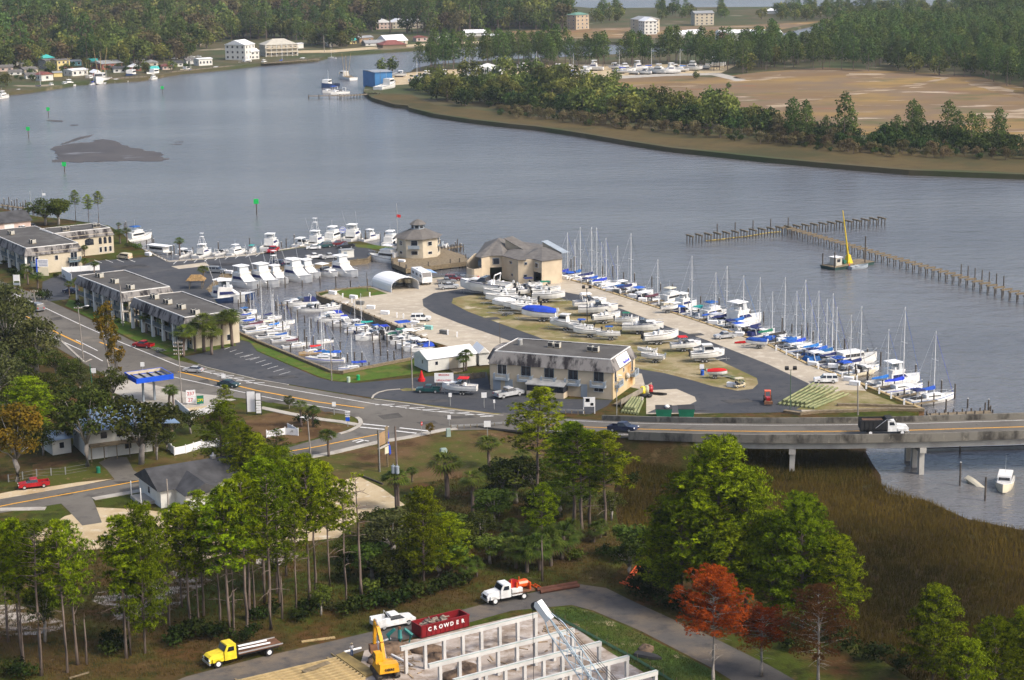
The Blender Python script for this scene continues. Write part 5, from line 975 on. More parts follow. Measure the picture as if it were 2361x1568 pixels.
far('long cream inn with hipped roof and open galleries above the water',(612,131),(687,128),26,12,16,m_stucco2,M('pale_hip_roof',(.46,.43,.36),.8,.1),'hip',(7,2),gallery=2,name='waterfront_inn',cat='building')
far('white box trailer beside the cream inn',(687,112),(700,111),11,1,5,m_wwall,m_wroof,name='storage_trailer',cat='trailer')
far('weathered gabled house half hidden in the west wood',(702,70),(744,69),10,9,12,M('weathered_boards',(.4,.36,.3),.9),m_shing,wins=(4,2))
for k in range(4):far('%s of the four cream townhouse gables with white roofs before the wood'%ordinal(k+1),(868+37*k,68-k),(902+37*k,67-k),15,8,14,m_stucco2 if k else m_pink,m_wroof,wins=(4,2),ridge='y')
far('small brown shop with tin roof on the shore road',(829,99),(861,97),11,4,8,M('brown_boards',(.30,.2,.12),.9),m_tin,wins=(2,1))
far('restaurant with white metal gable roof on the shore road',(893,104),(940,101),8,13,14,m_stucco2,m_wroof,wins=(3,1))
far('long low grey roofed shop beside the shore restaurant',(843,106),(895,104),6,6,10,m_wwall,m_tin,wins=(3,1))
pv=far('maroon roofed pavilion on stilts over the water',(883,112),(937,110),8,9,16,m_wood,m_redroof,'hip',z=.4,name='stilt_pavilion',cat='pavilion')
pv.part('deck',MB().box(-4,-9,0,pv.W+4,0,.4),m_wood)
for i in range(7):pv.part('stilt',MB().tube((-3.5+i*(pv.W+7)/6,-8.5,-3),(-3.5+i*(pv.W+7)/6,-8.5,0),.25,.25,6),m_dwood)
far('white waterfront house with dark hipped roof at the end of the row',(-8,152),(40,151),9,9,12,m_wwall,m_dshing,'hip',(3,1))
far('pale cottage below the dark roofed waterfront house',(0,165),(30,164),9,5,9,m_pink,m_shing,wins=(2,1))
far('shop with turquoise awning roof on the waterfront',(52,146),(96,143),5,5,8,m_wwall,m_turq,wins=(3,1))
far('square building with turquoise cap roof behind the yellow shop',(97,153),(126,151),18,7,9,m_shing,m_turq,'hip',(2,2))
far('grey flat fronted waterfront shop',(107,160),(133,158),20,2,9,M('grey_boards',(.3,.29,.26),.9),m_shing,wins=(2,2))
far('yellow two-storey waterfront shop',(133,162),(162,160),22,2,9,m_yellow,m_shing,wins=(3,2))
far('low cottage with grey roof below the yellow shop',(57,170),(88,168),9,5,9,m_stucco2,m_shing,wins=(2,1))
far('white boat house with red brown roof at the water',(96,187),(123,185),14,6,7,m_wwall,m_redroof,wins=(1,1),ridge='y')
far('small yellow shed beside the white boat house',(124,178),(144,177),10,2,6,m_yellow,m_tin)
far('shop with sky blue wall behind the shrimp boats',(165,152),(188,151),10,3,8,M('sky_blue_boards',(.2,.45,.5),.8),m_tin,wins=(2,1))
far('white fish house behind the shrimp boats',(167,176),(203,173),13,3,9,m_wwall,m_wroof,wins=(3,1))
far('red brick warehouse with grey low roof on the quay',(236,161),(283,158),13,6,16,m_brick,m_tin,wins=(4,1))
far('building with bright turquoise roof behind the brick warehouse',(219,138),(250,137),4,6,9,m_stucco2,m_turq,'hip')
far('white cabin on stilts at the quay end',(459,152),(490,150),15,2,7,m_wwall,m_wroof,wins=(4,1),name='stilt_cabin')
far('cream house among the trees with orange awning',(410,106),(470,104),14,6,10,m_stucco2,m_shing,wins=(5,1))
far('tall narrow tan house with green metal roof near the far shore',(1328,69),(1358,67),33,5,11,M('tan_boards',(.42,.33,.23),.9),m_green,'hip',(3,4))
far('tall cream apartment house with grey roof near the far shore',(1454,75),(1484,77),30,6,16,m_stucco2,m_tin,wins=(2,4))
far('white balconied wing beside the tall cream apartment house',(1486,80),(1515,79),30,8,12,m_wwall,m_wroof,wins=(3,4),ridge='y')
far('cream four-storey house with white balcony bays farther along',(1602,59),(1646,58),27,5,14,m_stucco2,m_tin,wins=(4,4))
for k,(x0,x1,y,hp,rp)in enumerate([(1070,1120,84,8,6),(1118,1160,92,9,3),(1540,1590,88,8,8),(1592,1624,86,8,8),(1660,1702,95,18,6),(1705,1740,86,10,6),(1742,1775,86,9,7),(1772,1804,90,12,7)]):
    far('white roofed waterside building, %s from left along the far inlet'%ordinal(k+1),(x0,y),(x1,y-1),hp,rp,13,m_stucco2 if k%2 else m_wwall,m_wroof,wins=(3,1))
far('white dome roofed house by the far sea',(1766,32),(1794,32),7,5,12,m_wwall,m_wroof,'hip')
far('house with red tiled roof by the far sea',(1890,31),(1914,30),5,6,12,m_stucco2,m_redroof,'hip',(2,1))
bs=far('bright blue tall metal boat shed on the spit',(865,202),(905,200),34,2,20,m_shedblue,m_tin,z=.6,name='boat_shed',cat='shed')
bs.part('slide_door',MB().box(bs.W*.30,-.1,0,bs.W*.32,0,9),m_dblue)
ws=far('wide white arched boatyard shed',(1068,181),(1150,181),17,11,22,m_wwall,M('off_white_roof',(.62,.61,.57),.6,.06),z=.6,name='boatyard_shed',cat='shed',ridge='y')
far('low pale roofed shed beyond the shore thicket',(1205,178),(1250,180),4,4,9,m_wwall,M('grey_white_roof',(.5,.5,.48),.7),z=.6,name='boatyard_shed',cat='shed')
far('small white roofed hut beside the low pale shed',(1258,183),(1288,183),4,4,7,m_wwall,m_wroof,z=.6,name='boatyard_shed',cat='shed')

_wm=[m_wwall,m_stucco2,m_yellow,m_pink,m_wwall,m_brick];_rm=[m_tin,m_shing,m_wroof,m_dshing,m_redroof,m_turq]
for k,(x,y,w_,h_)in enumerate([(20,178,30,8),(48,160,26,9),(200,158,26,11),(150,172,22,9),(262,172,30,9),(300,168,26,9),(300,150,34,10),(335,158,30,9),(345,172,22,8),(375,165,24,8),(400,158,22,8),(215,180,20,8),(60,186,24,9),(260,135,28,10),(140,140,26,9),(325,138,26,8),(20,140,28,9),(180,130,24,9),(430,152,24,9),(760,112,22,8),(800,106,22,8),(960,100,26,9),(1010,96,26,9)]):
    far('small %s waterfront building, %s of the scattered west bank sheds'%(('white','cream','yellow','pink','white','brick')[k%6],ordinal(k+1)),(x,y-4),(x+w_,y-5),h_,4+k%3,8,_wm[k%6],_rm[(k*5+1)%6],wins=(2,1),ridge='xy'[k%2])
# ------------------------------------------------------------------ road bridge
br=thing('road_bridge','concrete road bridge with stained parapets crossing the creek','bridge',(0,0,0))
CL=[(1120,966,.06),(1230,977,.7),(1350,984.5,1.9),(1484,989.5,3.1),(1620,993,4.2),(1771,995,4.8),(1930,994.5,5.2),(2096,992,5.2),(2361,984,5.2),(2700,970,5.2)]
BW=[G(x,y,z)for x,y,z in CL]
def bstrip(off0,off1,dz0,dz1,i0=0):
    m=MB();L,_=ribbon_pts(BW,0,off0);Rr,_=ribbon_pts(BW,0,off1)
    for i in range(i0,len(BW)-1):
        a,b,c,d=L[i],Rr[i],Rr[i+1],L[i+1]
        m.add([(a.x,a.y,BW[i].z+dz0),(b.x,b.y,BW[i].z+dz0),(c.x,c.y,BW[i+1].z+dz0),(d.x,d.y,BW[i+1].z+dz0),(a.x,a.y,BW[i].z+dz1),(b.x,b.y,BW[i].z+dz1),(c.x,c.y,BW[i+1].z+dz1),(d.x,d.y,BW[i+1].z+dz1)],[(0,3,2,1),(4,5,6,7),(0,1,5,4),(1,2,6,5),(2,3,7,6),(3,0,4,7)])
    return m
link('deck',bstrip(5.4,-5.4,-.35,0).mesh('deck',m_asph2),br)
link('centre_line',bstrip(.22,.06,0.004,.012,1).mesh('centre_line',m_yel),br);link('centre_line',bstrip(-.06,-.22,.004,.012,1).mesh('centre_line',m_yel),br)
for o in(4.2,-4.2):link('edge_line',bstrip(o+.08,o-.08,.004,.012,1).mesh('edge_line',m_white),br)
link('parapet',bstrip(5.75,5.401,-.5,.95,2).mesh('parapet',m_bconc),br);link('parapet',bstrip(-5.401,-5.75,-.5,.95,3).mesh('parapet',m_bconc),br)
for o in(4.6,1.6,-1.6,-4.6):link('girder',bstrip(o+.3,o-.3,-1.7,-.351,3).mesh('girder',m_gird),br)
ab=MB();L,_=ribbon_pts(BW,0,5.2);Rr,_=ribbon_pts(BW,0,-5.2)
for i in range(4):
    a,b,c,d=L[i],Rr[i],Rr[i+1],L[i+1];e=1.2
    z0,z1=BW[i].z-.36,BW[i+1].z-.36
    ab.add([(a.x,a.y+z0*e,-1.2),(b.x,b.y-z0*e,-1.2),(c.x,c.y-z1*e,-1.2),(d.x,d.y+z1*e,-1.2),(a.x,a.y,z0),(b.x,b.y,z0),(c.x,c.y,z1),(d.x,d.y,z1)],[(4,5,6,7),(0,1,5,4),(1,2,6,5),(2,3,7,6),(3,0,4,7)])
structure('road_embankment',ab.mesh('road_embankment',m_land))
def along(xD):
    for i in range(len(CL)-1):
        if CL[i][0]<=xD<=CL[i+1][0]:
            t=(xD-CL[i][0])/(CL[i+1][0]-CL[i][0]);return BW[i].lerp(BW[i+1],t),(BW[i+1]-BW[i]).normalized()
for xD in(1545,1829,2110,2420):
    p,d=along(xD);n=Vector((-d.y,d.x,0));z=p.z-1.7
    cap=link('pier_cap',MB().obox((p.x,p.y,z-.45),(1.1,10.6,.9),math.atan2(d.y,d.x)).mesh('pier_cap',m_gird),br)
    for o in(-4.2,0,4.2):link('pier_column',MB().obox((p.x+n.x*o,p.y+n.y*o,(z-.9-3.4)/2),(.85,.95,z-.9+3.4),math.atan2(d.y,d.x)).mesh('pier_column',m_gird),br)
# guard rail beside the approach
gd=thing('guard_rail','galvanised guard rail along the bridge approach','guard rail',G(1040,989));gl=gd.location
pts=[G(x,y)-gl for x,y in((1040,989),(1100,986.5),(1180,984),(1260,985),(1350,992))]
gm=MB()
for i in range(4):gm.bar(pts[i]+Vector((0,0,.6)),pts[i+1]+Vector((0,0,.6+.3*i)),.08,.32)
link('rail',gm.mesh('rail',m_tin),gd)
for i in range(17):t=i/16*4;k=min(3,int(t));p=pts[k].lerp(pts[k+1],t-k);link('post',MB().box(p.x-.07,p.y-.07,0,p.x+.07,p.y+.07,.75+.3*max(0,t-1)).mesh('post',m_wood),gd)
g2=thing('guard_rail','galvanised guard rail at the far side of the bridge start','guard rail',G(1290,953));gl=g2.location
p0,p1=G(1290,953)-gl,G(1347,957)-gl;link('rail',MB().bar(p0+Vector((0,0,.7)),p1+Vector((0,0,.9)),.08,.32).mesh('rail',m_tin),g2)
for i in range(5):p=p0.lerp(p1,i/4);link('post',MB().box(p.x-.07,p.y-.07,0,p.x+.07,p.y+.07,.8).mesh('post',m_wood),g2)
# ------------------------------------------------------------------ boats: builders
m_gel=M('white_gelcoat',(0.76,0.75,0.72),0.35,0.10,0.6,spec=0.4,rnd=0.07)
m_cream=M('cream_gelcoat',(0.70,0.63,0.47),0.35,0.06,0.8,spec=0.5)
m_navyh=M('navy_gelcoat',(0.012,0.030,0.085),0.25,0.1,spec=0.5)
m_deck=M('boat_deck',(0.62,0.61,0.57),0.7,0.08,1.5)
m_teak=M('teak_deck',(0.40,0.26,0.11),0.7,0.15,1.5)
m_chr=M('aluminium',(0.62,0.63,0.64),0.35,0.08,metal=0.6)
m_canv=M('white_canvas',(0.80,0.80,0.80),0.8,0.04)
m_tealc=M('teal_canvas',(0.010,0.30,0.27),0.8,0.1)
m_greenc=M('green_canvas',(0.008,0.16,0.09),0.8,0.1)
m_redc=M('red_canvas',(0.55,0.012,0.015),0.8,0.1)
m_maroon=M('maroon_canvas',(0.10,0.030,0.05),0.8,0.1)
m_rust=m_rust
m_rustm=M('rusty_steel',(0.16,0.075,0.04),0.9,0.3,1.0)
COLS={'blue':m_bcloth,'navy':m_navy,'white':m_canv,'teal':m_tealc,'green':m_greenc,'red':m_redc,'maroon':m_maroon,'cream':m_cream,'dark':m_dark}
HULL={'white':m_gel,'cream':m_cream,'navy':m_navyh,'teak':m_teak,'red':m_redp,'grey':m_bgrey}

def stations(L,B,zs,zb,draft,full=2.3,tb=.9,n=9):
    out=[]
    for k in range(n):
        t=k/(n-1);b=B/2*(tb+(1-tb)*min(1,t/.4))*(1 if t<.45 else max(.015,1-((t-.45)/.55)**full));z=zs+(zb-zs)*t**1.8
        kz=-draft*(1-t**4)+(z*.25)*t**6;out.append((-L/2+L*t,b,z,kz))
    return out
def hull_mb(st,bilge=.82,deep=.45):
    return MB().loft([[(x,b,z),(x-.0,b*.97,z*.45+kz*.1),(x,b*bilge,kz*deep),(x,0,kz),(x,-b*bilge,kz*deep),(x,-b*.97,z*.45+kz*.1),(x,-b,z)]for x,b,z,kz in st],False,True)
def deck_mb(st,i0,i1,dz,k=.96):
    m=MB()
    for i in range(i0,i1):
        (x0,b0,z0,_),(x1,b1,z1,_)=st[i],st[i+1];m.add([(x0,-b0*k,z0+dz),(x1,-b1*k,z1+dz),(x1,b1*k,z1+dz),(x0,b0*k,z0+dz),(x0,-b0*k,z0+dz-.06),(x1,-b1*k,z1+dz-.06),(x1,b1*k,z1+dz-.06),(x0,b0*k,z0+dz-.06)],[(0,1,2,3),(7,6,5,4),(0,4,5,1),(2,6,7,3),(1,5,6,2),(3,7,4,0)])
    return m
def rub(st):
    m=MB()
    for s in(-1,1):m.path([Vector((x,s*b*1.01,z-.05))for x,b,z,_ in st],.05,4)
    return m
def rail(st,i0,h=.6):
    m=MB()
    for s in(-1,1):
        m.path([Vector((x,s*b*.93,z+h))for x,b,z,_ in st[i0:]],.022,4)
        for x,b,z,_ in st[i0:-1]:m.tube((x,s*b*.93,z-.02),(x,s*b*.93,z+h),.02,.02,4)
    return m
SPEC={}
def cached(f):
    def g(*a,**k):
        key=(f.__name__,a,tuple(sorted(k.items())))
        if key not in SPEC:SPEC[key]=f(*a,**k)
        return SPEC[key]
    return g
def pm(name,mb,mat,subs=None,smooth=False):return(name,mb.mesh(name,mat,smooth),subs or[])
def outboard(x,y,z,mat):
    m=MB().taper(x-.35,y-.17,x+.15,y+.17,z+.35,x-.3,y-.13,x+.1,y+.13,z+.95).box(x-.18,y-.1,z-.55,x+.05,y+.1,z+.35);return pm('outboard_motor',m,mat)
@cached
def sportfisher(tower=False,hull='white',top='white',trim='navy',rig=True):
    L=13.0;st=stations(L,4.4,1.25,2.15,.9);P=[pm('hull',hull_mb(st),HULL[hull],[pm('rub_rail',rub(st),m_chr)],False),pm('foredeck',deck_mb(st,3,8,-.04),m_gel),pm('cockpit_floor',deck_mb(st,0,3,-.75),m_deck)]
    P.append(pm('deckhouse',MB().taper(-2.4,-1.85,3.6,1.85,1.2,-2.3,-1.65,.9,1.65,3.05),m_gel,[pm('side_window',MB().taper(-1.9,-1.86,1.9,1.86,2.05,-1.85,-1.74,1.1,1.74,2.75),COLS[trim]),pm('windscreen',MB().add([(2.75,-1.4,1.85),(2.75,1.4,1.85),(1.35,1.4,2.88),(1.35,-1.4,2.88),(2.7,-1.4,1.75),(2.7,1.4,1.75),(1.3,1.4,2.78),(1.3,-1.4,2.78)],[(0,1,2,3),(0,4,5,1),(1,5,6,2),(2,6,7,3),(3,7,4,0)]),m_canv)]))
    P.append(pm('flybridge',MB().taper(-2.2,-1.7,1.0,1.7,3.05,-2.1,-1.75,1.3,1.75,3.75),m_gel,[pm('seat',MB().box(-.9,-.9,3.75,-.3,.9,4.3),m_canv)]))
    posts=MB()
    for x in(-1.9,.6):
        for y in(-1.45,1.45):posts.tube((x,y,3.7),(x-.1,y*.95,5.35),.045,.045,4)
    P.append(pm('hardtop',MB().taper(-2.3,-1.65,.95,1.65,5.33,-2.2,-1.5,.75,1.5,5.47),COLS[top],[pm('hardtop_posts',posts,m_chr),pm('enclosure',MB().taper(-.2,-1.5,.75,1.5,3.75,-.25,-1.42,.45,1.42,5.3),M('clear_curtain',(.55,.58,.6),.2,.05,spec=.6))]))
    if tower:
        t=MB()
        for y in(-1.4,1.4):
            t.tube((-1.6,y,5.4),(-.9,y*.55,8.6),.05,.05,4).tube((.3,y,5.4),(-.3,y*.55,8.6),.05,.05,4)
            for z in(6.3,7.2,8.0):t.tube((-1.6+.7*(z-5.4)/3.2,y*(1-.45*(z-5.4)/3.2),z),(.3-.6*(z-5.4)/3.2,y*(1-.45*(z-5.4)/3.2),z),.035,.035,4)
        P.append(pm('tuna_tower',t,m_canv,[pm('tower_platform',MB().box(-1.3,-.85,8.55,.1,.85,8.68),m_canv),pm('tower_sunshade',MB().box(-1.2,-.8,10.1,.1,.8,10.2).tube((-1.1,-.7,8.6),(-1.1,-.7,10.1),.03,.03,4).tube((-.0,.7,8.6),(-.0,.7,10.1),.03,.03,4),COLS[top])]))
    if rig:
        for s in(-1,1):P.append(pm('outrigger',MB().tube((-.6,s*1.8,3.0),(-3.2,s*2.6,10.5),.045,.02,4),m_chr))
    P.append(pm('bow_rail',rail(st,4),m_chr));return P
@cached
def trawler(hull='white',top='white',fly=True):
    L=11.5;st=stations(L,4.0,1.1,2.2,.9,2.6);P=[pm('hull',hull_mb(st),HULL[hull],[pm('rub_rail',rub(st),m_dark if hull=='white' else m_gel)]),pm('deck',deck_mb(st,0,8,-.12),m_deck)]
    P.append(pm('deckhouse',MB().taper(-3.8,-1.6,2.2,1.6,1.0,-3.8,-1.5,1.4,1.5,2.9),m_gel,[pm('side_window',MB().taper(-3.2,-1.63,1.5,1.63,1.95,-3.2,-1.57,1.3,1.57,2.55),m_glass),pm('windscreen',MB().box(1.72,-1.2,2.0,1.9,1.2,2.6),m_glass)]))
    if fly:P+=[pm('flybridge',MB().taper(-2.6,-1.45,.9,1.45,2.9,-2.6,-1.5,1.1,1.5,3.6),m_gel),pm('bimini',MB().taper(-2.6,-1.4,.4,1.4,4.7,-2.4,-1.1,.2,1.1,4.9),COLS[top],[pm('bimini_frame',MB().tube((-2.5,-1.35,3.5),(-2.5,-1.35,4.7),.03,.03,4).tube((-2.5,1.35,3.5),(-2.5,1.35,4.7),.03,.03,4).tube((.3,1.35,3.5),(.3,1.35,4.7),.03,.03,4).tube((.3,-1.35,3.5),(.3,-1.35,4.7),.03,.03,4),m_chr)])]
    P+=[pm('mast',MB().tube((-1.2,0,2.9),(-1.2,0,7.0),.05,.03,5),m_chr),pm('bow_rail',rail(st,4),m_chr)];return P
@cached
def cruiser(top='white',hull='white',arch=True,canvas=None):
    L=9.0;st=stations(L,3.1,1.05,1.6,.55);P=[pm('hull',hull_mb(st),HULL[hull],[pm('rub_rail',rub(st),m_navy)]),pm('foredeck',deck_mb(st,4,8,.02),m_gel),pm('cockpit_floor',deck_mb(st,0,4,-.5),m_deck)]
    P.append(pm('cabin_trunk',MB().taper(-.2,-1.2,3.2,1.2,1.1,.2,-.95,2.4,.95,1.75),m_gel,[pm('cabin_window',MB().taper(.3,-1.13,2.3,1.13,1.35,.5,-1.05,2.0,1.05,1.6),m_glass)]))
    P.append(pm('windscreen',MB().taper(-.7,-1.3,1.1,1.3,1.45,-.6,-1.1,.2,1.1,2.15),m_glass,[pm('windscreen_frame',MB().bar((.2,-1.12,2.17),(.2,1.12,2.17),.06).bar((-.6,-1.12,2.17),(.2,-1.12,2.17),.06).bar((-.6,1.12,2.17),(.2,1.12,2.17),.06),m_chr)]))
    P.append(pm('helm_seat',MB().box(-1.6,-.9,.55,-1.0,.9,1.5),m_canv))
    if arch:P.append(pm('radar_arch',MB().path([Vector((-2.2,-1.45,1.1)),Vector((-2.5,-1.3,2.7)),Vector((-2.5,1.3,2.7)),Vector((-2.2,1.45,1.1))],.11,5),m_gel))
    if top:P.append(pm('hardtop',MB().taper(-2.4,-1.35,.4,1.35,2.85,-2.2,-1.1,.2,1.1,3.0),COLS[top],[pm('hardtop_posts',MB().tube((-2.2,-1.3,1),(-2.2,-1.3,2.85),.03,.03,4).tube((-2.2,1.3,1),(-2.2,1.3,2.85),.03,.03,4).tube((.2,-1.2,1.8),(.2,-1.2,2.85),.03,.03,4).tube((.2,1.2,1.8),(.2,1.2,2.85),.03,.03,4),m_chr)]))
    if canvas:P.append(pm('cockpit_cover',MB().taper(-4.2,-1.4,-.4,1.4,1.0,-3.6,-.9,-.6,.9,2.0),COLS[canvas]))
    P.append(pm('bow_rail',rail(st,5),m_chr));return P
@cached
def console(top=None,hull='white',motors=1,mcol='dark',cabin=False):
    L=7.0;st=stations(L,2.5,.75,1.25,.45);mc={'dark':m_black,'white':m_gel,'grey':m_bgrey}[mcol]
    P=[pm('hull',hull_mb(st),HULL[hull],[pm('rub_rail',rub(st),m_dark)]),pm('deck',deck_mb(st,0,8,-.32,.9),m_deck),pm('gunwale',MB().path([Vector((x,b*.93,z))for x,b,z,_ in st],.09,4).path([Vector((x,-b*.93,z))for x,b,z,_ in st],.09,4),m_gel)]
    if cabin:P+=[pm('pilothouse',MB().taper(-.9,-.95,1.4,.95,.6,-.8,-.85,.7,.85,2.3),m_gel,[pm('pilothouse_window',MB().taper(-.7,-.96,1.2,.96,1.45,-.7,-.9,.85,.9,2.05),m_glass),pm('pilothouse_roof',MB().box(-1.2,-1.0,2.3,.95,1.0,2.42),m_gel)]),pm('cuddy',MB().taper(1.2,-.85,3.0,.85,.8,1.2,-.6,2.4,.6,1.5),m_gel)]
    else:P+=[pm('console',MB().taper(-.5,-.45,.5,.45,.4,-.4,-.4,.3,.4,1.55),m_gel,[pm('windshield',MB().taper(.0,-.42,.35,.42,1.55,-.1,-.38,.1,.38,1.95),m_glass)]),pm('leaning_post',MB().box(-1.4,-.5,.4,-.9,.5,1.25),m_canv)]
    if top:P.append(pm('t_top',MB().taper(-1.4,-.95,.9,.95,2.5,-1.2,-.8,.7,.8,2.6),COLS[top],[pm('t_top_frame',MB().tube((-.9,-.55,.4),(-.9,-.55,2.5),.035,.035,4).tube((-.9,.55,.4),(-.9,.55,2.5),.035,.035,4).tube((.5,-.5,.4),(.4,-.5,2.5),.035,.035,4).tube((.5,.5,.4),(.4,.5,2.5),.035,.035,4),m_chr)]))
    for k in range(motors):P.append(outboard(-L/2-.15,(k-(motors-1)/2)*.7,.55,mc))
    P.append(pm('bow_rail',rail(st,5,.35),m_chr));return P
@cached
def covered(col='blue',hull='white'):
    L=6.6;st=stations(L,2.4,.75,1.15,.4);rings=[]
    for i,(x,b,z,_)in enumerate(st):
        t=i/8;h=.25+.75*math.sin(math.pi*min(1,.15+t*.75))if t<.95 else .1
        rings.append([(x,-b*1.02,z-.12),(x,-b*.7,z+h*.55),(x,0,z+h),(x,b*.7,z+h*.55),(x,b*1.02,z-.12)])
    return[pm('hull',hull_mb(st),HULL[hull],[pm('rub_rail',rub(st),m_dark)]),pm('tarpaulin',MB().loft(rings,False,True),COLS[col]),outboard(-L/2-.15,0,.5,m_gel)]
@cached
def sailboat(cover='blue',H=13,hull='white',bimini=None,mizzen=False):
    L=10.0;st=stations(L,3.1,1.0,1.35,.6,1.7,.72);P=[pm('hull',hull_mb(st,.7,.5),HULL[hull],[pm('hull_stripe',rub([(x,b,z*.8,k)for x,b,z,k in st]),m_bcloth if hull=='white' else m_gel)]),pm('deck',deck_mb(st,0,8,-.03),m_deck if hull!='teak' else m_teak)]
    P.append(pm('cabin_trunk',MB().taper(-1.6,-.95,2.6,.95,.95,-1.5,-.75,2.0,.75,1.6),m_gel,[pm('cabin_window',MB().taper(-1.1,-.93,1.6,.93,1.2,-1.1,-.87,1.6,.87,1.4),m_glass)]))
    P.append(pm('cockpit_well',MB().box(-4.1,-.7,1.0,-1.9,.7,1.12),m_dark))  # dark slab on the deck stands in for the shade of a recess
    sp=MB().tube((.6,0,1.3),(.6,0,1.3+H),.10,.07,6);P.append(pm('mast',sp,m_canv,[pm('spreader',MB().bar((.6,-1.0,1.3+H*.55),(.6,1.0,1.3+H*.55),.06),m_canv)]))
    P.append(pm('boom',MB().tube((.6,0,2.35),(-3.4,0,2.5),.07,.07,6),m_canv))
    if cover:P.append(pm('sail_cover',MB().loft([[(x,.20*k,z-.12),(x,.0,z+.42*k),(x,-.20*k,z-.12)]for x,z,k in((.75,2.7,1.5),(.3,2.5,1.35),(-1.2,2.45,1.0),(-2.6,2.5,.8),(-3.5,2.52,.5))]),COLS[cover]))
    P.append(pm('forestay',MB().tube((4.75,0,1.35),(.65,0,1.2+H*.96),.03,.03,3),m_dark if cover!='blue' else m_bcloth));P.append(pm('backstay',MB().tube((-4.9,0,1.0),(.55,0,1.25+H),.018,.018,3),m_chr))
    for s in(-1,1):P.append(pm('shroud',MB().path([Vector((.5,s*1.4,1.1)),Vector((.6,s*1.0,1.3+H*.55)),Vector((.6,0,1.2+H))],.018,3),m_chr))
    if bimini:P.append(pm('bimini',MB().taper(-4.0,-1.1,-1.9,1.1,2.6,-3.8,-.9,-2.1,.9,2.8),COLS[bimini],[pm('bimini_frame',MB().tube((-3.9,-1.05,1),(-3.9,-1.05,2.6),.03,.03,4).tube((-3.9,1.05,1),(-3.9,1.05,2.6),.03,.03,4).tube((-2,1.05,1),(-2,1.05,2.6),.03,.03,4).tube((-2,-1.05,1),(-2,-1.05,2.6),.03,.03,4),m_chr)]))
    P.append(pm('pulpit_rail',rail(st,5),m_chr));return P
@cached
def shrimper(hull='white'):
    L=20.0;st=stations(L,6.0,1.6,3.6,1.2,2.6);P=[pm('hull',hull_mb(st),HULL[hull],[pm('rub_rail',rub(st),m_dark)]),pm('deck',deck_mb(st,0,8,-.4),m_wood),pm('wheelhouse',MB().taper(.5,-2.0,5.5,2.0,1.6,.5,-1.9,5.0,1.9,4.6),m_gel,[pm('wheelhouse_window',MB().box(5.0,-1.6,3.5,5.4,1.6,4.2).box(.9,-2.03,3.4,4.4,2.03,4.1),m_glass)])]
    P.append(pm('mast',MB().tube((0,0,1.5),(0,0,14),.18,.1,6),m_woodl))
    for s in(-1,1):P.append(pm('outrigger',MB().tube((.3,s*1.2,2),(-1.0,s*3.0,15.5),.14,.08,5),m_woodl));P.append(pm('rigging_stay',MB().tube((-9,s*2,1.6),(0,0,13),.05,.05,3),m_dark))
    return P
@cached
def workboat(hull='white'):
    L=14.0;st=stations(L,4.4,1.1,2.4,1.0);return[pm('hull',hull_mb(st),HULL[hull],[pm('rub_rail',rub(st),m_dark)]),pm('deck',deck_mb(st,0,8,-.25),m_deck),pm('wheelhouse',MB().taper(0,-1.5,3.8,1.5,1.0,0,-1.4,3.4,1.4,3.5),m_gel,[pm('wheelhouse_window',MB().box(.3,-1.52,2.4,3.2,1.52,3.1),m_glass)]),pm('mast',MB().tube((0,0,3.4),(0,0,7),.06,.04,5),m_chr)]
@cached
def pontoon():
    return[pm('float',MB().tube((-4.5,-1.2,.1),(4.5,-1.2,.1),.4,.4,8).tube((-4.5,1.2,.1),(4.5,1.2,.1),.4,.4,8),m_chr),pm('deck',MB().box(-4.6,-1.6,.5,4.6,1.6,.65),m_deck),pm('cabin',MB().box(-3.8,-1.5,.65,2.8,1.5,2.6),m_gel,[pm('cabin_window',MB().box(-3.4,-1.53,1.4,2.4,1.53,2.2),m_glass)]),pm('roof',MB().box(-4.6,-1.75,2.6,4.2,1.75,2.75),m_wroof)]
@cached
def skiff(col='white'):
    st=stations(4.2,1.6,.5,.75,.2);return[pm('hull',hull_mb(st),HULL[col]),pm('thwart',MB().box(-.2,-.7,.35,.15,.7,.42).box(-1.4,-.7,.35,-1.1,.7,.42),m_deck)]
NOM={'sportfisher':13.0,'trawler':11.5,'cruiser':9.0,'console':7.0,'covered':6.6,'sailboat':10.0,'shrimper':20.0,'workboat':14.0,'pontoon':9.2,'skiff':4.2}
CATS={'sportfisher':'motor yacht','trawler':'motor boat','cruiser':'motor boat','console':'motor boat','covered':'motor boat','sailboat':'sailboat','shrimper':'fishing boat','workboat':'work boat','pontoon':'houseboat','skiff':'dinghy'}
NAMES={'sportfisher':'sport_fishing_yacht','trawler':'trawler_yacht','cruiser':'cabin_cruiser','console':'fishing_boat','covered':'covered_boat','sailboat':'sailboat','shrimper':'shrimp_boat','workboat':'work_boat','pontoon':'houseboat','skiff':'dinghy'}
TRAILER=[('frame',MB().bar((-2.8,-.8,.55),(2.0,-.8,.55),.12).bar((-2.8,.8,.55),(2.0,.8,.55),.12).bar((2.0,-.8,.55),(3.6,0,.5),.12).bar((2.0,.8,.55),(3.6,0,.5),.12).bar((3.5,0,.5),(4.6,0,.5),.12).bar((-2.6,-.8,.55),(-2.6,.8,.55),.1).bar((0,-.8,.55),(0,.8,.55),.1).bar((-2.4,-.5,.75),(1.6,-.5,.85),.12).bar((-2.4,.5,.75),(1.6,.5,.85),.12).mesh('frame',m_tin)),('axle',MB().bar((-1.2,-1,.34),(-1.2,1,.34),.1).bar((-.4,-1,.34),(-.4,1,.34),.1).bar((-1.2,-.7,.34),(-1.2,-.7,.6),.1).bar((-.4,.7,.34),(-.4,.7,.6),.1).mesh('axle',m_dark)),('jack',MB().tube((3.9,0,0),(3.9,0,.9),.05,.05,5).mesh('jack',m_tin))]
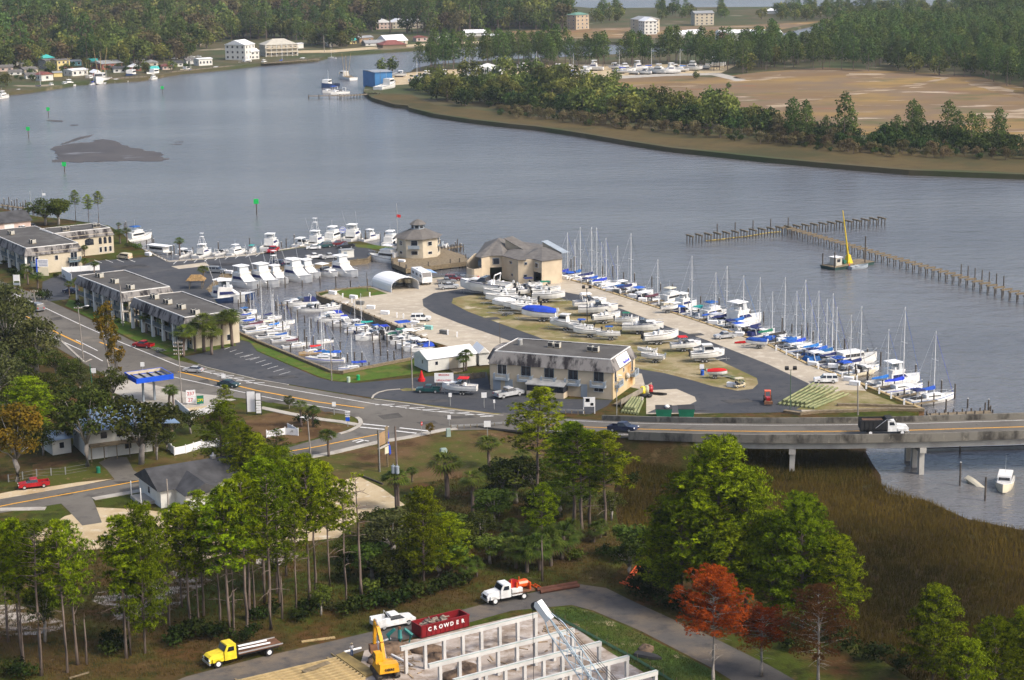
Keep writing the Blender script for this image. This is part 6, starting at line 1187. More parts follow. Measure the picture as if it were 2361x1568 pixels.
_wt=MB().tube((0,-.1,0),(0,.1,0),.34,.34,12).mesh('tyre',m_black);_wr=MB().tube((0,-.115,0),(0,.115,0),.2,.2,10).mesh('rim',m_tin)
for xx in(-1.2,-.4):
    for yy in(-1.0,1.0):TRAILER.append(('wheel',_wt,[('rim',_wr)],(xx,yy,.34)))
BOATS=[]
def moor(kind,bow,deg,label,length,group=None,**kw):
    B=G(*bow,WZ);k=length/NOM[kind];d=Vector((math.cos(R(deg)),math.sin(R(deg)),0));return place(globals()[kind](**kw),NAMES[kind],label,CATS[kind],B-d*length/2,R(deg),group,k)
def boat(kind,stern,bow,label,z=None,group=None,length=None,trailer=False,**kw):
    """stern and bow as seen on the water (or ground) give place, heading and length"""
    zz=WZ if z is None else z;A,B=G(*stern,zz),G(*bow,zz);L=length or(B-A).length;L=max(NOM[kind]*.6,min(NOM[kind]*1.45,L));k=L/NOM[kind]
    c=(A+B)/2;rz=math.atan2(B.y-A.y,B.x-A.x)
    if trailer:
        t=place(TRAILER,'boat_trailer','galvanised trailer under the '+label,'trailer',(c.x,c.y,.03),rz,'boat trailers',(k*1.0,min(1.15,k),1))
        c.z=.03+.78+.45*k
    o=place(globals()[kind](**kw),NAMES[kind],label,CATS[kind],c,rz,group,k);BOATS.append(o);return o

# ------------------------------------------------------------------ vehicles: builders
def paint(name,c):return M('car_paint_'+name,c,0.38,0.16,1.6,spec=0.4)
PAINT={k:paint(k,c)for k,c in dict(white=(.74,.74,.73),silver=(.42,.43,.44),red=(.36,.010,.014),black=(.016,.017,.022),navy=(.018,.025,.06),teal=(.012,.060,.062),dgreen=(.02,.05,.05),maroon=(.14,.018,.022),yellow=(.78,.60,.03),grey=(.2,.21,.22),blue=(.03,.07,.16),cream=(.6,.52,.36),orange=(.7,.10,.015),amber=(.75,.36,.015)).items()}
def wheels(xs,y,r,w=.22,rimmat=None):
    t=('tyre',r,w)
    if t not in MESH:MESH[t]=(MB().tube((0,-w/2,0),(0,w/2,0),r,r,12).mesh('wheel',m_black),MB().tube((0,-w/2-.012,0),(0,w/2+.012,0),r*.58,r*.58,10).mesh('rim',rimmat or m_chr))
    return[('wheel',MESH[t][0],[('rim',MESH[t][1])],(x,s*y,r))for x in xs for s in(-1,1)]
def slab(profile,w0,w1=None):
    """side profile extruded across, upper points narrower"""
    w1=w1 or w0;zs=[p[1]for p in profile];z0,z1=min(zs),max(zs);ww=lambda z:(w0+(w1-w0)*(z-z0)/max(1e-6,z1-z0))/2;n=len(profile)
    return MB().add([(x,-ww(z),z)for x,z in profile]+[(x,ww(z),z)for x,z in profile],[tuple(range(n)),tuple(range(2*n-1,n-1,-1))]+[(k,(k+1)%n,n+(k+1)%n,n+k)for k in range(n)])
@cached
def car(kind,colr):
    p=PAINT[colr];P=[]
    lights=lambda xf,xr,z,w:[pm('headlight',MB().box(xf-.05,s*w-.18,z,xf+.03,s*w+.18,z+.16),m_canv)for s in(-1,1)]+[pm('tail_light',MB().box(xr-.03,s*w-.1,z,xr+.05,s*w+.1,z+.3),m_redp)for s in(-1,1)]
    if kind=='sedan':
        P=[pm('body',slab([(-2.3,.35),(-2.35,.85),(-1.9,.98),(1.0,.98),(2.2,.82),(2.3,.55),(2.25,.3)],1.78,1.66),p),pm('glasshouse',slab([(-1.75,.97),(-1.05,1.36),(.35,1.36),(1.1,.97)],1.6,1.25),m_glass),pm('roof',slab([(-1.1,1.35),(-1.0,1.42),(.3,1.42),(.42,1.35)],1.28,1.2),p)]+lights(2.27,-2.33,.6,.65)+wheels((-1.35,1.4),.8,.32)
    elif kind=='suv':
        P=[pm('body',slab([(-2.5,.42),(-2.52,1.12),(1.15,1.12),(2.35,1.0),(2.5,.75),(2.48,.38)],1.95,1.86),p),pm('glasshouse',slab([(-2.45,1.11),(-2.2,1.72),(.45,1.72),(1.15,1.11)],1.82,1.5),m_glass),pm('roof',slab([(-2.28,1.70),(-2.2,1.82),(.4,1.82),(.55,1.70)],1.55,1.46),p,[pm('roof_rack',MB().bar((-1.8,-.6,1.86),(.1,-.6,1.86),.05).bar((-1.8,.6,1.86),(.1,.6,1.86),.05),m_chr)])]
        for x0,x1 in((-1.35,-1.5),(-.15,-.25)):
            P.append(pm('pillar',MB().add([(x0,-.925,1.11),(x0+.14,-.925,1.11),(x0+.1,-.77,1.72),(x0,-.77,1.72)],[(0,1,2,3)]).add([(x0,.925,1.11),(x0+.14,.925,1.11),(x0+.1,.77,1.72),(x0,.77,1.72)],[(0,1,2,3)]),p))
        P+=lights(2.48,-2.52,.75,.7)+wheels((-1.5,1.5),.86,.38)
    elif kind=='pickup':
        P=[pm('body',slab([(-2.7,.5),(-2.7,.62),(.95,.62),(.95,1.1),(1.3,1.12),(2.55,1.0),(2.7,.75),(2.68,.42),(-2.6,.42)],1.95,1.88),p),pm('cab',slab([(-.75,.6),(-.75,1.12),(1.3,1.12),(1.3,.6)],1.94,1.88),p),pm('glasshouse',slab([(-.7,1.11),(-.6,1.66),(.55,1.66),(1.25,1.11)],1.8,1.48),m_glass),pm('roof',slab([(-.66,1.64),(-.6,1.75),(.5,1.75),(.64,1.64)],1.52,1.42),p),pm('bed',MB().box(-2.7,-.95,.62,-.76,-.85,1.14).box(-2.7,.85,.62,-.76,.95,1.14).box(-2.7,-.85,.62,-2.6,.85,1.12),p),pm('bed_liner',MB().box(-2.6,-.85,.62,-.76,.85,.66),m_black)]+lights(2.67,-2.71,.75,.75)+wheels((-1.65,1.7),.86,.38)
    elif kind=='van':
        P=[pm('body',slab([(-2.5,.4),(-2.5,1.9),(1.0,1.9),(1.9,1.15),(2.5,1.0),(2.5,.4)],1.95,1.7),p),pm('side_window',slab([(-2.2,1.2),(-2.2,1.7),(.9,1.7),(1.45,1.2)],1.93,1.80),m_glass),pm('windscreen',slab([(1.12,1.78),(1.16,1.82),(1.92,1.2),(1.86,1.18)],1.5,1.5),m_glass)]+lights(2.5,-2.5,.7,.7)+wheels((-1.5,1.5),.86,.36)
    elif kind=='motorhome':
        P=[pm('body',slab([(-4.2,.6),(-4.2,2.9),(3.6,2.9),(4.2,1.9),(4.2,.6)],2.4,2.3),p),pm('windscreen',slab([(3.62,2.8),(3.68,2.86),(4.24,1.95),(4.18,1.9)],2.1,2.1),m_glass),pm('side_window',MB().box(-3.4,-1.2,1.7,-2.0,1.2,2.3).box(-.8,-1.2,1.7,.6,1.2,2.3).box(2.2,-1.2,1.7,3.2,1.2,2.3),m_glass),pm('stripe',MB().box(-4.0,-1.205,1.2,3.8,1.205,1.3),M('tan_stripe',(.4,.3,.18),.6)),pm('roof_unit',MB().box(-2.0,-.5,2.9,-1.0,.5,3.15),m_canv),pm('awning',MB().add([(-3,1.2,2.6),(2,1.2,2.6),(2,3.2,2.2),(-3,3.2,2.2),(-3,1.2,2.56),(2,1.2,2.56),(2,3.2,2.16),(-3,3.2,2.16)],[(0,1,2,3),(7,6,5,4),(0,4,5,1),(1,5,6,2),(2,6,7,3),(3,7,4,0)]),M('pale_blue_awning',(.25,.38,.6),.8))]+wheels((-2.4,2.8),1.05,.42)
    return P
CAT2={'sedan':'car','suv':'car','pickup':'pickup truck','van':'van','motorhome':'motorhome'}
def drive(kind,colr,rear,front,label,z=0.03,zf=None,k=None):
    A,B=G(*rear,z),G(*front,z if zf is None else zf);B.z=A.z if zf is None else B.z;c=(A+B)/2;rz=math.atan2(B.y-A.y,B.x-A.x);L=(B-A).length;nom={'sedan':4.65,'suv':5.0,'pickup':5.4,'van':5.0,'motorhome':8.4}[kind]
    k=k or max(.9,min(1.12,L/nom));return place(car(kind,colr),{'suv':'sport_utility_car','pickup':'pickup_truck','sedan':'sedan_car','van':'van','motorhome':'motorhome'}[kind],label,CAT2[kind],c,rz,'parked and moving vehicles',k)
@cached
def truck(colr,body,L=8.0,cabx=None):
    """conventional truck: bonnet in front, cab, chassis, then the body"""
    p=PAINT[colr];f=L/2;P=[pm('bonnet',slab([(f-2.0,.7),(f-2.0,1.75),(f-.3,1.55),(f,1.3),(f,.7)],1.9,1.5),p),pm('fender',MB().box(f-1.75,-1.15,.75,f-.35,-.8,1.2).box(f-1.75,.8,.75,f-.35,1.15,1.2),p),pm('cab',slab([(f-3.5,.7),(f-3.5,2.55),(f-2.35,2.55),(f-1.95,1.75),(f-1.95,.7)],2.15,1.9),p),pm('windscreen',slab([(f-2.28,2.42),(f-2.22,2.42),(f-1.92,1.80),(f-1.98,1.80)],1.75,1.75),m_glass),pm('side_window',slab([(f-3.2,1.78),(f-3.2,2.3),(f-2.5,2.3),(f-2.3,1.78)],2.10,1.99),m_glass),pm('grille',MB().box(f,-.55,.8,f+.04,.55,1.3),m_dark),pm('bumper',MB().box(f-.05,-1.1,.5,f+.12,1.1,.75),m_chr),pm('chassis',MB().box(-f,-.45,.6,f-.4,.45,.85),m_dark)]
    for s in(-1,1):P.append(pm('headlight',MB().box(f-.05,s*.8-.14,.95,f+.05,s*.8+.14,1.2),m_canv))
    P+=wheels((-f+1.6,f-1.05),1.0,.5,.3,m_canv)
    if body=='flatbed':P+=[pm('flatbed',MB().box(-f-.2,-1.2,1.1,f-3.7,1.2,1.25),m_rustm,[pm('side_rail',MB().bar((-f-.2,-1.2,1.3),(f-3.7,-1.2,1.3),.12).bar((-f-.2,1.2,1.3),(f-3.7,1.2,1.3),.12),m_chr)]),pm('headboard',MB().box(f-3.75,-1.1,1.25,f-3.65,1.1,2.2),m_dark),pm('bed_pipe',MB().tube((-f+1.2,.5,1.45),(f-3.9,.5,1.55),.12,.12,6),m_canv),pm('bed_pipe',MB().tube((-f+1.2,-.5,1.45),(f-3.9,-.4,1.55),.12,.12,6),m_canv),pm('toolbox',MB().box(f-5.2,-1.2,.7,f-3.9,-.7,1.08),m_chr)]
    if body=='dump':
        x0,x1=-f-.1,f-3.7;P+=[pm('dump_body',MB().box(x0,-1.22,1.05,x1,1.22,1.2).box(x0,-1.25,1.2,x1,-1.15,2.75).box(x0,1.15,1.2,x1,1.25,2.75).box(x0,-1.15,1.2,x0+.1,1.15,2.6).box(x1-.1,-1.15,1.2,x1,1.15,2.9),m_black,[pm('body_rib',MB().box(x0+(x1-x0)*q/6-.06,-1.32,1.1,x0+(x1-x0)*q/6+.06,-1.25,2.7),m_black)for q in range(1,6)]),pm('cab_shield',MB().box(x1-.1,-1.1,2.9,x1+1.0,1.1,3.0),m_black),pm('load',MB().taper(x0+.1,-1.14,x1-.1,1.14,1.25,x0+.5,-.9,x1-.5,.9,2.55),M('hauled_soil',(.11,.06,.035),.95,.3,1.0)),pm('tarp_arm',MB().tube((x0+2.5,-1.35,1.4),(x1,-1.3,2.9),.05,.05,5),m_chr)]
    if body=='drill':
        g=MB().tube((-f+.6,0,1.9),(-f+2.4,0,1.9),.55,.55,10);P+=[pm('service_box',MB().box(f-5.2,-1.15,.8,f-3.6,1.15,1.75),p),pm('flatbed',MB().box(-f-.1,-1.15,1.0,f-3.6,1.15,1.2),m_rustm),pm('pump_drum',g,PAINT['orange']),pm('hose_reel',MB().tube((f-4.2,-.2,2.2),(f-4.2,.5,2.2),.6,.6,12).tube((f-4.2,.5,2.2),(f-4.2,.58,2.2),.75,.75,12),PAINT['red']),pm('machinery_frame',MB().box(-f+.4,-.9,1.2,-f+.6,.9,2.2).box(-f+2.4,-.9,1.2,-f+2.6,.9,2.5).bar((-f+.5,-.8,2.2),(f-4.0,-.8,2.0),.12).tube((-f+3.2,.5,1.2),(-f+3.2,.5,2.9),.1,.1,6).tube((-f+1.6,-.4,1.2),(-f+1.6,-.4,2.8),.08,.08,6),PAINT['orange'])]
    return P
# ------------------------------------------------------------------ boats in the water: the river promenade
PR='boats moored along the river promenade'
def prow(mx,my,dx=52,dy=-7):return((mx-dx,my-dy),(mx+dx,my+dy))
SB=[(1305,645,527,'blue'),(1334,648,521,'blue'),(1360,655,526,'navy'),(1372,661,514,'blue'),(1393,667,549,'blue'),(1450,683,540,'navy'),(1590,727,581,None),(1670,753,614,'navy'),(1708,762,644,'blue'),(1746,774,627,'navy'),(1803,794,638,'dark'),(1849,812,653,'blue'),(1880,822,663,'blue'),(1899,829,687,'blue'),(1912,835,680,'blue'),(1922,842,702,'navy'),(1977,861,718,'navy'),(2075,905,721,'blue'),(2146,927,772,'blue')]
for k,(x,y,t,c)in enumerate(SB):
    s=PX(G(x,y,WZ))[2];H=min(15.5,max(9,(y-t)/s/math.cos(PITCH)-1.3));wd=(34,46)[k>15]
    a,b=prow(x,y,wd,-wd*.13);boat('sailboat',a,b,'%s sail cover sailboat, %s mast from the marina store along the promenade'%((c or 'no')+('-coloured' if c else ''),ordinal(k+1))if c else 'sailboat without sail cover, %s mast from the marina store along the promenade'%ordinal(k+1),group=PR,length=9.3+(k%3)*.5 if k<16 else 10.5,cover=c,H=round(H),bimini=(None,'blue',None,'navy',None)[k%5])
MBT=[('cruiser',(1350,662),(1402,655),dict(top=None,canvas=None)),('cruiser',(1412,672),(1468,664),dict(top='white')),('cruiser',(1450,690),(1506,680),dict(top='blue')),('cruiser',(1468,697),(1520,690),dict(top='navy',canvas='navy')),('trawler',(1520,705),(1580,692),dict(top='cream',hull='cream')),('sportfisher',(1545,720),(1606,706),dict(rig=False)),('cruiser',(1590,738),(1650,726),dict(top='teal')),('trawler',(1610,742),(1680,728),dict(top='blue')),('cruiser',(1628,752),(1690,742),dict(top='white')),('sportfisher',(1655,762),(1755,742),dict(rig=False)),
       ('cruiser',(1680,772),(1735,762),dict(top='blue')),('cruiser',(1722,783),(1775,772),dict(top='navy',canvas='navy')),('cruiser',(1760,795),(1815,784),dict(top=None,canvas='blue')),('console',(1790,803),(1830,796),dict(top='white')),('cruiser',(1850,832),(1905,822),dict(top='blue',canvas='blue')),('trawler',(1916,846),(2021,832),dict(top='white',fly=False)),('cruiser',(1900,852),(1955,843),dict(top='white')),('cruiser',(1948,872),(2018,858),dict(top=None,hull='cream')),('sportfisher',(2008,896),(2120,880),dict(rig=False))]
for k,(kd,a,b,kw)in enumerate(MBT):
    what={'sportfisher':'flybridge motor yacht','trawler':'trawler yacht','cruiser':'cabin cruiser','console':'open fishing boat'}[kd];c=kw.get('canvas')or kw.get('top')
    boat(kd,a,b,'%s %s%s, %s motor boat from the store along the promenade'%(kw.get('hull','white'),what,' with %s top'%c if c else '',ordinal(k+1)),group=PR,**kw)
EX=[('sailboat',1322,650,dict(cover='navy',H=11)),('sailboat',1383,666,dict(cover='blue',H=12)),('sailboat',1420,676,dict(cover='white',H=12)),('cruiser',1438,682,dict(top='blue')),('cruiser',1490,697,dict(top='white')),('sailboat',1512,702,dict(cover='maroon',H=11)),('console',1560,720,dict(top='white')),('cruiser',1576,727,dict(top=None,canvas='navy')),('sailboat',1645,746,dict(cover='blue',H=12)),('cruiser',1720,776,dict(top='white')),('sailboat',1775,786,dict(cover='green',H=11)),('console',1822,803,dict(top='blue')),('sailboat',1830,806,dict(cover='blue',H=13)),('sailboat',1865,820,dict(cover='white',H=12)),('cruiser',1940,852,dict(top='blue')),('sailboat',1955,858,dict(cover='navy',H=12)),('cruiser',1890,838,dict(top='white',canvas='blue')),('sailboat',2040,895,dict(cover='blue',H=12)),('console',2105,918,dict(top='white'))]
for k,(kd,x,y,kw)in enumerate(EX):
    w_=30+.012*(x-1300)*2;boat(kd,(x-w_,y+w_*.13),(x+w_,y-w_*.13),'%s %s squeezed into the promenade row, %s of these from the store'%(kw.get('cover')or kw.get('canvas')or kw.get('top')or 'plain',{'sailboat':'covered sailboat','cruiser':'topped cruiser','console':'topped fishing boat'}[kd],ordinal(k+1)),group=PR,length={'sailboat':9.0,'cruiser':8.4,'console':6.6}[kd],**kw)
BX=[('console',(700,700),(655,704),dict(top=None)),('cruiser',(745,712),(700,718),dict(top='white')),('cruiser',(790,726),(740,731),dict(top=None,canvas='blue')),('console',(815,742),(770,746),dict(top='blue')),('cruiser',(840,752),(790,757),dict(top='white')),('sailboat',(850,762),(795,768),dict(cover='blue',H=11)),('cruiser',(885,764),(838,769),dict(top='blue')),('console',(915,772),(870,777),dict(top=None)),('console',(945,790),(900,795),dict(top='white')),('cruiser',(965,797),(918,802),dict(top=None,canvas='navy')),('console',(990,806),(948,812),dict(top='blue')),
      ('sailboat',(600,742),(648,735),dict(cover='navy',H=12)),('sailboat',(612,766),(668,758),dict(cover='blue',H=12)),('sailboat',(625,790),(690,783),dict(cover='blue',H=12)),('sailboat',(650,804),(715,797),dict(cover='maroon',H=11)),('sailboat',(715,828),(775,822),dict(cover='blue',H=12)),('cruiser',(548,728),(590,722),dict(top='blue')),('console',(640,750),(680,745),dict(top=None))]
for k,(kd,a,b,kw)in enumerate(BX):boat(kd,a,b,'%s %s in the inner basin crowd, %s of these from the mouth'%(kw.get('cover')or kw.get('canvas')or kw.get('top')or 'plain white',{'sailboat':'covered sailboat','cruiser':'topped cruiser','console':'fishing boat'}[kd],ordinal(k+1)),group='boats crowding the inner basin',**kw)
# inner basin: big yachts along the lot
YB='yachts along the parking lot wall'
for bow,L,lab,kw in[(Q(1,1,215,1088),13.5,'large white yacht with blue side windows, second in the lot wall row',dict(trim='navy')),(Q(1,1,300,1052),10.5,'white yacht with a tall tuna tower in the lot wall row',dict(tower=True)),(Q(1,1,520,1043),13.5,'largest white canvas topped yacht in the lot wall row',dict(top='white')),(Q(1,1,598,1004),11,'white yacht with navy windscreen in the lot wall row',dict(rig=False)),(Q(1,1,940,990),12.5,'white flybridge yacht nearest the octagonal building',dict(rig=False)),
        (Q(0,1,2390,1100),13,'white yacht with navy band, first in the lot wall row',dict(rig=False))]:
    moor('sportfisher',bow,-44,lab,L,YB,**kw)
moor('sportfisher',Q(0,1,2260,1225),-30,'white sport yacht with long outriggers beside the thatched hut',13,YB);moor('sportfisher',Q(0,1,2350,1200),12,'navy hulled yacht with cream deck beside the motel',13.5,YB,hull='navy',rig=False)
moor('cruiser',Q(1,1,755,988),-40,'small white cruiser with hardtop between two yachts',9.5,YB,top='white')
moor('trawler',Q(1,1,1040,830),150,'white trawler yacht tied between lot wall and octagon deck',11.5,top='white',fly=True)
boat('console',Q(1,1,1705,905),Q(1,1,1900,900),'open white fishing boat below the octagon deck',top=None);boat('console',Q(1,1,1900,1000),Q(1,1,1960,990),'dark dinghy beside the marina store wall',top=None,hull='navy')
boat('console',Q(1,1,1730,720),Q(1,1,1770,700),'small white runabout behind the octagon',top=None);boat('trawler',Q(1,1,1200,705),Q(1,1,1300,655),'white trawler with radar mast half hidden by the octagon',top='white')
# river side of the lot
RS='boats on the river side of the lot'
for kd,a,b,lab,kw in[('trawler',Q(0,1,1150,668),Q(0,1,1400,625),'white trawler yacht with blue bimini beside the older motel',dict(top='blue')),('pontoon',Q(0,1,1385,755),Q(0,1,1570,775),'white roofed houseboat at the seawall corner',{}),('cruiser',Q(0,1,1630,810),Q(0,1,1780,775),'white cruiser with a maroon bow near the lone palm',dict(top='white')),('sportfisher',Q(0,1,1800,815),Q(0,1,1950,770),'white yacht with a tall tuna tower, river side of the lot',dict(tower=True,rig=False)),('cruiser',Q(0,1,1965,790),Q(0,1,2110,765),'low white cruiser on the river side of the lot',dict(top=None)),('trawler',Q(0,1,2120,790),Q(0,1,2255,760),'white trawler with orange transom cloth on the river side',dict(top='white')),('console',Q(0,1,2290,770),Q(0,1,2361,740),'turquoise topped runabout on the river side',dict(top='teal')),
        ('sportfisher',Q(1,1,80,745),Q(1,1,200,690),'white flybridge yacht behind the red parked car',dict(rig=False)),('cruiser',Q(1,1,360,720),Q(1,1,490,680),'low white cruiser behind the white sedan',dict(top='white')),('sportfisher',Q(1,1,480,710),Q(1,1,630,660),'tower yacht on the river side behind the parked cars',dict(tower=True)),('trawler',Q(1,1,650,670),Q(1,1,790,620),'white trawler behind the round pole sign',dict(top='white')),('sportfisher',Q(1,1,830,665),Q(1,1,960,610),'big white flybridge yacht beside the round pole sign',dict()),('sportfisher',Q(1,1,980,660),Q(1,1,1140,630),'white flybridge yacht beyond the lot lawn',dict(rig=False))]:
    boat(kd,a,b,lab,group=RS,**kw)
# east dock of the basin
ED='boats along the long dock of the inner basin'
for k,(kd,a,b,kw,nm)in enumerate([('cruiser',(570,1235),(255,1260),dict(top=None,canvas='navy'),'white cruiser with navy canvas'),('cruiser',(630,1300),(345,1310),dict(top=None),'low white cruiser'),('console',(570,1300),(860,1270),dict(top=None,motors=2),'white boat with twin black outboards'),('cruiser',(790,1385),(540,1400),dict(top='white'),'white hardtop cruiser'),('cruiser',(910,1430),(670,1445),dict(top='white'),'white cruiser with tall hardtop'),('console',(1000,1450),(810,1462),dict(top=None),'small white open boat'),('sailboat',(1120,1460),(860,1490),dict(cover='teal',H=11),'sailboat with teal sail cover'),('cruiser',(1290,1520),(1000,1545),dict(top='blue'),'white cruiser with blue top'),('console',(1180,1560),(1560,1520),dict(top='blue',motors=2),'white boat with blue sun top'),('covered',(1390,1540),(1200,1560),dict(col='green'),'boat under a dark green cover')]):
    boat(kd,Q(1,1,*a),Q(1,1,*b),nm+', %s along the long basin dock'%ordinal(k+1),group=ED,**kw)
for k,(kd,a,b,kw,nm)in enumerate([('cruiser',(900,777),(820,786),dict(top=None),'low white cruiser'),('console',(905,792),(985,786),dict(top='white',motors=2),'white fishing boat with white T-top'),('cruiser',(985,800),(915,806),dict(top='white'),'white hardtop cruiser'),('console',(880,770),(815,772),dict(top=None,hull='navy'),'navy hulled open boat'),('console',(955,780),(890,786),dict(top='green'),'fishing boat with green T-top')]):
    boat(kd,a,b,nm+', %s near the shed end of the basin dock'%ordinal(k+1),group=ED,**kw)
boat('cruiser',Q(1,2,1650,80),Q(1,2,1370,110),'white cruiser with blue cockpit tarp behind the long shed',group=ED,top='white',canvas='blue')
# west side of the basin: sailboats by the motel
for k,(a,b,c,H,nm)in enumerate([((552,742),(600,735),'blue',11,'sailboat with blue cover nearest the motel corner'),((556,757),(612,749),'blue',12,'sailboat with bright blue cover and dodger by the motel'),((562,770),(640,760),'maroon',13,'sailboat with maroon sail cover by the motel'),((590,783),(665,776),None,12,'bare masted white sailboat by the fence'),((598,760),(660,752),'cream',12,'cream decked sailboat by the motel')]):
    boat('sailboat',a,b,nm,cover=c,H=H,bimini='blue' if k<2 else None,group='sailboats beside the motel')
for a,b,c,H,nm,hl in[(Q(1,2,640,110),Q(1,2,395,150),'red',11,'varnished wooden sailboat with red sail cover at the basin end','teak'),(Q(1,2,820,205),Q(1,2,455,200),'blue',12,'white sailboat with blue sail cover at the basin end','white'),(Q(1,2,1050,270),Q(1,2,760,290),'blue',13,'white sailboat nearest the lawn at the basin end','white')]:
    boat('sailboat',a,b,nm,cover=c,H=H,hull=hl,bimini='blue' if hl=='white' else None,group='sailboats at the basin end')
boat('console',Q(1,2,700,15),Q(1,2,560,40),'small dinghy like runabout behind the wooden sailboat',top=None)

# ------------------------------------------------------------------ boats on trailers in the yard
YD='boats on trailers in the yard'
YT=[('cruiser',(1175,683),(1060,675),dict(top=None),'long white cruiser with grey windscreen'),('console',(1182,672),(1115,670),dict(top=None,mcol='white'),'cream edged open boat behind the long cruiser'),('console',(1190,692),(1115,690),dict(top=None),'white fishing boat with red trim'),('console',(1195,700),(1120,702),dict(top=None),'white boat with a blue seat cover'),('covered',(1190,712),(1135,712),dict(col='white'),'boat under a white cover'),('console',(1225,716),(1160,718),dict(top=None,mcol='white'),'white boat with white outboard beside the asphalt'),('console',(1190,678),(1252,673),dict(top='navy',motors=2),'white boat with navy T-top by the store'),('cruiser',(1180,686),(1250,681),dict(top=None),'white cuddy cruiser below the T-top boat'),('console',(1226,686),(1293,683),dict(top='green'),'white boat with green T-top'),('console',(1228,696),(1303,697),dict(top=None),'white dual console boat beside the asphalt'),('console',(1240,708),(1178,706),dict(top=None,motors=2),'white boat with navy cushions'),('console',(1245,724),(1178,724),dict(top=None,motors=2),'white open boat next to the blue tarpaulin'),('covered',(1283,741),(1203,738),dict(col='blue'),'boat under a bright blue tarpaulin'),
      ('cruiser',(1322,714),(1398,710),dict(top='white'),'white express boat with hardtop and twin outboards'),('cruiser',(1333,728),(1425,727),dict(top=None),'big white sport boat beside the lamp post'),('console',(1366,747),(1430,742),dict(top=None),'grey trimmed centre console boat'),('console',(1418,751),(1473,752),dict(top='green',motors=2),'boat with green T-top near the asphalt'),('console',(1335,764),(1268,758),dict(top=None,cabin=True),'cream pilothouse boat pointing at the basin'),('console',(1368,769),(1310,768),dict(top='blue'),'white boat with bright blue T-top'),('console',(1385,778),(1322,777),dict(top=None),'white open boat behind the office roof'),('cruiser',(1435,769),(1530,770),dict(top=None),'long white open fishing boat on a triple axle trailer'),('console',(1430,783),(1375,784),dict(top='blue'),'boat with blue awning just behind the office'),('console',(1483,795),(1564,789),dict(top=None,motors=2),'white boat with pale tan hull side'),('cruiser',(1546,811),(1616,808),dict(top='red',arch=False),'white runabout with a red sun top'),('console',(1592,835),(1670,832),dict(top=None,cabin=True),'white pilothouse boat with navy door'),('console',(1600,822),(1645,820),dict(top=None,mcol='white'),'white open boat behind the pilothouse boat'),('console',(1532,837),(1478,834),dict(top=None,mcol='grey'),'low cream skiff with grey outboard'),('console',(1505,822),(1478,820),dict(top=None,mcol='white'),'short boat with white outboard beside the office'),('covered',(1638,872),(1670,873),dict(col='red'),'small boat under a red tarpaulin')]
for kd,a,b,kw,nm in YT:boat(kd,a,b,nm,z=0.03,group=YD,trailer=True,**kw)
boat('console',(1523,722),(1563,720),'white centre console boat on the promenade',z=.03,trailer=True,top='white');boat('covered',(1757,803),(1730,802),'small boat under a blue cover on the promenade',z=.03,trailer=True,col='blue',length=4.6)
boat('cruiser',Q(1,2,2040,505),Q(1,2,1720,495),'white cabin boat with red sun top behind the teal pickup',z=.03,trailer=True,top='red',arch=False)
boat('console',Q(1,1,1350,1010),Q(1,1,1310,1125),'cream boat deep inside the arched carport',z=.03,trailer=True,top=None,hull='cream',length=6.5);boat('console',Q(1,1,1385,1020),Q(1,1,1420,1120),'cream boat at the open side of the arched carport',z=.03,trailer=True,top=None,hull='cream',length=6.5)
place(TRAILER,'boat_trailer','empty black trailer hitched to the red pickup','trailer',G(366,810,.03),heading((380,813),(352,806)),None,.75)
place(TRAILER,'boat_trailer','empty trailer beside the yard asphalt','trailer',G(1160,727,.03),heading((1180,728),(1145,726)),None,.9)
# ------------------------------------------------------------------ boats across the river
FR='boats on the far bank'
for kd,a,b,lab,kw in[('shrimper',Q(0,0,740,760),Q(0,0,870,740),'dark hulled shrimp boat with raised outriggers at the west quay',dict(hull='navy')),('shrimper',Q(0,0,985,745),Q(0,0,890,780),'white shrimp boat with raised outriggers at the west quay',{}),('workboat',Q(0,0,1310,700),Q(0,0,1140,735),'dark hulled work boat beside the shrimp boats',dict(hull='navy')),('workboat',Q(0,0,1540,690),Q(0,0,1355,710),'white work boat with high bow at the west quay',{}),('workboat',Q(0,0,1815,655),Q(0,0,1665,670),'cream work boat near the stilt cabin',dict(hull='cream')),('sailboat',Q(0,0,310,825),Q(0,0,430,825),'dark hulled sailboat at the west bank',dict(hull='navy',cover='navy',H=12)),('trawler',Q(0,0,690,790),Q(0,0,560,800),'pale trawler at the west bank',{}),('trawler',Q(0,0,-20,915),Q(0,0,85,900),'white trawler at the edge of the west bank',{}),('trawler',Q(0,0,2330,590),Q(0,0,2200,600),'white trawler below the tall white house',{}),('console',Q(0,0,1830,640),Q(0,0,1895,635),'small pale boat below the stilt cabin',{}),
        ('console',Q(1,0,0,590),Q(1,0,50,592),'small white boat at the inn dock',{}),('sailboat',Q(1,0,735,540),Q(1,0,665,540),'lone sailboat anchored below the shore road',dict(cover=None,H=15)),('workboat',Q(1,0,740,790),Q(1,0,605,815),'blue hulled boat with tall mast at the spit',dict(hull='navy')),('sailboat',Q(1,0,700,800),Q(1,0,640,808),'sailboat behind the blue hulled boat at the spit',dict(cover='blue',H=15)),('shrimper',Q(1,0,900,740),Q(1,0,770,720),'white fishing boat with masts beside the blue boat shed',{}),('cruiser',Q(1,0,780,850),Q(1,0,615,860),'white cruiser with blue top at the spit jetty',dict(top='blue')),('cruiser',Q(1,0,850,862),Q(1,0,690,875),'low white boat on the spit jetty',dict(top=None)),('workboat',Q(1,0,1075,835),Q(1,0,1330,790),'long white boat hauled out below the blue boat shed',dict())]:
    boat(kd,a,b,lab,z=(.7 if 'hauled' in lab else None),group=FR,**kw)
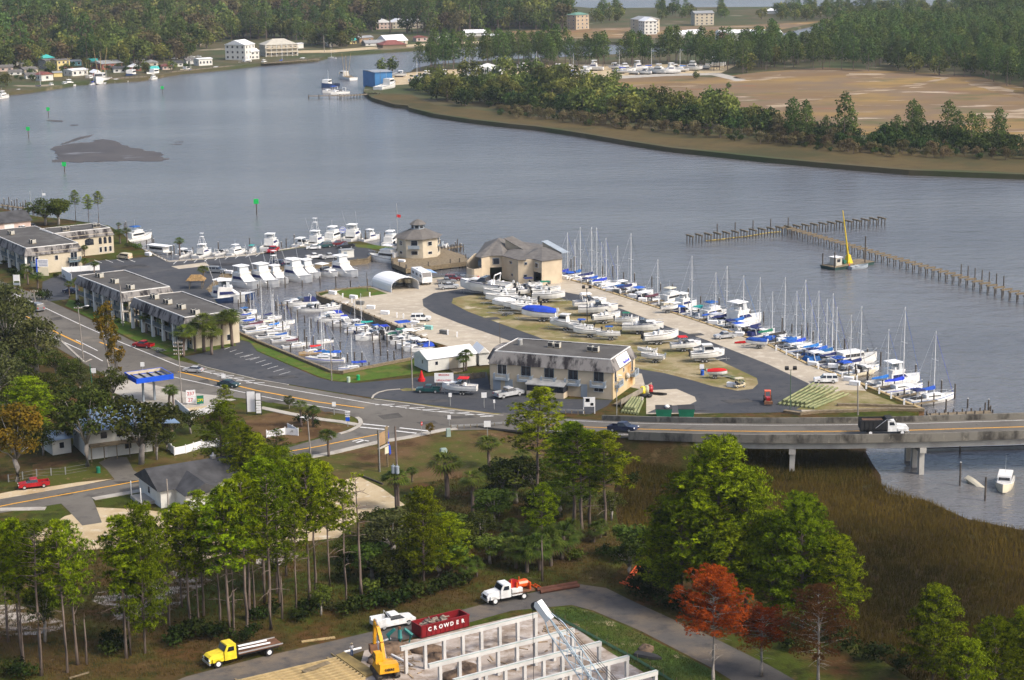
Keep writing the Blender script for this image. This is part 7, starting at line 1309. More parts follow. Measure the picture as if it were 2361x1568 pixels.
for k,(x,y)in enumerate([(45,214),(90,208),(150,201),(215,196),(270,191),(300,189),(355,184),(440,169),(500,163),(575,153),(610,150),(650,147),(700,143),(40,206),(120,204),(245,193)]):boat(('cruiser','console','trawler','sailboat')[k%4],(x-8,y),(x+8,y-2),'small boat tied along the west bank, %s from left of the little ones'%ordinal(k+1),group='small boats along the west bank',**({},{},{},dict(cover='blue',H=11))[k%4])
r3=random.Random(21);fy=[]
for k,(x,y)in enumerate([(1225,176),(1240,172),(1258,176),(1275,168),(1290,172),(1310,165),(1320,178),(1345,176),(1352,164),(1368,163),(1420,160),(1430,170),(1445,168),(1460,172),(1472,164),(1485,172),(1500,165),(1515,170),(1530,166),(1545,170),(1560,163),(1570,166),(1600,163),(1625,160),(1650,155),(1200,160),(960,190),(980,186),(1000,182),(1020,186),(1040,190),(1085,183),(1110,183),(1130,183),(1148,183),(920,178)]):
    kd,kw=[('cruiser',dict(top='white')),('sailboat',dict(cover='blue',H=12)),('trawler',dict(top='white')),('console',dict(top=None)),('sportfisher',dict(rig=False))][k%5];d=r3.uniform(-.5,.5)+(math.pi if k%2 else 0)
    o=place(globals()[kd](**kw),NAMES[kd],None,CATS[kd],G(x,y,.6)+Vector((0,0,1.1)),d,'boats stored in the far boatyard',.95);fy.append(o)
    tag(link('boat_cradle',MESH.setdefault('cradle',MB().box(-2.5,-.9,-1.1,2.5,-.7,-.35).box(-2.5,.7,-1.1,2.5,.9,-.35).box(-.2,-.7,-1.1,.2,.7,-.5).mesh('boat_cradle',m_dwood)),None,o.location,d),'timber cradle under a stored boat in the far boatyard','cradle','cradles of the far boatyard')
number_from_left([o for o in col.objects if o.name.startswith('boat_cradle')],'timber cradle under a boat stored in the far boatyard, {} from left')
number_from_left(fy,'boat stored ashore in the far boatyard, {} from left there')
# wrecks beside the bridge
wk=boat('trawler',(2322,1100),(2310,1145),'abandoned dirty white cabin boat moored below the bridge',fly=False,hull='cream',length=8.5)
sk=MB();st_=stations(5.0,1.8,.6,.9,.3);sk=hull_mb(st_)
o=tag(link('sunken_boat',sk.mesh('sunken_boat',m_cream),None,G(2248,1118,WZ)+Vector((0,0,-.3)),2.0),'half sunken tilted small boat beside the dark pile','boat');o.rotation_euler=(1.0,-.35,2.2)
bg_=thing('moored_barge','low grey barge in the water just beyond the bridge','barge',G(2245,1030,WZ),.05)
link('hull',MB().taper(-9,-2.2,9,2.2,-.4,-9.6,-2.4,9.6,2.4,.5).mesh('hull',m_bgrey),bg_);link('deck_edge',MB().box(-9.4,-2.3,.5,9.4,-2.1,.7).box(-9.4,2.1,.5,9.4,2.3,.7).mesh('deck_edge',m_dark),bg_)

# ------------------------------------------------------------------ vehicles
for a in[('suv','white',(1931,882),(1876,882),'white sport utility car at the promenade end beside timber piles'),('suv','white',(947,740),(994,739),'white sport utility car alone on the pale yard'),('pickup','silver',(1695,778),(1648,782),'silver pickup on the promenade beside sailboats'),('sedan','silver',(465,859),(427,857),'silver sedan driving past the striped kerb'),('sedan','dgreen',(506,889),(550,894),'dark green sedan on the wide road'),('pickup','red',(350,803),(312,799),'red pickup towing an empty trailer on the wide road'),
          ('pickup','teal',(1016,905),(960,904),'dark teal pickup hitched to a boat in the office lot'),('pickup','silver',(1142,920),(1203,909),'silver pickup with dark bed before the office'),('pickup','red',(114,1120),(42,1128),'old red pickup parked on the sandy roadside'),('pickup','red',(637,578),(622,586),'red pickup in the north lot'),('sedan','white',Q(1,1,565,730),Q(1,1,497,732),'white sedan in the north lot'),('suv','teal',Q(1,1,665,712),Q(1,1,595,718),'teal sport utility car in the north lot'),('pickup','maroon',Q(1,1,800,695),Q(1,1,725,700),'dark red pickup at the lot lawn'),('pickup','black',Q(1,1,905,715),Q(1,1,750,725),'black pickup at the lot lawn'),
          ('suv','navy',Q(1,1,240,885),Q(1,1,120,880),'dark blue sport utility car behind the yachts'),('suv','white',Q(1,1,340,865),Q(1,1,240,862),'white sport utility car behind the yachts'),('pickup','white',Q(1,1,480,822),Q(1,1,600,812),'white pickup behind the yachts'),('pickup','silver',Q(1,1,620,822),Q(1,1,740,812),'silver pickup beside the white hut in the lot'),('suv','grey',Q(0,1,1925,945),Q(0,1,2080,950),'grey green sport utility car at the lot edge by the yachts'),('van','cream',Q(0,1,1190,825),Q(0,1,1110,815),'van with cream roof parked by the older motel lawn'),('sedan','navy',Q(0,1,690,1135),Q(0,1,615,1130),'dark car at the end of the long motel'),
          ('suv','black',Q(0,1,300,545),Q(0,1,220,540),'black car behind the older motel roof'),('suv','white',Q(0,1,210,560),Q(0,1,125,560),'white car behind the older motel roof'),('pickup','silver',Q(1,1,1685,1100),Q(1,1,1870,1090),'silver pickup beside the motorhome'),('suv','maroon',Q(1,1,1760,1020),Q(1,1,1880,1020),'maroon car behind the silver pickup'),('pickup','grey',Q(1,1,1710,1050),Q(1,1,1810,1045),'grey pickup between motorhome and maroon car'),('sedan','black',Q(1,1,2070,1040),Q(1,1,1960,1045),'black car before the curved stair wall'),('motorhome','white',Q(1,1,1440,985),Q(1,1,1620,1085),'white motorhome with pale blue awning beside the carport'),('sedan','white',(600,1210),(578,1215),'white car half hidden behind the thin pines'),('suv','grey',(95,720),(72,712),'grey car at the road bend under the trees')]:
    drive(*a)
for k,(x,y)in enumerate([(403,137),(427,134),(442,133),(457,132)]):drive('sedan','white',(x-5,y),(x+5,y),'white car on the far bank road, %s from left'%ordinal(k+1),.52)
def bridge_drive(spec,name,label,cat,xD,off,k=1.0,rev=False):
    p,d=along(xD);n=Vector((-d.y,d.x,0));q=p+n*off;rz=math.atan2(d.y,d.x)+(math.pi if rev else 0)
    t=place(spec,name,label,cat,(q.x,q.y,p.z+.012),rz,None,k);t.rotation_euler=(0,-math.atan2(d.z,math.hypot(d.x,d.y)),rz);return t
bridge_drive(truck('white','dump',8.0),'dump_truck','dump truck with white cab and black body crossing the bridge','truck',2031,-2.2)
bridge_drive(car('pickup','navy'),'pickup_truck','dark blue pickup driving onto the bridge','pickup truck',1452,-2.2)
def park(spec,name,label,cat,rear,front,nom,z=.03):
    A,B=G(*rear,z),G(*front,z);return place(spec,name,label,cat,(A+B)/2,math.atan2(B.y-A.y,B.x-A.x),None,max(.85,min(1.2,(B-A).length/nom)))
park(truck('yellow','flatbed',9.4),'flatbed_truck','yellow cab flatbed truck parked on the work road','truck',(640,1500),(477,1538),9.4)
park(truck('white','drill',7.0),'service_truck','white service truck carrying orange pump machinery','truck',(1224,1372),(1118,1392),7.0)
up_=car('pickup','white')+[pm('utility_body',MB().box(-2.75,-1.02,.55,-.8,-.6,1.45).box(-2.75,.6,.55,-.8,1.02,1.45).box(-2.75,-.6,.66,-.8,.6,.8),PAINT['white']),pm('ladder_rack',MB().bar((-.85,-.9,1.45),(-.85,.9,1.95),.06).bar((-.85,.9,1.45),(-.85,.9,1.95),.06),m_chr)]
park(up_,'utility_pickup','white utility pickup with side boxes on the work road','pickup truck',(862,1452),(951,1434),5.3)
# golf cart and tractor
gc=[pm('body',MB().box(-1.1,-.55,.3,1.1,.55,.6).taper(.6,-.55,1.2,.55,.6,.75,-.5,1.05,.5,.95),PAINT['cream']),pm('seat',MB().box(-.6,-.5,.6,0,.5,.85).box(-.7,-.5,.85,-.55,.5,1.25),m_dark),pm('roof',MB().box(-.95,-.6,1.85,.8,.6,1.93),PAINT['cream']),pm('roof_post',MB().tube((-.85,-.5,.6),(-.85,-.5,1.85),.03,.03,4).tube((-.85,.5,.6),(-.85,.5,1.85),.03,.03,4).tube((.7,.5,.6),(.6,.5,1.85),.03,.03,4).tube((.7,-.5,.6),(.6,-.5,1.85),.03,.03,4),m_chr)]+wheels((-.75,.8),.5,.23,.18)
place(gc,'golf_cart','cream golf cart parked on the yard point','golf cart',G(1704,893,.03),heading((1690,893),(1718,889)))
tr=[pm('bonnet',MB().box(.2,-.35,.7,1.7,.35,1.3),PAINT['red']),pm('body',MB().box(-1.0,-.4,.55,.3,.4,1.0),PAINT['red']),pm('cab_frame',MB().bar((-.9,-.5,1.0),(-.9,-.5,2.2),.08).bar((-.9,.5,1.0),(-.9,.5,2.2),.08).bar((.2,-.5,1.0),(.2,-.5,2.2),.08).bar((.2,.5,1.0),(.2,.5,2.2),.08).box(-1,-.6,2.2,.3,.6,2.28),PAINT['orange']),pm('loader_arm',MB().bar((.1,-.55,1.2),(2.0,-.55,.7),.12).bar((.1,.55,1.2),(2.0,.55,.7),.12).box(2.0,-.8,.25,2.5,.8,.8),m_rustm)]+wheels((-.6,),.65,.65,.35)+wheels((1.2,),.55,.42,.25)
place(tr,'tractor','red orange tractor with front loader on the yard asphalt','tractor',G(1770,928,.03),heading((1768,918),(1772,934)))
# excavator on the building site
ex_=thing('excavator','yellow tracked excavator digging beside the timber floor','excavator',G(888,1556,.02),heading((895,1560),(856,1508)))
for s in(-1,1):link('track',MB().add(*(lambda p:([(x,s*1.15-.3,z)for x,z in p]+[(x,s*1.15+.3,z)for x,z in p],[tuple(range(8)),tuple(range(15,7,-1))]+[(k,(k+1)%8,8+(k+1)%8,8+k)for k in range(8)]))([(-1.7,.15),(-1.4,0),(1.4,0),(1.7,.15),(1.9,.5),(1.6,.9),(-1.6,.9),(-1.9,.5)])).mesh('track',m_dwood),ex_)
link('undercarriage',MB().box(-1.0,-.9,.4,1.0,.9,1.0).mesh('undercarriage',m_dark),ex_)
bd=link('upper_body',MB().taper(-2.0,-1.3,1.2,1.3,1.0,-1.9,-1.2,.9,1.2,1.75).taper(-2.2,-1.25,-.9,1.25,1.05,-2.1,-1.15,-.9,1.15,2.15).mesh('upper_body',PAINT['amber']),ex_)
put_text('DEERE',.42,m_black,bd,(-2.24,0,1.5),-math.pi/2,bold=.015)
cb=link('cab',MB().taper(-.2,.25,1.35,1.2,1.7,-.1,.3,1.1,1.15,2.9).mesh('cab',PAINT['amber']),ex_);link('cab_window',MB().taper(-.1,.22,1.4,1.23,1.95,-.05,.28,1.2,1.18,2.75).mesh('cab_window',m_glass),cb)
bm_=MB();bp_=[Vector((.9,-.1,1.6)),Vector((1.6,-.1,3.6)),Vector((3.2,-.1,5.0)),Vector((4.6,-.1,5.3))]
for i in range(3):bm_.bar(bp_[i],bp_[i+1],.42,.62-.1*i)
link('boom',bm_.mesh('boom',PAINT['amber']),ex_);sk_=link('stick',MB().bar((4.4,-.1,5.6),(5.1,-.1,2.3),.36,.5).mesh('stick',PAINT['amber']),ex_)
link('bucket',MB().taper(4.3,-.7,5.4,.6,1.2,4.6,-.7,5.4,.6,2.2).mesh('bucket',m_rustm),ex_);link('boom_cylinder',MB().tube((1.2,-.5,1.6),(2.6,-.4,4.2),.09,.07,6).tube((1.2,.3,1.6),(2.6,.2,4.2),.09,.07,6).mesh('boom_cylinder',m_chr),ex_)
link('arm_cylinder',MB().tube((3.0,-.1,5.35),(4.5,-.1,5.75),.09,.07,6).mesh('arm_cylinder',m_chr),ex_)
# red roll-off container with lettering
rd=Bld('red_dumpster','dark red roll-off dumpster full of rubble with white lettering','dumpster',Q(1,3,1525,1195),Q(1,3,1968,1082),2.4);W=rd.W
m_rdump=M('dumpster_red',(.20,.006,.010),.55,.15);rd.part('shell',MB().box(0,0,.2,W,.1,1.7).box(0,2.3,.2,W,2.4,1.7).box(0,.1,.2,.1,2.3,1.7).box(W-.1,.1,.2,W,2.3,1.7).box(.1,.1,.2,W-.1,2.3,.3),m_rdump)
for i in range(11):rd.part('rib',MB().box(W*i/10.4+.1,-.07,.2,W*i/10.4+.2,-.002,1.6),m_rdump)
rd.part('rim',MB().box(-.05,-.09,1.7,W+.05,.14,1.82).box(-.05,2.26,1.7,W+.05,2.46,1.82).box(-.05,.14,1.7,.14,2.26,1.82).box(W-.14,.14,1.7,W+.05,2.26,1.82),m_rdump)
for i,ch in enumerate('CROWDER'):put_text(ch,.75,m_canv,rd.o,(W*(.17+.115*i),-.085,1.15),0,bold=.025,name='letter')
rb=MB();r4=random.Random(5)
for i in range(60):rb.obox((r4.uniform(.6,W*.62),r4.uniform(.3,2.1),r4.uniform(1.1,1.9)),(r4.uniform(.2,.9),r4.uniform(.1,.4),r4.uniform(.05,.2)),r4.uniform(0,3),r4.uniform(-.5,.5))
tag(link('rubble_load',rb.mesh('rubble_load',M('mixed_rubble',(.28,.23,.18),.9,.5,2.0)),None,rd.o.location,rd.rz),'mixed building rubble heaped in the red dumpster','rubble',None,'stuff')
# ------------------------------------------------------------------ building site
m_frame=M('precast_concrete',(.56,.55,.53),.85,.12,.5,bump=.1)
m_green_edge=M('greenish_edge',(.33,.42,.38),.8,.15)
ends=[((923,1491),(1238,1413)),((988,1531),(1323,1448)),((1045,1566),(1385,1478)),((1098,1602),(1449,1511)),((1160,1640),(1515,1545))]
FZ=3.7
for k,(a,b)in enumerate(ends):
    A,B=G(*a,FZ),G(*b,FZ);L=(B-A).length;rz=math.atan2(B.y-A.y,B.x-A.x);t=thing('portal_frame','%s grey concrete portal frame of the building site, counted from the work road'%ordinal(k+1),'concrete frame',(A.x,A.y,0),rz,'portal frames of the building site')
    link('beam',MB().box(0,-.22,FZ-.55,L,.22,FZ).mesh('beam',m_frame),t);link('beam_edge',MB().box(0,-.24,FZ-.02,L,-.10,FZ+.02).mesh('beam_edge',m_green_edge),t)
    n=8
    for i in range(n):
        x=.25+(L-.5)*i/(n-1)if i else .9;x=L-.25-i*2.75
        if x>.2:link('column',MB().box(x-.2,-.2,-.02,x+.2,.2,FZ-.552).mesh('column',m_frame),t)
rs=random.Random(9)
for k,(x,y,s)in enumerate([(985,1500,1.5),(1000,1520,1.2),(900,1500,1.8),(1080,1545,1.5),(1055,1560,1.4),(870,1520,1.2),(1490,1498,1.0)]):
    vs,fs=[],[];m=MB().ball((0,0,0),s*1.5,s,.55*s,10,6);m.v=[(v[0]+rs.uniform(-.15,.15),v[1]+rs.uniform(-.15,.15),v[2]+rs.uniform(-.1,.1))for v in m.v]
    tag(link('soil_heap',m.mesh('soil_heap',M('dug_soil',(.15,.10,.065),.95,.4,1.5,bump=.5),True),None,G(x,y,.05),rs.uniform(0,3)),'%s heap of dug brown soil by the portal frames'%ordinal(k+1),'soil heap','soil heaps on the site')
# timber joist floor
tf=thing('timber_floor','new timber floor of close joists at the edge of the site','timber floor',G(841,1561,.9),heading((841,1561),(763,1506),.9));tl=tf.location
u=heading((841,1561),(763,1506),.9);ax=Vector((math.cos(u),math.sin(u),0));ay=Vector((-ax.y,ax.x,0));wj=(G(763,1506,.9)-G(841,1561,.9)).length;lj=26.0
tf.location.z=0
for k in range(int(wj/.85)):
    x=.85*k;link('joist',MESH.setdefault('joist',MB().box(-.14,0,.62,.14,lj,.92).mesh('joist',m_woodl)),tf,(x,0,0))
link('rim_board',MB().box(-.1,-.06,.6,wj,-.001,.93).mesh('rim_board',m_woodl),tf);link('subframe',MB().box(.2,.5,.0,wj-.2,.8,.62).box(.2,lj*.5,0,wj-.2,lj*.5+.3,.62).box(.2,lj-.8,0,wj-.2,lj-.5,.62).mesh('subframe',m_wood),tf)
link('underlay',MB().box(0.1,.1,.02,wj-.1,lj-.1,.06).mesh('underlay',M('shaded_soil',(.10,.06,.03),.9,.2,1.0)),tf)  # dark sheet below the joists paints in the shade of their gaps
for k in range(3):link('loose_plank',MB().obox((wj*.62+.35*k,3.6,.96),(.28,4.2,.06),.25).mesh('loose_plank',m_wood),tf)
ply=MB().sheet([G(*p,.3)for p in QL(1,3,(735,1335),(815,1305),(1110,1490),(1010,1530))],.3);tag(link('plywood_deck',MB().prism([G(*p,.3)for p in QL(1,3,(735,1335),(815,1305),(1110,1490),(1010,1530))],.02,.3).mesh('plywood_deck',M('tan_plywood',(.30,.22,.085),.85,.2,.8))),'plain plywood deck between the joist floor and excavator','deck')
# crane boom leaning in from outside the frame
cr=thing('crane_boom','pale blue lattice crane boom with white head leaning over the frames','crane',G(1470,1760,0));o0=cr.location
tip=G(1262,1418,15.0)-o0;foot=Vector((0,0,2.0));d=(tip-foot);Lb=d.length;qd=d.to_track_quat('X','Z')
m_crane=M('crane_paint',(.34,.44,.52),.5,.1);pt=lambda x,y,z:foot+qd@Vector((x,y,z))
for sy in(-.75,.75):
    for sz in(-.7,.7):link('chord',MB().tube(pt(0,sy,sz),pt(Lb*.9,sy,sz),.075,.075,5).tube(pt(Lb*.9,sy,sz),pt(Lb,sy*.5,sz*.4),.075,.06,5).mesh('chord',m_crane),cr)
lc=MB();n=int(Lb*.9/1.5)
for k in range(n):
    x0,x1=1.5*k,1.5*(k+1)
    for(a,b)in(((-.75,-.7),(-.75,.7)),((.75,-.7),(.75,.7)),((-.75,-.7),(.75,-.7)),((-.75,.7),(.75,.7))):
        p,q=(a,b)if k%2 else(b,a);lc.tube(pt(x0,*p),pt(x1,*q),.045,.045,3,False)
link('lacing',lc.mesh('lacing',m_crane),cr)
hd=MB()
for s in(-.42,.42):hd.add([pt(Lb-.6,s,-.35),pt(Lb+1.6,s,-.5),pt(Lb+1.9,s,-.1),pt(Lb+1.8,s,.3),pt(Lb-.6,s,.35)]+[pt(Lb-.6,s+.12,-.35),pt(Lb+1.6,s+.12,-.5),pt(Lb+1.9,s+.12,-.1),pt(Lb+1.8,s+.12,.3),pt(Lb-.6,s+.12,.35)],[(0,1,2,3,4),(9,8,7,6,5)]+[(k,(k+1)%5,5+(k+1)%5,5+k)for k in range(5)])
hd.add([pt(Lb-.6,-.4,.34),pt(Lb+1.8,-.4,.29),pt(Lb+1.8,.5,.29),pt(Lb-.6,.5,.34)],[(0,1,2,3)])
link('boom_head',hd.mesh('boom_head',m_canv),cr);link('sheave',MB().tube(pt(Lb+1.6,-.3,-.6),pt(Lb+1.6,.3,-.6),.5,.5,12).mesh('sheave',m_dark),cr)
for k in range(3):link('pendant_cable',MB().tube(pt(Lb+.6,-.3+.3*k,.7),pt(-4,-.5+.5*k,4.5),.03,.03,3).mesh('pendant_cable',m_dark),cr)
hk=pt(Lb+2.0,0,-.8);link('hoist_cable',MB().tube(hk,(hk.x,hk.y,.4),.035,.035,3).mesh('hoist_cable',m_dark),cr)
# pipes, orange frames, timber, people things on the site
def pipe(a,b,r,mat,label,z=0.0,name='pipe',cat='pipe',group=None):
    A,B=G(*a,z),G(*b,z);A.z+=r;B.z+=r;o=A.copy();return tag(link(name,MB().tube(A-o,B-o,r,r,8).mesh(name,mat),None,o),label,cat,group)
m_ruste=M('rust_pipe',(.13,.05,.03),.8,.3,.6);m_or=PAINT['orange']
pipe((1238,1364),(1330,1348),.28,m_ruste,'rusty steel pipe beside the work road, farther one');pipe((1246,1369),(1335,1354),.28,m_ruste,'rusty steel pipe beside the work road, nearer one')
pipe(Q(1,3,1165,1300),Q(1,3,1440,1445),.16,m_canv,'long white plastic pipe in the excavator trench');pipe(Q(1,3,815,1318),Q(1,3,970,1280),.14,m_canv,'white plastic pipe beside the worker');pipe(Q(1,3,1060,1252),Q(1,3,1240,1195),.14,m_canv,'white plastic pipe behind the excavator arm')
def plank(a,b,label,w=.3,mat=None):A,B=G(*a),G(*b);A.z=B.z=.12;return tag(link('plank',MB().bar(Vector(),B-A,w,.16).mesh('plank',mat or m_woodl),None,A),label,'plank')
plank(Q(1,3,420,1222),Q(1,3,728,1182),'long new plank lying on the grass verge',.45);plank((160,1566),(205,1552),'thin grey board lying under the pines',.2,m_wood)
def ladder_frame(a,b,label):
    A,B=G(*a,.3),G(*b,.3);L=(B-A).length;t=thing('lattice_frame',label,'steel frame',A,math.atan2(B.y-A.y,B.x-A.x))
    for y in(-.3,.3):link('rail',MB().box(0,y-.06,-.28,L,y+.06,-.12).mesh('rail',m_or),t)
    for k in range(int(L/.7)):link('rung',MB().box(.35+.7*k,-.24,-.24,.45+.7*k,.24,-.16).mesh('rung',m_or),t)
ladder_frame(Q(2,3,1070,635),Q(2,3,1165,505),'orange lattice frame lying by the track, longer one');ladder_frame(Q(2,3,1005,650),Q(2,3,1188,710),'orange lattice frame lying by the track, nearer one');ladder_frame(Q(2,3,190,670),Q(2,3,285,725),'orange lattice frame behind the service truck')
gp=thing('grapple_attachment','teal steel grapple attachment beside the red dumpster','machinery',G(922,1482,0))
for k in range(4):link('claw',MB().path([Vector((math.cos(k*1.6)*1.2,math.sin(k*1.6)*1.0,0.05)),Vector((math.cos(k*1.6)*1.5,math.sin(k*1.6)*1.3,1.1)),Vector((math.cos(k*1.6)*.6,math.sin(k*1.6)*.5,1.9))],[.12,.3,.22],5).mesh('claw',M('teal_steel',(.02,.16,.15),.6,.2)),gp)
link('pivot',MB().tube((0,0,.02),(0,0,2.2),.3,.2,8).mesh('pivot',m_rustm),gp)
tag(link('overturned_skiff',hull_mb(stations(3.6,1.5,.5,.6,.2)).mesh('overturned_skiff',m_dark),None,G(1496,1510,.35),2.6),'dark upturned skiff in the long grass of the site','boat').rotation_euler=(math.pi,0,-.5)
sf=thing('silt_fence','low translucent green silt fence around the site','fence',G(1330,1450));f0=sf.location
fp=[G(*p)-f0 for p in((1250,1408),(1330,1450),(1400,1488),(1470,1525),(1560,1580))]
m_silt=M('green_silt_cloth',(.10,.20,.13),.8,.1,trans=.5)
for i in range(4):link('cloth',MB().add([fp[i]+Vector((0,0,.02)),fp[i+1]+Vector((0,0,.02)),fp[i+1]+Vector((0,0,.45)),fp[i]+Vector((0,0,.45))],[(0,1,2,3)]).mesh('cloth',m_silt),sf)
for i in range(13):t=i/12*4;k=min(3,int(t));p=fp[k].lerp(fp[k+1],t-k);link('stake',MB().box(p.x-.03,p.y-.03,0,p.x+.03,p.y+.03,1.0).mesh('stake',m_wood),sf)

# ------------------------------------------------------------------ people: one continuous skinned body each
def person_mesh(shirt,trousers,hat,arm=0.35):
    J=[(0,0,.98),(0,0,1.22),(0,0,1.42),(0,0,1.52),(.02,0,1.64),(.02,0,1.74)];E=[(0,1),(1,2),(2,3),(3,4),(4,5)];Rd=[.15,.14,.16,.06,.10,.075]
    for s in(-1,1):
        o=len(J);J+=[(0,s*.10,.92),(.03,s*.11,.50),(-.02,s*.12,.08),(.14,s*.13,.04)];E+=[(0,o),(o,o+1),(o+1,o+2),(o+2,o+3)];Rd+=[.10,.075,.05,.045]
        o=len(J);J+=[(0,s*.20,1.40),(.02,s*.26,1.14),(.05+arm*.5,s*.24,.94+arm*.3),(.10+arm*.6,s*.22,.88+arm*.35)];E+=[(2,o),(o,o+1),(o+1,o+2),(o+2,o+3)];Rd+=[.065,.05,.038,.042]
        for f in range(5):J.append((J[o+3][0]+.05+.03*(f%3),J[o+3][1]+(f-2)*.02,J[o+3][2]-.05));E.append((o+3,len(J)-1));Rd.append(.010)
    me=bpy.data.meshes.new('body_base');me.from_pydata(J,E,[]);o=bpy.data.objects.new('body_base',me);col.objects.link(o);sm=o.modifiers.new('skin','SKIN');sm.use_smooth_shade=True;o.modifiers.new('sub','SUBSURF').levels=1
    for i,v in enumerate(me.skin_vertices[0].data):v.radius=(Rd[i],Rd[i]);v.use_root=(i==0)
    dg=bpy.context.evaluated_depsgraph_get();out=bpy.data.meshes.new_from_object(o.evaluated_get(dg));bpy.data.objects.remove(o)
    out.materials.clear();skin=M('skin',(.42,.24,.16),.7,.08)
    for m in(trousers,shirt,skin,m_dark):out.materials.append(m)
    for p in out.polygons:
        z,y=p.center.z,abs(p.center.y);p.material_index=3 if z<.09 else 0 if z<.97 and y<.22 else 2 if(z>1.5 or(y>.19 and z<1.12))else 1
    out.name='person'
    return out
def person(xy,z,rz,shirt,trousers,hat,label,arm=.35):
    p=G(*xy,z);t=tag(link('person',person_mesh(shirt,trousers,hat,arm),None,p,rz),label,'person')
    link('hat',MB().tube((.02,0,1.73),(.02,0,1.75),.19,.19,10).tube((.02,0,1.75),(.02,0,1.84),.11,.09,10).mesh('hat',hat),t);link('hair',MB().ball((-.02,0,1.68),.105,.1,.09,8,5).mesh('hair',m_dark),t);return t
m_denim=M('denim',(.06,.11,.24),.9,.15);m_tshirt=M('pale_shirt',(.55,.55,.56),.9,.08)
person(Q(1,3,885,1352),.02,2.2,m_tshirt,m_denim,M('straw_hat',(.5,.4,.25),.9),'person in pale shirt, jeans and hat standing beside the trench')
person(Q(3,2,745,320),.12,.3,M('brown_jacket',(.12,.07,.045),.9),m_dark,m_dark,'person in brown jacket standing at the promenade edge beside sailboats')

# ------------------------------------------------------------------ unfinished pier and crane barge
def bent(p,rz,width,cap,n,h,posts,label,group):
    key=('bent',round(width,1),n,round(h,1))
    if key not in MESH:MESH[key]=(MB().box(-width/2-.3,-.22,h-.35,width/2+.3,-.02,h).box(-width/2-.3,.16,h-.35,width/2+.3,.36,h).mesh('cap_beam',m_wood),MB().tube((0,.07,-3),(0,.07,h+.05),.17,.15,6).mesh('piling',m_dwood),MB().tube((0,.07,-3),(0,.07,h+2.6),.17,.15,6).mesh('piling',m_dwood))
    t=thing('pier_bent',label,'pier frame',(p.x,p.y,WZ),rz,group);link('cap_beam',MESH[key][0],t)
    for i in range(n):link('piling',MESH[key][2 if i in posts else 1],t,(-width/2+width*i/(n-1),0,0))
    return t
A,B=G(1812,540,WZ),G(2390,707,WZ);nb=int((B-A).length/2.9);hd_=math.atan2(B.y-A.y,B.x-A.x);PB=[]
for k in range(nb):p=A.lerp(B,k/nb);bent(p,hd_+math.pi/2,2.6,0,2,2.3,(1,)if(28<k<36)else(),'timber pier frame, %s from the river end of the long unfinished arm'%ordinal(k+1),'frames of the long pier arm')
A2,B2=G(1590,562,WZ),G(2032,520,WZ);h2=math.atan2(B2.y-A2.y,B2.x-A2.x)
for k in range(23):p=A2.lerp(B2,k/22);bent(p,h2-1.62,3.6,0,3,2.5,(1,)if k in(3,5,7,9,11)else(),'timber pier frame, %s from left on the cross arm'%ordinal(k+1),'frames of the pier cross arm')
yb=MB();pts=[G(x,y,WZ)+Vector((0,0,.12))for x,y in((1628,556),(1660,553),(1690,549),(1720,546),(1750,541),(1775,537),(1800,535))];o0=pts[0].copy();tag(link('floating_boom',yb.path([p-o0 for p in pts],.16,6).mesh('floating_boom',M('float_yellow',(.42,.32,.08),.7,.2)),None,o0),'yellow floating boom stretched along the cross arm','boom')
bg2=thing('crane_barge','work barge with white cabin and tall yellow crane beside the pier','barge',G(1955,614,WZ),heading((1900,624),(2015,606),WZ))
link('hull',MB().taper(-7.2,-2.6,6.8,2.6,-.4,-7.5,-2.8,7.2,2.8,.8).mesh('hull',M('barge_green',(.03,.07,.065),.8,.3)),bg2);link('deck',MB().box(-7.4,-2.75,.8,7.1,2.75,.9).mesh('deck',m_wood),bg2)
cbn=link('cabin',MB().box(-5.6,-1.2,.9,-3.4,1.2,3.0).mesh('cabin',m_ac),bg2);link('cabin_roof',MB().box(-5.8,-1.4,3.0,-3.2,1.4,3.12).mesh('cabin_roof',m_canv),cbn);link('cabin_window',MB().box(-5.2,-1.23,1.8,-4.0,1.23,2.6).box(-3.40,-.8,1.8,-3.37,.8,2.6).mesh('cabin_window',m_glass),cbn)
m_cy=M('crane_yellow',(.72,.52,.02),.5,.08);link('crane_base',MB().taper(-.8,-.9,1.0,.9,.9,-.3,-.4,.4,.4,3.2).mesh('crane_base',m_cy),bg2);link('crane_boom',MB().tube((.1,0,2.4),(-2.0,.4,15.2),.28,.12,6).mesh('crane_boom',m_cy),bg2);link('winch',MB().tube((-1.8,-.8,1.5),(-1.8,.8,1.5),.55,.55,10).mesh('winch',M('winch_green',(.03,.14,.09),.7)),bg2)
for x,y,h in((-7.3,-2.4,5),(-7.0,2.4,4),(4.0,-2.3,8.0)):link('spud_pile',MB().tube((x,y,-3),(x,y,h),.18,.18,6).mesh('spud_pile',m_dwood),bg2)
boat('skiff',(1955,622),(2005,616),'flat work skiff tied beside the crane barge',col='grey',length=6.2)
person((1953,606),WZ+.9,.5,M('blue_overall',(.05,.09,.2),.9),m_denim,m_canv,'person in blue work clothes on the crane barge deck');person((1958,621),WZ+.35,2.5,M('orange_vest',(.6,.12,.03),.9),m_denim,m_redp,'person in orange vest on the work skiff')
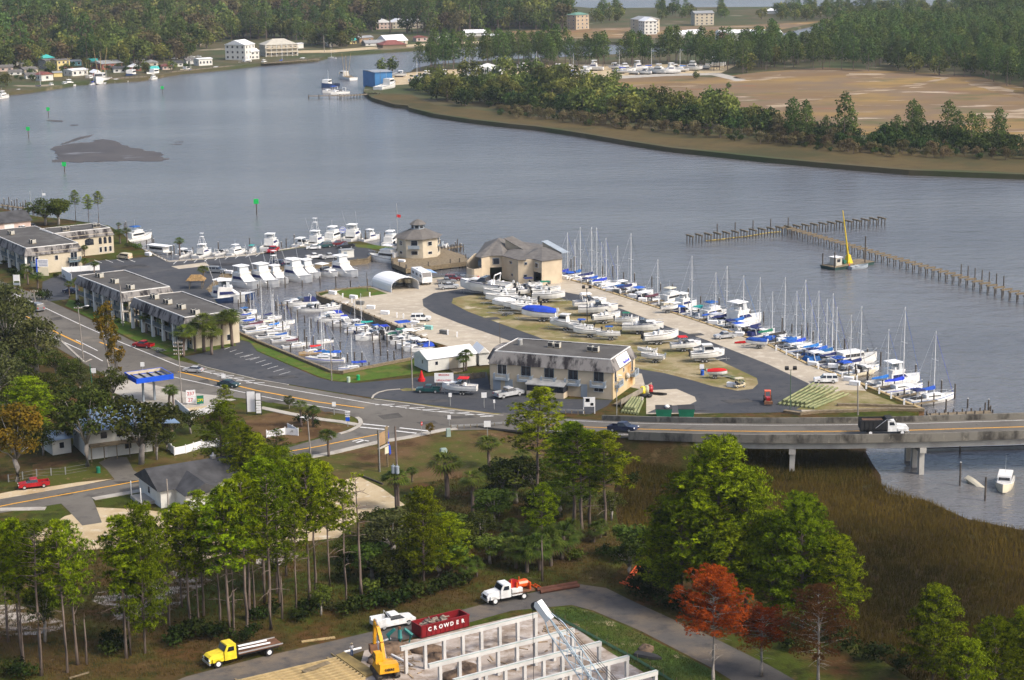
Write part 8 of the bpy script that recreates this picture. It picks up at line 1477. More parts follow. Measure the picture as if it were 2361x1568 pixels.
# pilings
PILE=[MB().tube((0,0,-3),(0,0,h),.17,.15,7).mesh('mooring_pile',m_dwood)for h in(1.8,2.4,3.0,4.0)]
CAPM=M('pile_cap_grey',(.45,.44,.42),.7);PCAP=[MB().tube((0,0,h),(0,0,h+.15),.19,.04,7).mesh('pile_cap',CAPM)for h in(1.8,2.4,3.0,4.0)]
def piles(lst,fmt,group,hi=1):
    o=[]
    for k,p in enumerate(lst):
        h=(p[2]if len(p)>2 else(k*7+hi)%3);t=thing('mooring_pile',None,'piling',G(p[0],p[1],WZ),0,group);link('pile',PILE[h],t)
        if k%2==0:link('pile_cap',PCAP[h],t)
        o.append(t)
    number_from_left(o,fmt)
piles([Q(1,1,*p)for p in[(110,1105),(270,1090),(428,1080),(592,1065),(738,1085),(872,1080),(1028,1085),(20,1160)]]+[Q(0,1,*p)for p in[(2200,1260),(2290,1240)]]+[(555,700),(575,705)],'mooring pile in front of the big yachts, {} from left','piles of the yacht row')
piles([Q(1,1,*p)for p in[(185,1295),(205,1300),(262,1350),(325,1360),(385,1400),(450,1410),(510,1460),(575,1500),(640,1480),(710,1480),(780,1500),(845,1520),(930,1540),(1010,1560),(1075,1575),(1140,1600),(1210,1630),(1290,1650),(1350,1660)]],'mooring pile along the inner basin boats, {} from left','piles of the inner basin dock')
piles([Q(1,1,*p)for p in[(5,1420),(62,1440),(125,1450),(190,1480),(250,1510),(318,1550),(385,1570),(450,1590)]]+[Q(1,2,*p)for p in[(320,110),(395,60),(470,90),(445,130),(715,150),(780,140),(845,200),(910,210),(980,240),(1045,280),(1085,120),(1150,145),(1215,175),(1275,200),(1350,190),(700,275),(530,60)]],'mooring pile amid the basin end sailboats, {} from left','piles of the basin end')
piles([Q(2,1,*p)for p in[(545,900),(575,895),(640,930),(835,970),(930,985),(1030,1005),(1130,1035),(1290,1085),(1370,1110),(1480,1140),(1625,1200),(1740,1230),(1910,1270),(2100,1335),(2195,1355),(2320,1400)]]+[Q(3,1,*p)for p in[(130,1480),(220,1490),(310,1520),(365,1530),(415,1560)]]+[Q(3,2,*p)for p in[(605,100),(705,110),(820,150),(915,180),(1038,240),(1133,300),(1247,345),(1360,360),(1480,460),(1598,480),(1722,540),(1840,625),(2000,690),(2030,690),(2050,690),(915,395),(805,350),(1255,540),(1640,660)]],'mooring pile outside the promenade boats, {} from left','piles outside the promenade boats')
piles([Q(0,1,*p)for p in[(40,330),(85,330),(110,335),(135,340),(160,345),(190,350),(215,355),(240,360),(1090,560),(1150,560),(1165,565),(1210,600),(1355,720),(1405,690),(1420,690),(1580,780),(1608,790),(1780,770),(2015,740),(2305,720)]]+[Q(1,1,*p)for p in[(235,720),(280,705),(355,690),(405,670),(970,660),(1010,650),(1145,640),(1190,650),(1700,740),(1810,740),(1840,740),(1860,735),(1893,735)]],'mooring pile on the river side of the motel lot, {} from left','piles on the river side')
piles([(2213,1120,3),(2271,1155,3),(2160,1035,0),(2213,1047,0)],'tall dark pile in the creek below the bridge, {} from left','creek piles')
# channel markers
for k,(x,y,t)in enumerate([(375,216,199),(112,269,248),(66,318,293),(149,397,374),(592,495,459)]):
    p=G(x,y,WZ);h=(y-t)/PX(p)[2]/math.cos(PITCH);th=thing('channel_marker',('farthest green channel marker near the west quay','green channel marker behind the mudbank','green channel marker leftmost in the river','green channel marker in front of the sandbar','nearest green channel marker off the motel')[k],'channel marker',p,0,'channel markers');link('pile',MB().tube((0,0,-2),(0,0,h-.3),.2,.18,6).mesh('pile',m_dwood),th);link('board',MB().box(-.8,-.26,h-1.6,.8,-.18,h).mesh('board',M('marker_green',(.01,.50,.10),.5,.05)),th)
# bulkheads, dock boxes, pedestals
def bulkhead(pts,label,mat,z1=.14,th=.35,cap=None):
    t=thing('bulkhead',label,'bulkhead',G(*pts[0]));W_=W2(pts);W_=[p-t.location for p in W_]
    link('face',ribbon(MB(),None,th,.02,-2.6,0,W_).mesh('face',mat),t);link('cap',ribbon(MB(),None,th+.35,z1,.021,0,W_).mesh('cap',cap or m_wood),t)
    L=0
    for i in range(len(W_)-1):
        a,b=W_[i],W_[i+1];n=max(1,int((b-a).length/3.0))
        for k in range(n):p=a.lerp(b,k/n);link('pile',MESH.setdefault('bhpile',MB().tube((0,0,-2.4),(0,0,.5),.16,.14,6).mesh('pile',m_wood)),t,(p.x,p.y,0))
bulkhead([(860,586),(848,597),(728,610),(590,622),(512,634),(478,668)],'timber bulkhead below the motel parking lot',m_wood)
bulkhead([(985,783),(802,705),(735,683),(730,676),(774,668),(855,661)],'long timber bulkhead of the yard along the basin',m_wood,.2)
bulkhead([(547,768),(590,788),(763,859),(790,861),(948,830)],'weathered timber wall round the basin end',M('grey_timber',(.26,.23,.18),.9,.2),.55,.3)
bulkhead([(1297,640),(1340,652),(1385,667),(1413,676),(1530,714),(1630,747),(1680,764),(1771,795),(1861,839),(1983,884),(2128,944)],'concrete capped promenade edge along the river',m_conc,.16,.4,m_woodl)
bulkhead([(335,577),(385,603),(470,598),(590,586),(690,570),(780,560)],'concrete seawall on the river side of the lot',m_conc,.2,.4,m_conc)
bulkhead(QL(3,2,(150,668),(300,690),(460,672),(720,665),(1100,650),(1440,655)),'rough timber retaining wall beside the bridge',M('brown_timber',(.24,.135,.06),.9,.3),.5,.5)
bulkhead(QL(3,2,(640,608),(900,612),(1340,628)),'low timber retaining wall inside the yard point',M('brown_timber',(.24,.135,.06)),.5,.4)
DB=[('white',p)for p in QL(1,1,(708,1145),(900,1185),(1060,1280),(1190,1330),(1465,1425),(830,870),(1345,855))]+[('cream',Q(1,1,1525,1448)),('aqua',Q(1,1,1590,1468))]+[('white',p)for p in QL(2,1,(485,1005),(905,1120),(1115,1175),(1205,1210),(1855,1420),(2100,1530))]+[('white',p)for p in QL(3,2,(415,235),(600,255),(745,375),(800,415))]+[('white',(342,589)),('white',Q(2,2,2030,430)),('white',Q(0,1,2115,955)),('grey',Q(2,1,320,1050)),('grey',Q(1,1,1735,1510)),('grey',Q(1,1,960,1240)),('grey',Q(2,1,965,1130))]
DBM={'white':m_canv,'cream':m_cream,'aqua':M('aqua_box',(.25,.52,.48),.6),'grey':M('grey_machine',(.16,.16,.15),.7,.2)};objs=[]
for k,(c,p)in enumerate(DB):
    t=thing('dock_box',None,'dock box',G(*p,.03),rng.uniform(-.2,.2)-.45,'dock boxes',(1.15,1,1));t['c']=c;key=('dbox',c)
    if key not in MESH:MESH[key]=(MB().taper(-.85,-.4,.85,.4,0,-.88,-.43,.88,.43,.75).mesh('box',DBM[c]),MB().taper(-.9,-.45,.9,.45,.752,-.85,-.3,.85,.3,.88).mesh('lid',DBM[c]))
    link('box',MESH[key][0],t);link('lid',MESH[key][1],t);objs.append(t)
for c in DBM:
    o=[x for x in objs if x['c']==c];number_from_left(o,c+' dock box by the quay, {} from left of its colour')
for x in objs:del x['c']
objs=[]
for p in QL(1,1,(885,1225),(1050,1170),(1300,1360),(1360,1370),(800,1180),(1440,1470),(1855,1540),(1770,1520))+QL(2,1,(535,1015),(640,1040),(735,1060),(825,1090),(1000,1140),(1355,1240),(1545,1310),(1650,1340),(1725,1370),(1810,1400))+QL(3,2,(75,95),(170,135),(270,175),(370,220),(465,265),(685,350),(905,450),(1025,495),(1135,540),(1255,595),(1380,525),(820,380)):
    t=thing('power_pedestal',None,'pedestal',G(*p,.03),0,'power pedestals');link('post',MESH.setdefault('ped',MB().box(-.16,-.16,0,.16,.16,1.0).mesh('post',m_canv)),t);link('cap',MESH.setdefault('pedc',MB().taper(-.19,-.19,.19,.19,1.0,-.08,-.08,.08,.08,1.2).mesh('cap',m_canv)),t);objs.append(t)
number_from_left(objs,'short white power pedestal on the quay, {} from left')
# finger piers
objs=[]
for k,p in enumerate([(1330,653),(1420,678),(1480,697),(1540,716),(1600,737),(1650,754),(1700,771),(1765,793),(1830,823),(1890,851),(1950,872),(2010,895),(2060,915),(2100,932)]):
    g=G(*p,0);t=thing('finger_pier',None,'pier',(g.x,g.y,-.15),heading((0,0+900),(52,893)),'finger piers of the promenade');link('decking',MESH.setdefault('fpd',MB().box(.3,-.45,-.08,6.5,.45,.05).mesh('decking',m_wood)),t)
    for x in(3.2,6.3):link('pile',MESH.setdefault('fpp',MB().tube((0,0,-3),(0,0,1.3),.14,.13,6).mesh('pile',m_dwood)),t,(x,.55,0))
    objs.append(t)
number_from_left(objs,'narrow timber finger pier between promenade boats, {} from left')
def jetty(label,a,b,w,z=.2,n=8,rail=False):
    A,B=G(*a,z),G(*b,z);L=(B-A).length;t=thing('jetty',label,'jetty',(A.x,A.y,z),math.atan2(B.y-A.y,B.x-A.x));link('decking',MB().box(0,-w/2,-.15,L,w/2,0).mesh('decking',m_wood),t)
    for i in range(n):
        for s in(-1,1):link('pile',MB().tube((L*i/(n-1),s*w*.5,-4),(L*i/(n-1),s*w*.5,.6),.15,.15,6).mesh('pile',m_dwood),t)
jetty('timber jetty running out from the promenade end',Q(3,2,1480,690),Q(3,2,2055,660),1.8);jetty('timber jetty behind the octagon',Q(1,1,1700,730),Q(1,1,1895,700),1.6);jetty('low timber jetty of the far spit',Q(1,0,485,885),Q(1,0,770,880),3,.2,4);jetty('piled wharf of the far spit',Q(1,0,770,885),Q(1,0,1120,862),5,.6,13);jetty('timber jetty beside the older motel',Q(0,1,0,322),Q(0,1,330,365),1.6);jetty('stub pier in the inner basin',Q(1,1,185,1245),Q(1,1,290,1240),1.2,-.2,3);jetty('piled wharf along the west quay',Q(0,0,1010,725),Q(0,0,1350,705),5,.6,9);jetty('wharf below the stilt cabin',Q(0,0,1560,665),Q(0,0,2150,605),4,.6,12);jetty('inn dock along the west bank',Q(1,0,60,585),Q(1,0,580,545),3,.5,14)

# ------------------------------------------------------------------ yard odds and ends
m_treat=M('treated_pile',(.16,.19,.085),.85,.2,.6,c2=(.30,.30,.15));r5=random.Random(12)
def logpile(lst,label,group):
    o=[]
    for a,b,r,z in lst:
        A,B=G(*a),G(*b);A.z=B.z=r+z;t=tag(link('timber_pile',MB().tube(Vector(),B-A,r,r*.85,8).mesh('timber_pile',m_treat),None,A),None,'timber pile',group);o.append(t)
    number_from_left(o,label)
logpile([((1795+10*i,934+1.2*i),(1868+11*i,893+2.2*i),.24,0)for i in range(9)]+[((1805+10*i,932+1.2*i),(1876+11*i,891+2.2*i),.24,.45)for i in range(6)],'long greenish treated pile stacked at the yard point, {} from left','stacked piles at the yard point')
logpile([((1434+7*i,952+1*i),(1452+6*i,925+.6*i),.26,.0)for i in range(6)]+[((1440+7*i,949+1*i),(1458+6*i,924+.6*i),.26,.5)for i in range(4)],'short greenish pile stacked below the office, {} from left','stacked piles below the office')
logpile([(Q(2,2,1750+35*i,268+3*i),Q(2,2,2060+30*i,372+6*i),.2,0)for i in range(4)],'long treated pile beside the red covered boat, {} from left','piles beside the red covered boat')
m_dgreen=M('dumpster_green',(.01,.16,.09),.6,.15)
for x,lab,full in((1530,'green dumpster piled with white rubbish behind the bridge parapet',1),(1582,'green dumpster with closed black lids behind the bridge parapet',0)):
    t=thing('green_dumpster',lab,'dumpster',G(x,961),-.05);link('bin',MB().taper(-1.3,-.9,1.3,.9,.1,-1.55,-1.1,1.55,1.1,1.7).mesh('bin',m_dgreen),t);link('lid',MB().add([(-1.55,-1.1,1.72),(1.55,-1.1,1.72),(1.55,1.1,2.0),(-1.55,1.1,2.0),(-1.55,-1.1,1.68),(1.55,-1.1,1.68),(1.55,1.1,1.96),(-1.55,1.1,1.96)],[(0,1,2,3),(7,6,5,4),(0,4,5,1),(1,5,6,2),(2,6,7,3),(3,7,4,0)]).mesh('lid',m_dark),t)
    if full:tag(link('rubbish_bag',MB().ball((0,0,0),.5,.4,.35,8,5).mesh('rubbish_bag',m_canv,True),None,t.location+Vector((.6,-.5,2.1))),'white rubbish bag on the full green dumpster','bag')
def kayak(xy,rz,colr,label):tag(link('kayak',hull_mb(stations(3.6,.8,.25,.4,.1,1.6,.2)).mesh('kayak',colr),None,G(*xy,.15),rz),label,'kayak')
kayak(Q(2,2,2185,20),.1,m_redc,'red kayak lying on the promenade');kayak((1712,790),.2,m_redc,'second red kayak behind the first on the promenade');kayak(Q(2,2,1350,500),-.5,m_dark,'dark kayak on the sandy patch by the office')
for x,y,c,l in((1205,470,PAINT['yellow'],'yellow upright float beside the office end wall'),(1240,460,M('grey_float',(.4,.4,.3),.7),'grey upright float beside the yellow one'),(1275,455,PAINT['red'],'dark red drum beside the floats')):
    q=Q(2,2,x,y+30);tag(link('float_tank',MB().tube((0,0,0),(0,0,1.3),.55,.55,12).ball((0,0,1.3),.55,.55,.35,12,4).mesh('float_tank',c,True),None,G(*q)),l,'tank')
for k,(x,y)in enumerate(((1215,530),(1240,525),(1270,530))):tag(link('rubber_fender',MB().ball((0,0,.35),.75,.45,.4,8,5).mesh('rubber_fender',m_black,True),None,G(*Q(2,2,x,y)),.5*k),'%s black rubber fender heaped on the sandy patch'%ordinal(k+1),'fender','fenders on the sandy patch')
rk=[]
for k in range(9):p=Q(2,2,r5.uniform(1110,1200),r5.uniform(540,590));rk.append(tag(link('rubble_block',MB().obox((0,0,.2),(r5.uniform(.6,1.1),r5.uniform(.4,.7),.4),0,.1,.1).mesh('rubble_block',m_conc),None,G(*p),r5.uniform(0,3)),None,'rubble','rubble blocks below the office'))
number_from_left(rk,'pale rubble block in the heap below the office, {} from left')
of_=thing('timber_walkway','timber walkway with solid railing along the office end wall','walkway',G(1423,938));a,b=G(1423,938)-of_.location,G(1494,898)-of_.location
link('decking',MB().bar(a+Vector((0,0,.5)),b+Vector((0,0,.5)),1.6,.15).mesh('decking',m_wood),of_);nn=(b-a).normalized();nn=Vector((nn.y,-nn.x,0))*.8;link('railing',MB().bar(a+nn+Vector((0,0,1.05)),b+nn+Vector((0,0,1.05)),.1,.95).mesh('railing',M('grey_timber',(.26,.23,.18))),of_)
for i in range(9):p=a.lerp(b,i/8)+nn;link('post',MB().tube((p.x,p.y,-.3),(p.x,p.y,.5),.13,.13,6).mesh('post',m_dwood),of_)
# fences
def fence(label,pts,h,mat,pmat=None,step=2.4,board=None,name='fence',th=.06):
    t=thing(name,label,'fence',G(*pts[0]));W_=[G(*p)-t.location for p in pts]
    for i in range(len(W_)-1):
        a,b=W_[i],W_[i+1];n=max(1,round((b-a).length/step));d=(b-a)/n
        for k in range(n):
            p,q=a+d*k,a+d*(k+1)
            if board:
                m=max(2,int((q-p).length/board));e=(q-p)/m
                for j in range(m):link('board',MB().bar(p+e*j+Vector((0,0,h/2)),p+e*(j+.72)+Vector((0,0,h/2)),th,h-.1).mesh('board',mat),t)
            elif th<.02:
                for z_ in(.1,h*.5,h):link('wire_rail',MB().bar(p+Vector((0,0,z_)),q+Vector((0,0,z_)),.03).mesh('wire_rail',mat),t)
            else:link('panel',MB().bar(p+Vector((0,0,h/2)),q+Vector((0,0,h/2)),th,h-.15).mesh('panel',mat),t)
            link('post',MESH.setdefault((mat.name,h,'post'),MB().box(-.08,-.08,0,.08,.08,h+.12).mesh('post',pmat or mat)),t,p)
fence('white vinyl fence round the sandy yard by the price sign',QL(0,2,(1620,610),(1765,735),(1920,680),(1990,655)),1.5,m_canv);fence('white vinyl fence beside the side road behind the pine',QL(0,2,(1555,1010),(1610,1065),(1715,1045),(1860,1000),(2000,990),(2190,1030)),1.5,m_canv);fence('white vinyl fence corner near the roadside bed',QL(1,2,(100,905),(270,875),(390,885),(290,830)),1.4,m_canv)
fence('dark picket fence between the shed and office',QL(1,2,(1880,375),(2000,360),(2118,345)),1.3,m_wood,None,2.4,.35);fence('white slatted screen at the end of the long motel',QL(0,1,(575,950),(920,925)),1.6,m_canv);fence('white panel fence facing the motel driveway',QL(0,1,(575,990),(665,1040)),2.4,m_canv)
fence('chain link fence by the old red pickup',QL(0,2,(80,1310),(340,1260),(605,1240),(805,1205)),1.2,M('chain_link',(.2,.2,.2),.8),m_tin,2.6,None,'fence',.015)
# poles and lamps
def pole(a,topD,label,kind='pole',mat=None,arms=0,lampdir=0.0,name='utility_pole',r=.14):
    p=G(*a);h=(a[1]-topD[1])/PX(p)[2]/math.cos(PITCH);q=G(*a);t=thing(name,label,'pole',p);sx=(topD[0]-a[0])/PX(p)[2]*.35
    link('shaft',MB().tube((0,0,-.1),(sx,0,h),r,r*.7,8).mesh('shaft',mat or m_greybark),t)
    for k in range(arms):z=h-.5-.75*k;link('crossarm',MB().bar((sx-.9,0,z),(sx+.9,0,z),.12).mesh('crossarm',m_wood),t);[link('insulator',MESH.setdefault('insul',MB().tube((0,0,0),(0,0,.2),.06,.05,5).mesh('insulator',m_canv)),t,(sx+x,0,z+.06))for x in(-.8,-.4,.4,.8)]
    if kind=='lamp':link('lamp_arm',MB().tube((sx,0,h-.4),(sx+math.cos(lampdir)*1.6,math.sin(lampdir)*1.6,h-.1),.04,.04,5).mesh('lamp_arm',m_tin),t);link('lamp_head',MB().ball((sx+math.cos(lampdir)*1.9,math.sin(lampdir)*1.9,h-.1),.45,.2,.12,8,4).mesh('lamp_head',m_canv),t)
    if kind=='flood':
        for s in(-1,1):link('flood_lamp',MB().obox((sx+s*.75,0,h+.3),(.7,.5,.6),0,0,.5).mesh('flood_lamp',m_dark),t)
        link('lamp_bar',MB().bar((sx-.8,0,h-.05),(sx+.8,0,h-.05),.08).mesh('lamp_bar',m_dark),t)
    if kind=='transformer':
        for s,y in((-.55,-.2),(.1,-.45)):link('transformer',MB().tube((sx*.6+s,y,h*.46),(sx*.6+s,y,h*.46+1.2),.3,.3,10).tube((sx*.6+s,y,h*.46+1.2),(sx*.6+s,y,h*.46+1.5),.06,.05,5).mesh('transformer',m_bgrey),t)
    return t
pole((420,930),(412,785),'tall utility pole with four crossarms by the price sign',arms=4);pole((192,827),(179,706),'utility pole with lamp beside the yellow sycamore','lamp',arms=1,lampdir=0.3);pole((284,752),(278,657),'grey utility pole in front of the long motel');pole((82,706),(78,668),'short utility pole at the motel driveway',arms=1);pole((951,900),(949,795),'tall grey pole on the grass island of the office lot');pole((717,1058),(705,965),'street lamp pole at the side road bend','lamp',lampdir=2.2);pole((920,1180),(909,981),'dark brown utility pole with two grey transformers','transformer',m_bark,r=.2)
pole((1422,957),(1421,869),'slim lamp pole at the office corner','lamp',m_tin,0,1.2,r=.08);pole((1354,742),(1352,665),'yard lamp post with twin flood lamps among the boats','flood',m_dark,r=.11);pole((1822,944),(1821,852),'green yard lamp post beside the timber piles','flood',M('green_post',(.08,.13,.08),.7),r=.09);pole((1978,957),(1972,883),'bare pole on the yard point');pole((847,672),(846,628),'dock pole at the carport corner',r=.1,mat=m_dwood);pole((1078,640),(1077,592),'thin lamp pole at the marina store corner',r=.08,mat=m_dwood)
pole((876,1088),(875,990),'metal pole beside the old billboard',mat=m_tin,r=.1);pole((390,1196),(388,1103),'grey pole behind the cottage',mat=m_greybark);pole((214,905),(206,838),'thin green pole by the litter verge',mat=m_dgreen,r=.07);pole((765,878),(763,795),'dark pole at the basin end corner',mat=m_greybark,r=.12);pole((1153,792),(1152,745),'small pole beside the yard asphalt',mat=m_dwood,r=.07);pole((390,128),(391,100),'thin pole above the far quay',mat=m_greybark,r=.2);pole((748,122),(747,84),'utility pole near the far inn',mat=m_greybark,r=.25)
fl=pole((918,568),(914,470),'flagpole with red flag behind the octagon',mat=m_chr,r=.09,name='flagpole');link('flag',MB().add([(-.3,0,9.2),(1.0,.1,9.0),(.9,.1,8.2),(-.3,0,8.4),(-.3,.03,9.2),(1.0,.13,9.0),(.9,.13,8.2),(-.3,.03,8.4)],[(0,1,2,3),(7,6,5,4)]).mesh('flag',m_redc),fl);pole((72,484),(70,442),'white flagpole behind the older motel',mat=m_chr,r=.09,name='flagpole')
f2=pole((100,486),(99,438),'thin flagpole with a white flag behind the older motel',mat=m_chr,r=.07,name='flagpole');link('flag',MB().box(0,0,5.0,1.0,.03,5.7).mesh('flag',m_canv),f2)
# signs
def sign(label,base,posts,board,txt=(),mat=None,h0=1.2,pm_=None,rz=0.0,cat='sign'):
    """posts: list of x; board: list of (x0, x1, z0, z1, material)"""
    t=thing('sign',label,cat,G(*base),rz);zt=max(b[3]for b in board)
    for x in posts:link('post',MB().box(x-.07,-.02,0,x+.07,.12,zt).mesh('post',pm_ or m_trim),t)
    for x0,x1,z0,z1,m in board:link('board',MB().box(x0,-.14,z0,x1,-.03,z1).mesh('board',m),t)
    for s,size,x,z,m in txt:put_text(s,size,m,t,(x,-.15,z),bold=.01)
    return t
m_ink=M('dark_blue_ink',(.02,.03,.22),.6);m_rink=M('red_ink',(.5,.02,.03),.6);m_yink=M('yellow_ink',(.8,.65,.02),.6)
sign('big blue and white motel sign with changeable lower panel',(100,640),(-1.5,),[(-1.7,-1.35,.3,5.0,m_blue),(-1.3,1.5,2.9,4.9,m_canv),(-1.3,1.5,.5,2.7,m_cream)],[('THE MOORINGS',.36,.1,4.45,m_ink)]+[('='*14,.28,.2,4.0-.38*k,m_ink)for k in range(3)],pm_=m_blue)
sign('small white sign with two panels by the motel driveway',(39,660),(-.8,.8),[(-.75,.75,1.4,3.0,m_canv),(-.75,.75,.3,.9,m_bgrey)])
ps=thing('pole_sign','round white and blue fuel sign on a pole in the north lot','sign',G(791,562));link('pole',MB().tube((0,0,0),(0,0,3.2),.09,.09,8).mesh('pole',m_dark),ps);dsc=link('disc',MB().tube((0,-.1,4.0),(0,.1,4.0),.95,.95,20).mesh('disc',m_canv),ps)
rg=MB();[rg.bar((.85*math.cos(a),-.12,4.0+.85*math.sin(a)),(.85*math.cos(a+.33),-.12,4.0+.85*math.sin(a+.33)),.09)for a in[k*math.pi/10 for k in range(20)]];link('ring',rg.mesh('ring',m_blue),dsc);put_text('PURE',.5,m_blue,ps,(0,-.13,4.0),bold=.02)
sign('white fuel price board with red figures leaning by the roadside',(441,933),(-.6,.6),[(-.9,.9,1.6,2.9,m_canv),(-.9,.9,.4,1.5,m_canv)],[('237',.95,0,2.2,m_rink),('27',.95,-.1,.95,m_rink)],rz=.15);sign('small green sign with yellow price figures by the roadside',(462,934),(0,),[(-.65,.65,.3,1.9,m_dgreen)],[('299',.8,0,1.0,m_yink)],rz=.2)
sign('tall white sign panel between dark posts at the roadside',(580,955),(-.85,.85),[(-.75,.75,.5,4.4,m_canv)],pm_=m_dark);sign('narrow tenant sign with stacked white strips at the roadside',(597,957),(-.5,.5),[(-.45,.45,.4+.5*k,.8+.5*k,m_canv)for k in range(5)]+[(-.45,.45,3.0,4.2,m_canv)],pm_=m_dark)
sign('white upholstery shop sign behind the teal pickup',Q(1,2,1735,420),(-1.5,1.5),[(-1.9,1.9,.7,2.6,m_canv)],[('BROOKS',.55,0,2.2,m_rink),('UPHOLSTERY',.5,0,1.1,m_rink)],pm_=m_wood)
sign('white framed notice board below the office',Q(2,2,712,680),(-1.05,1.05),[(-.95,.95,1.4,3.2,m_canv),(-.7,.1,2.3,3.0,m_ink),(.2,.8,1.6,2.1,m_bgrey)],pm_=m_canv)
sign('truck route sign with blue shield at the junction',Q(1,2,848,800),(0,),[(-.45,.45,1.9,2.9,m_canv),(-.35,.35,1.1,1.8,m_blue)],[('TRUCK',.28,0,2.6,m_black),('ROUTE',.28,0,2.2,m_black)],pm_=m_tin)
for b,w,h,l in((Q(1,2,722,690),.35,2.5,'square grey back of a road sign beside the wide road'),(Q(1,2,1793,610),.3,2.6,'narrow white sign at the office lot kerb'),(Q(1,2,2105,625),.5,3.0,'white and blue sign at the office lot kerb'),(Q(1,2,2135,890),.6,2.9,'grey backed double post sign by the guard rail'),(Q(1,2,1783,790),.3,2.0,'small pale sign across the junction'),(Q(0,2,1318,300),.4,2.2,'grey square sign behind the fuel canopy'),(Q(0,2,865,330),.5,1.6,'white and blue sign by the litter verge'),(Q(0,2,2065,420),.4,2.4,'grey sign in front of the dark green sedan'),(Q(1,2,2198,640),.18,1.9,'thin white marker post sign by the lot kerb'),(Q(2,2,1750,320),.45,2.2,'blank white board beside the red covered boat')):sign(l,b,(0,),[(-w,w,h-1.2*w-.4,h,m_canv)],pm_=m_tin)
sp_=thing('stop_sign','red stop sign beside the bare bush at the junction','sign',G(*Q(1,2,1528,890)),1.2);link('post',MB().tube((0,0,0),(0,0,2.4),.04,.04,5).mesh('post',m_tin),sp_);link('plate',MB().add([(.38*math.cos(math.pi/8+k*math.pi/4),y,2.4+.38*math.sin(math.pi/8+k*math.pi/4))for y in(-.08,-.04)for k in range(8)],[tuple(range(8)),tuple(range(15,7,-1))]+[(k,(k+1)%8,8+(k+1)%8,8+k)for k in range(8)]).mesh('plate',m_redp),sp_);put_text('STOP',.25,m_canv,sp_,(0,-.09,2.4))
bb=thing('old_billboard','old wooden billboard frame with torn panels and blue tarpaulin','billboard',G(885,1082),heading((880,1030),(905,1018)))
for x in(-1.4,1.4):link('post',MB().box(x-.1,0,0,x+.1,.2,7.2).mesh('post',m_wood),bb)
link('panel',MB().box(-1.4,-.1,4.4,.6,0,6.6).mesh('panel',M('bare_plywood',(.33,.22,.12),.9,.2)),bb);link('panel',MB().box(.65,-.1,4.6,1.6,0,7.2).mesh('panel',m_wood),bb);link('rail',MB().box(-1.7,-.25,3.9,1.7,.1,4.1).mesh('rail',m_conc),bb);link('yellow_board',MB().box(.1,-.28,2.6,1.3,-.2,3.8).mesh('yellow_board',m_cream),bb);link('tarpaulin',MB().add([(1.5,-.1,7.0),(1.9,-.1,5.4),(1.5,-.1,4.6),(2.2,-.1,3.6),(2.4,-.1,2.2),(1.9,-.1,2.0),(1.5,0,7.0),(1.9,0,5.4),(1.5,0,4.6),(2.2,0,3.6),(2.4,0,2.2),(1.9,0,2.0)],[(0,1,2),(2,3,4,5),(8,7,6),(11,10,9,8),(0,6,7,1),(3,9,10,4),(2,5,11,8),(4,10,11,5),(1,7,8,2)]).mesh('tarpaulin',m_bcloth),bb)
# small roadside things
by=thing('red_buoy','tall red cone topped buoy standing beside the lot','buoy',G(972,879));link('float',MB().tube((0,0,0),(0,0,.6),.75,.75,12).mesh('float',m_redc),by);link('cone',MB().tube((0,0,.6),(0,0,2.2),.55,.12,10).mesh('cone',m_redc),by)
by=thing('red_buoy','small red cone buoy before the curved stair wall','buoy',G(1103,650));link('float',MB().tube((0,0,0),(0,0,.4),.5,.5,12).mesh('float',m_redc),by);link('cone',MB().tube((0,0,.4),(0,0,1.6),.45,.08,10).mesh('cone',m_redc),by)
def barrel(q,mat,label,name='barrel',cat='barrel'):t=thing(name,label,cat,G(*q));link('drum',MB().tube((0,0,0),(0,0,1.0),.36,.36,10).mesh('drum',mat),t);link('lid',MB().tube((0,0,1.0),(0,0,1.08),.38,.30,10).mesh('lid',mat),t)
barrel(Q(1,2,943,370),M('bright_green',(.01,.33,.10),.5),'bright green barrel on the lawn at the basin end');barrel(Q(0,2,908,1225),m_dgreen,'green wheeled bin beside the house driveway','wheeled_bin','bin');barrel(Q(2,2,1755,325),m_bcloth,'blue barrel beside the blank white board');barrel(Q(1,2,854,388),M('pale_green',(.4,.5,.38),.6),'pale green utility stub by the lawn corner','utility_stub','post')
for q,l,s in((Q(1,2,1730,1035),'grey green utility box on the dry slope',(.6,.5,.6)),(Q(1,2,1775,890),'tall pale utility cabinet beside the guard rail',(.4,.3,1.4))):t=thing('utility_box',l,'utility box',G(*q),.3);link('casing',MB().taper(-s[0],-s[1],s[0],s[1],0,-s[0]*.9,-s[1]*.9,s[0]*.9,s[1]*.9,s[2]).mesh('casing',M('utility_green',(.25,.32,.28),.7)),t);link('lid',MB().taper(-s[0]*.95,-s[1]*.95,s[0]*.95,s[1]*.95,s[2],-s[0]*.7,-s[1]*.7,s[0]*.7,s[1]*.7,s[2]+.12).mesh('lid',M('utility_green',(.25,.32,.28))),t)
hut=Bld('equipment_hut','small white flat roofed hut in the north lot','hut',Q(1,1,790,815),Q(1,1,905,805),2.5);hut.part('wall',MB().box(0,0,0,hut.W,2.5,2.1),m_wwall);hut.part('roof',MB().box(-.15,-.15,2.1,hut.W+.15,2.65,2.22),m_tin);hut.door('f',hut.W*.3,.9,1.8,m_bgrey)
th=thing('thatched_hut','thatched umbrella hut at the lot edge beside the yachts','hut',G(*Q(0,1,1812,1090)));
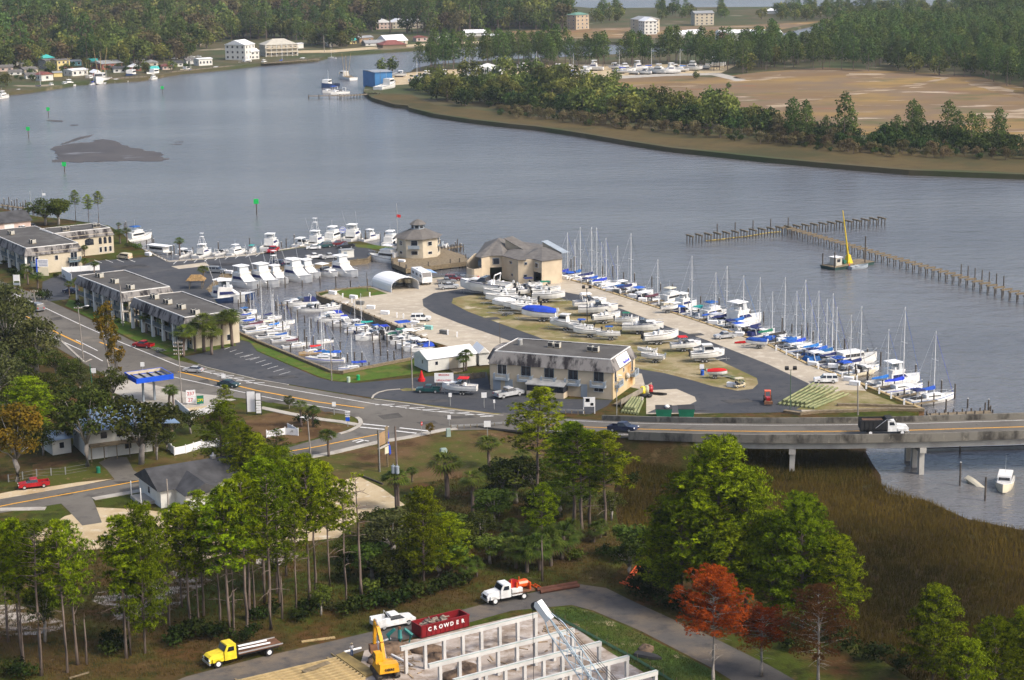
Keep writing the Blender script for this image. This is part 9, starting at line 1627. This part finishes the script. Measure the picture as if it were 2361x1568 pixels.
for x,y in((-1.6,-1.2),(1.6,-1.2),(1.6,1.2),(-1.6,1.2)):link('post',MB().tube((x,y,0),(x,y,2.4),.08,.08,6).mesh('post',m_wood),th)
link('thatch',MB().taper(-2.4,-1.9,2.4,1.9,2.2,-1.2,-.3,1.2,.3,3.5).mesh('thatch',M('thatch',(.26,.165,.07),.95,.35,2.0,bump=.6)),th)
pipe(Q(1,2,950,1248),Q(1,2,1170,1335),.16,m_dwood,'dark log edging the sandy lot',name='log',cat='log')
lt=MB();r6=random.Random(3)
for k in range(70):p=G(r6.uniform(150,820),r6.uniform(1195,1250));lt.obox((p.x,p.y,.1),(r6.uniform(.2,.5),.3,.15),r6.uniform(0,3))
pol=G(*Q(0,3,1890,260));jk=thing('junk_vehicle','old light blue car body half hidden behind the pines','car',pol,2.0);fill(car('sedan','blue'),jk);tag(link('white_panel',MB().obox((0,0,.9),(1.5,.12,1.6),.4,0,.4).mesh('white_panel',m_canv),None,pol+Vector((1.4,-1.4,.0))),'white panel leaning against the old car body','panel')
db_=MB();r7=random.Random(8)
for k in range(150):
    p=G(*r7.choice([(r7.uniform(900,1400),r7.uniform(1480,1575)),(r7.uniform(860,960),r7.uniform(1490,1560)),(r7.uniform(1250,1330),r7.uniform(1440,1470))]));db_.obox((p.x,p.y,.06),(r7.uniform(.2,1.8),r7.uniform(.06,.3),r7.uniform(.05,.15)),r7.uniform(0,3),0,0)
tag(link('site_debris',db_.mesh('site_debris',M('scrap_timber',(.30,.22,.14),.9,.5,.7))),'scattered boards and scraps on the building site',None,None,'stuff')
# haze over the river and far shores
hz=MB().box(-1600,-40,-5,1600,3200,100).mesh('haze',[])
hm=bpy.data.materials.new('haze_air');hm.use_nodes=True;n=hm.node_tree.nodes;n.remove(n['Principled BSDF']);pv_=n.new('ShaderNodeVolumePrincipled');pv_.inputs['Color'].default_value=(.78,.87,1.0,1);pv_.inputs['Density'].default_value=HAZE;pv_.inputs['Anisotropy'].default_value=.2
hm.node_tree.links.new(pv_.outputs[0],n['Material Output'].inputs['Volume']);hz.materials.append(hm)
if HAZE:tag(link('haze',hz),'thin bluish haze over river and far shore',None,None,'stuff')
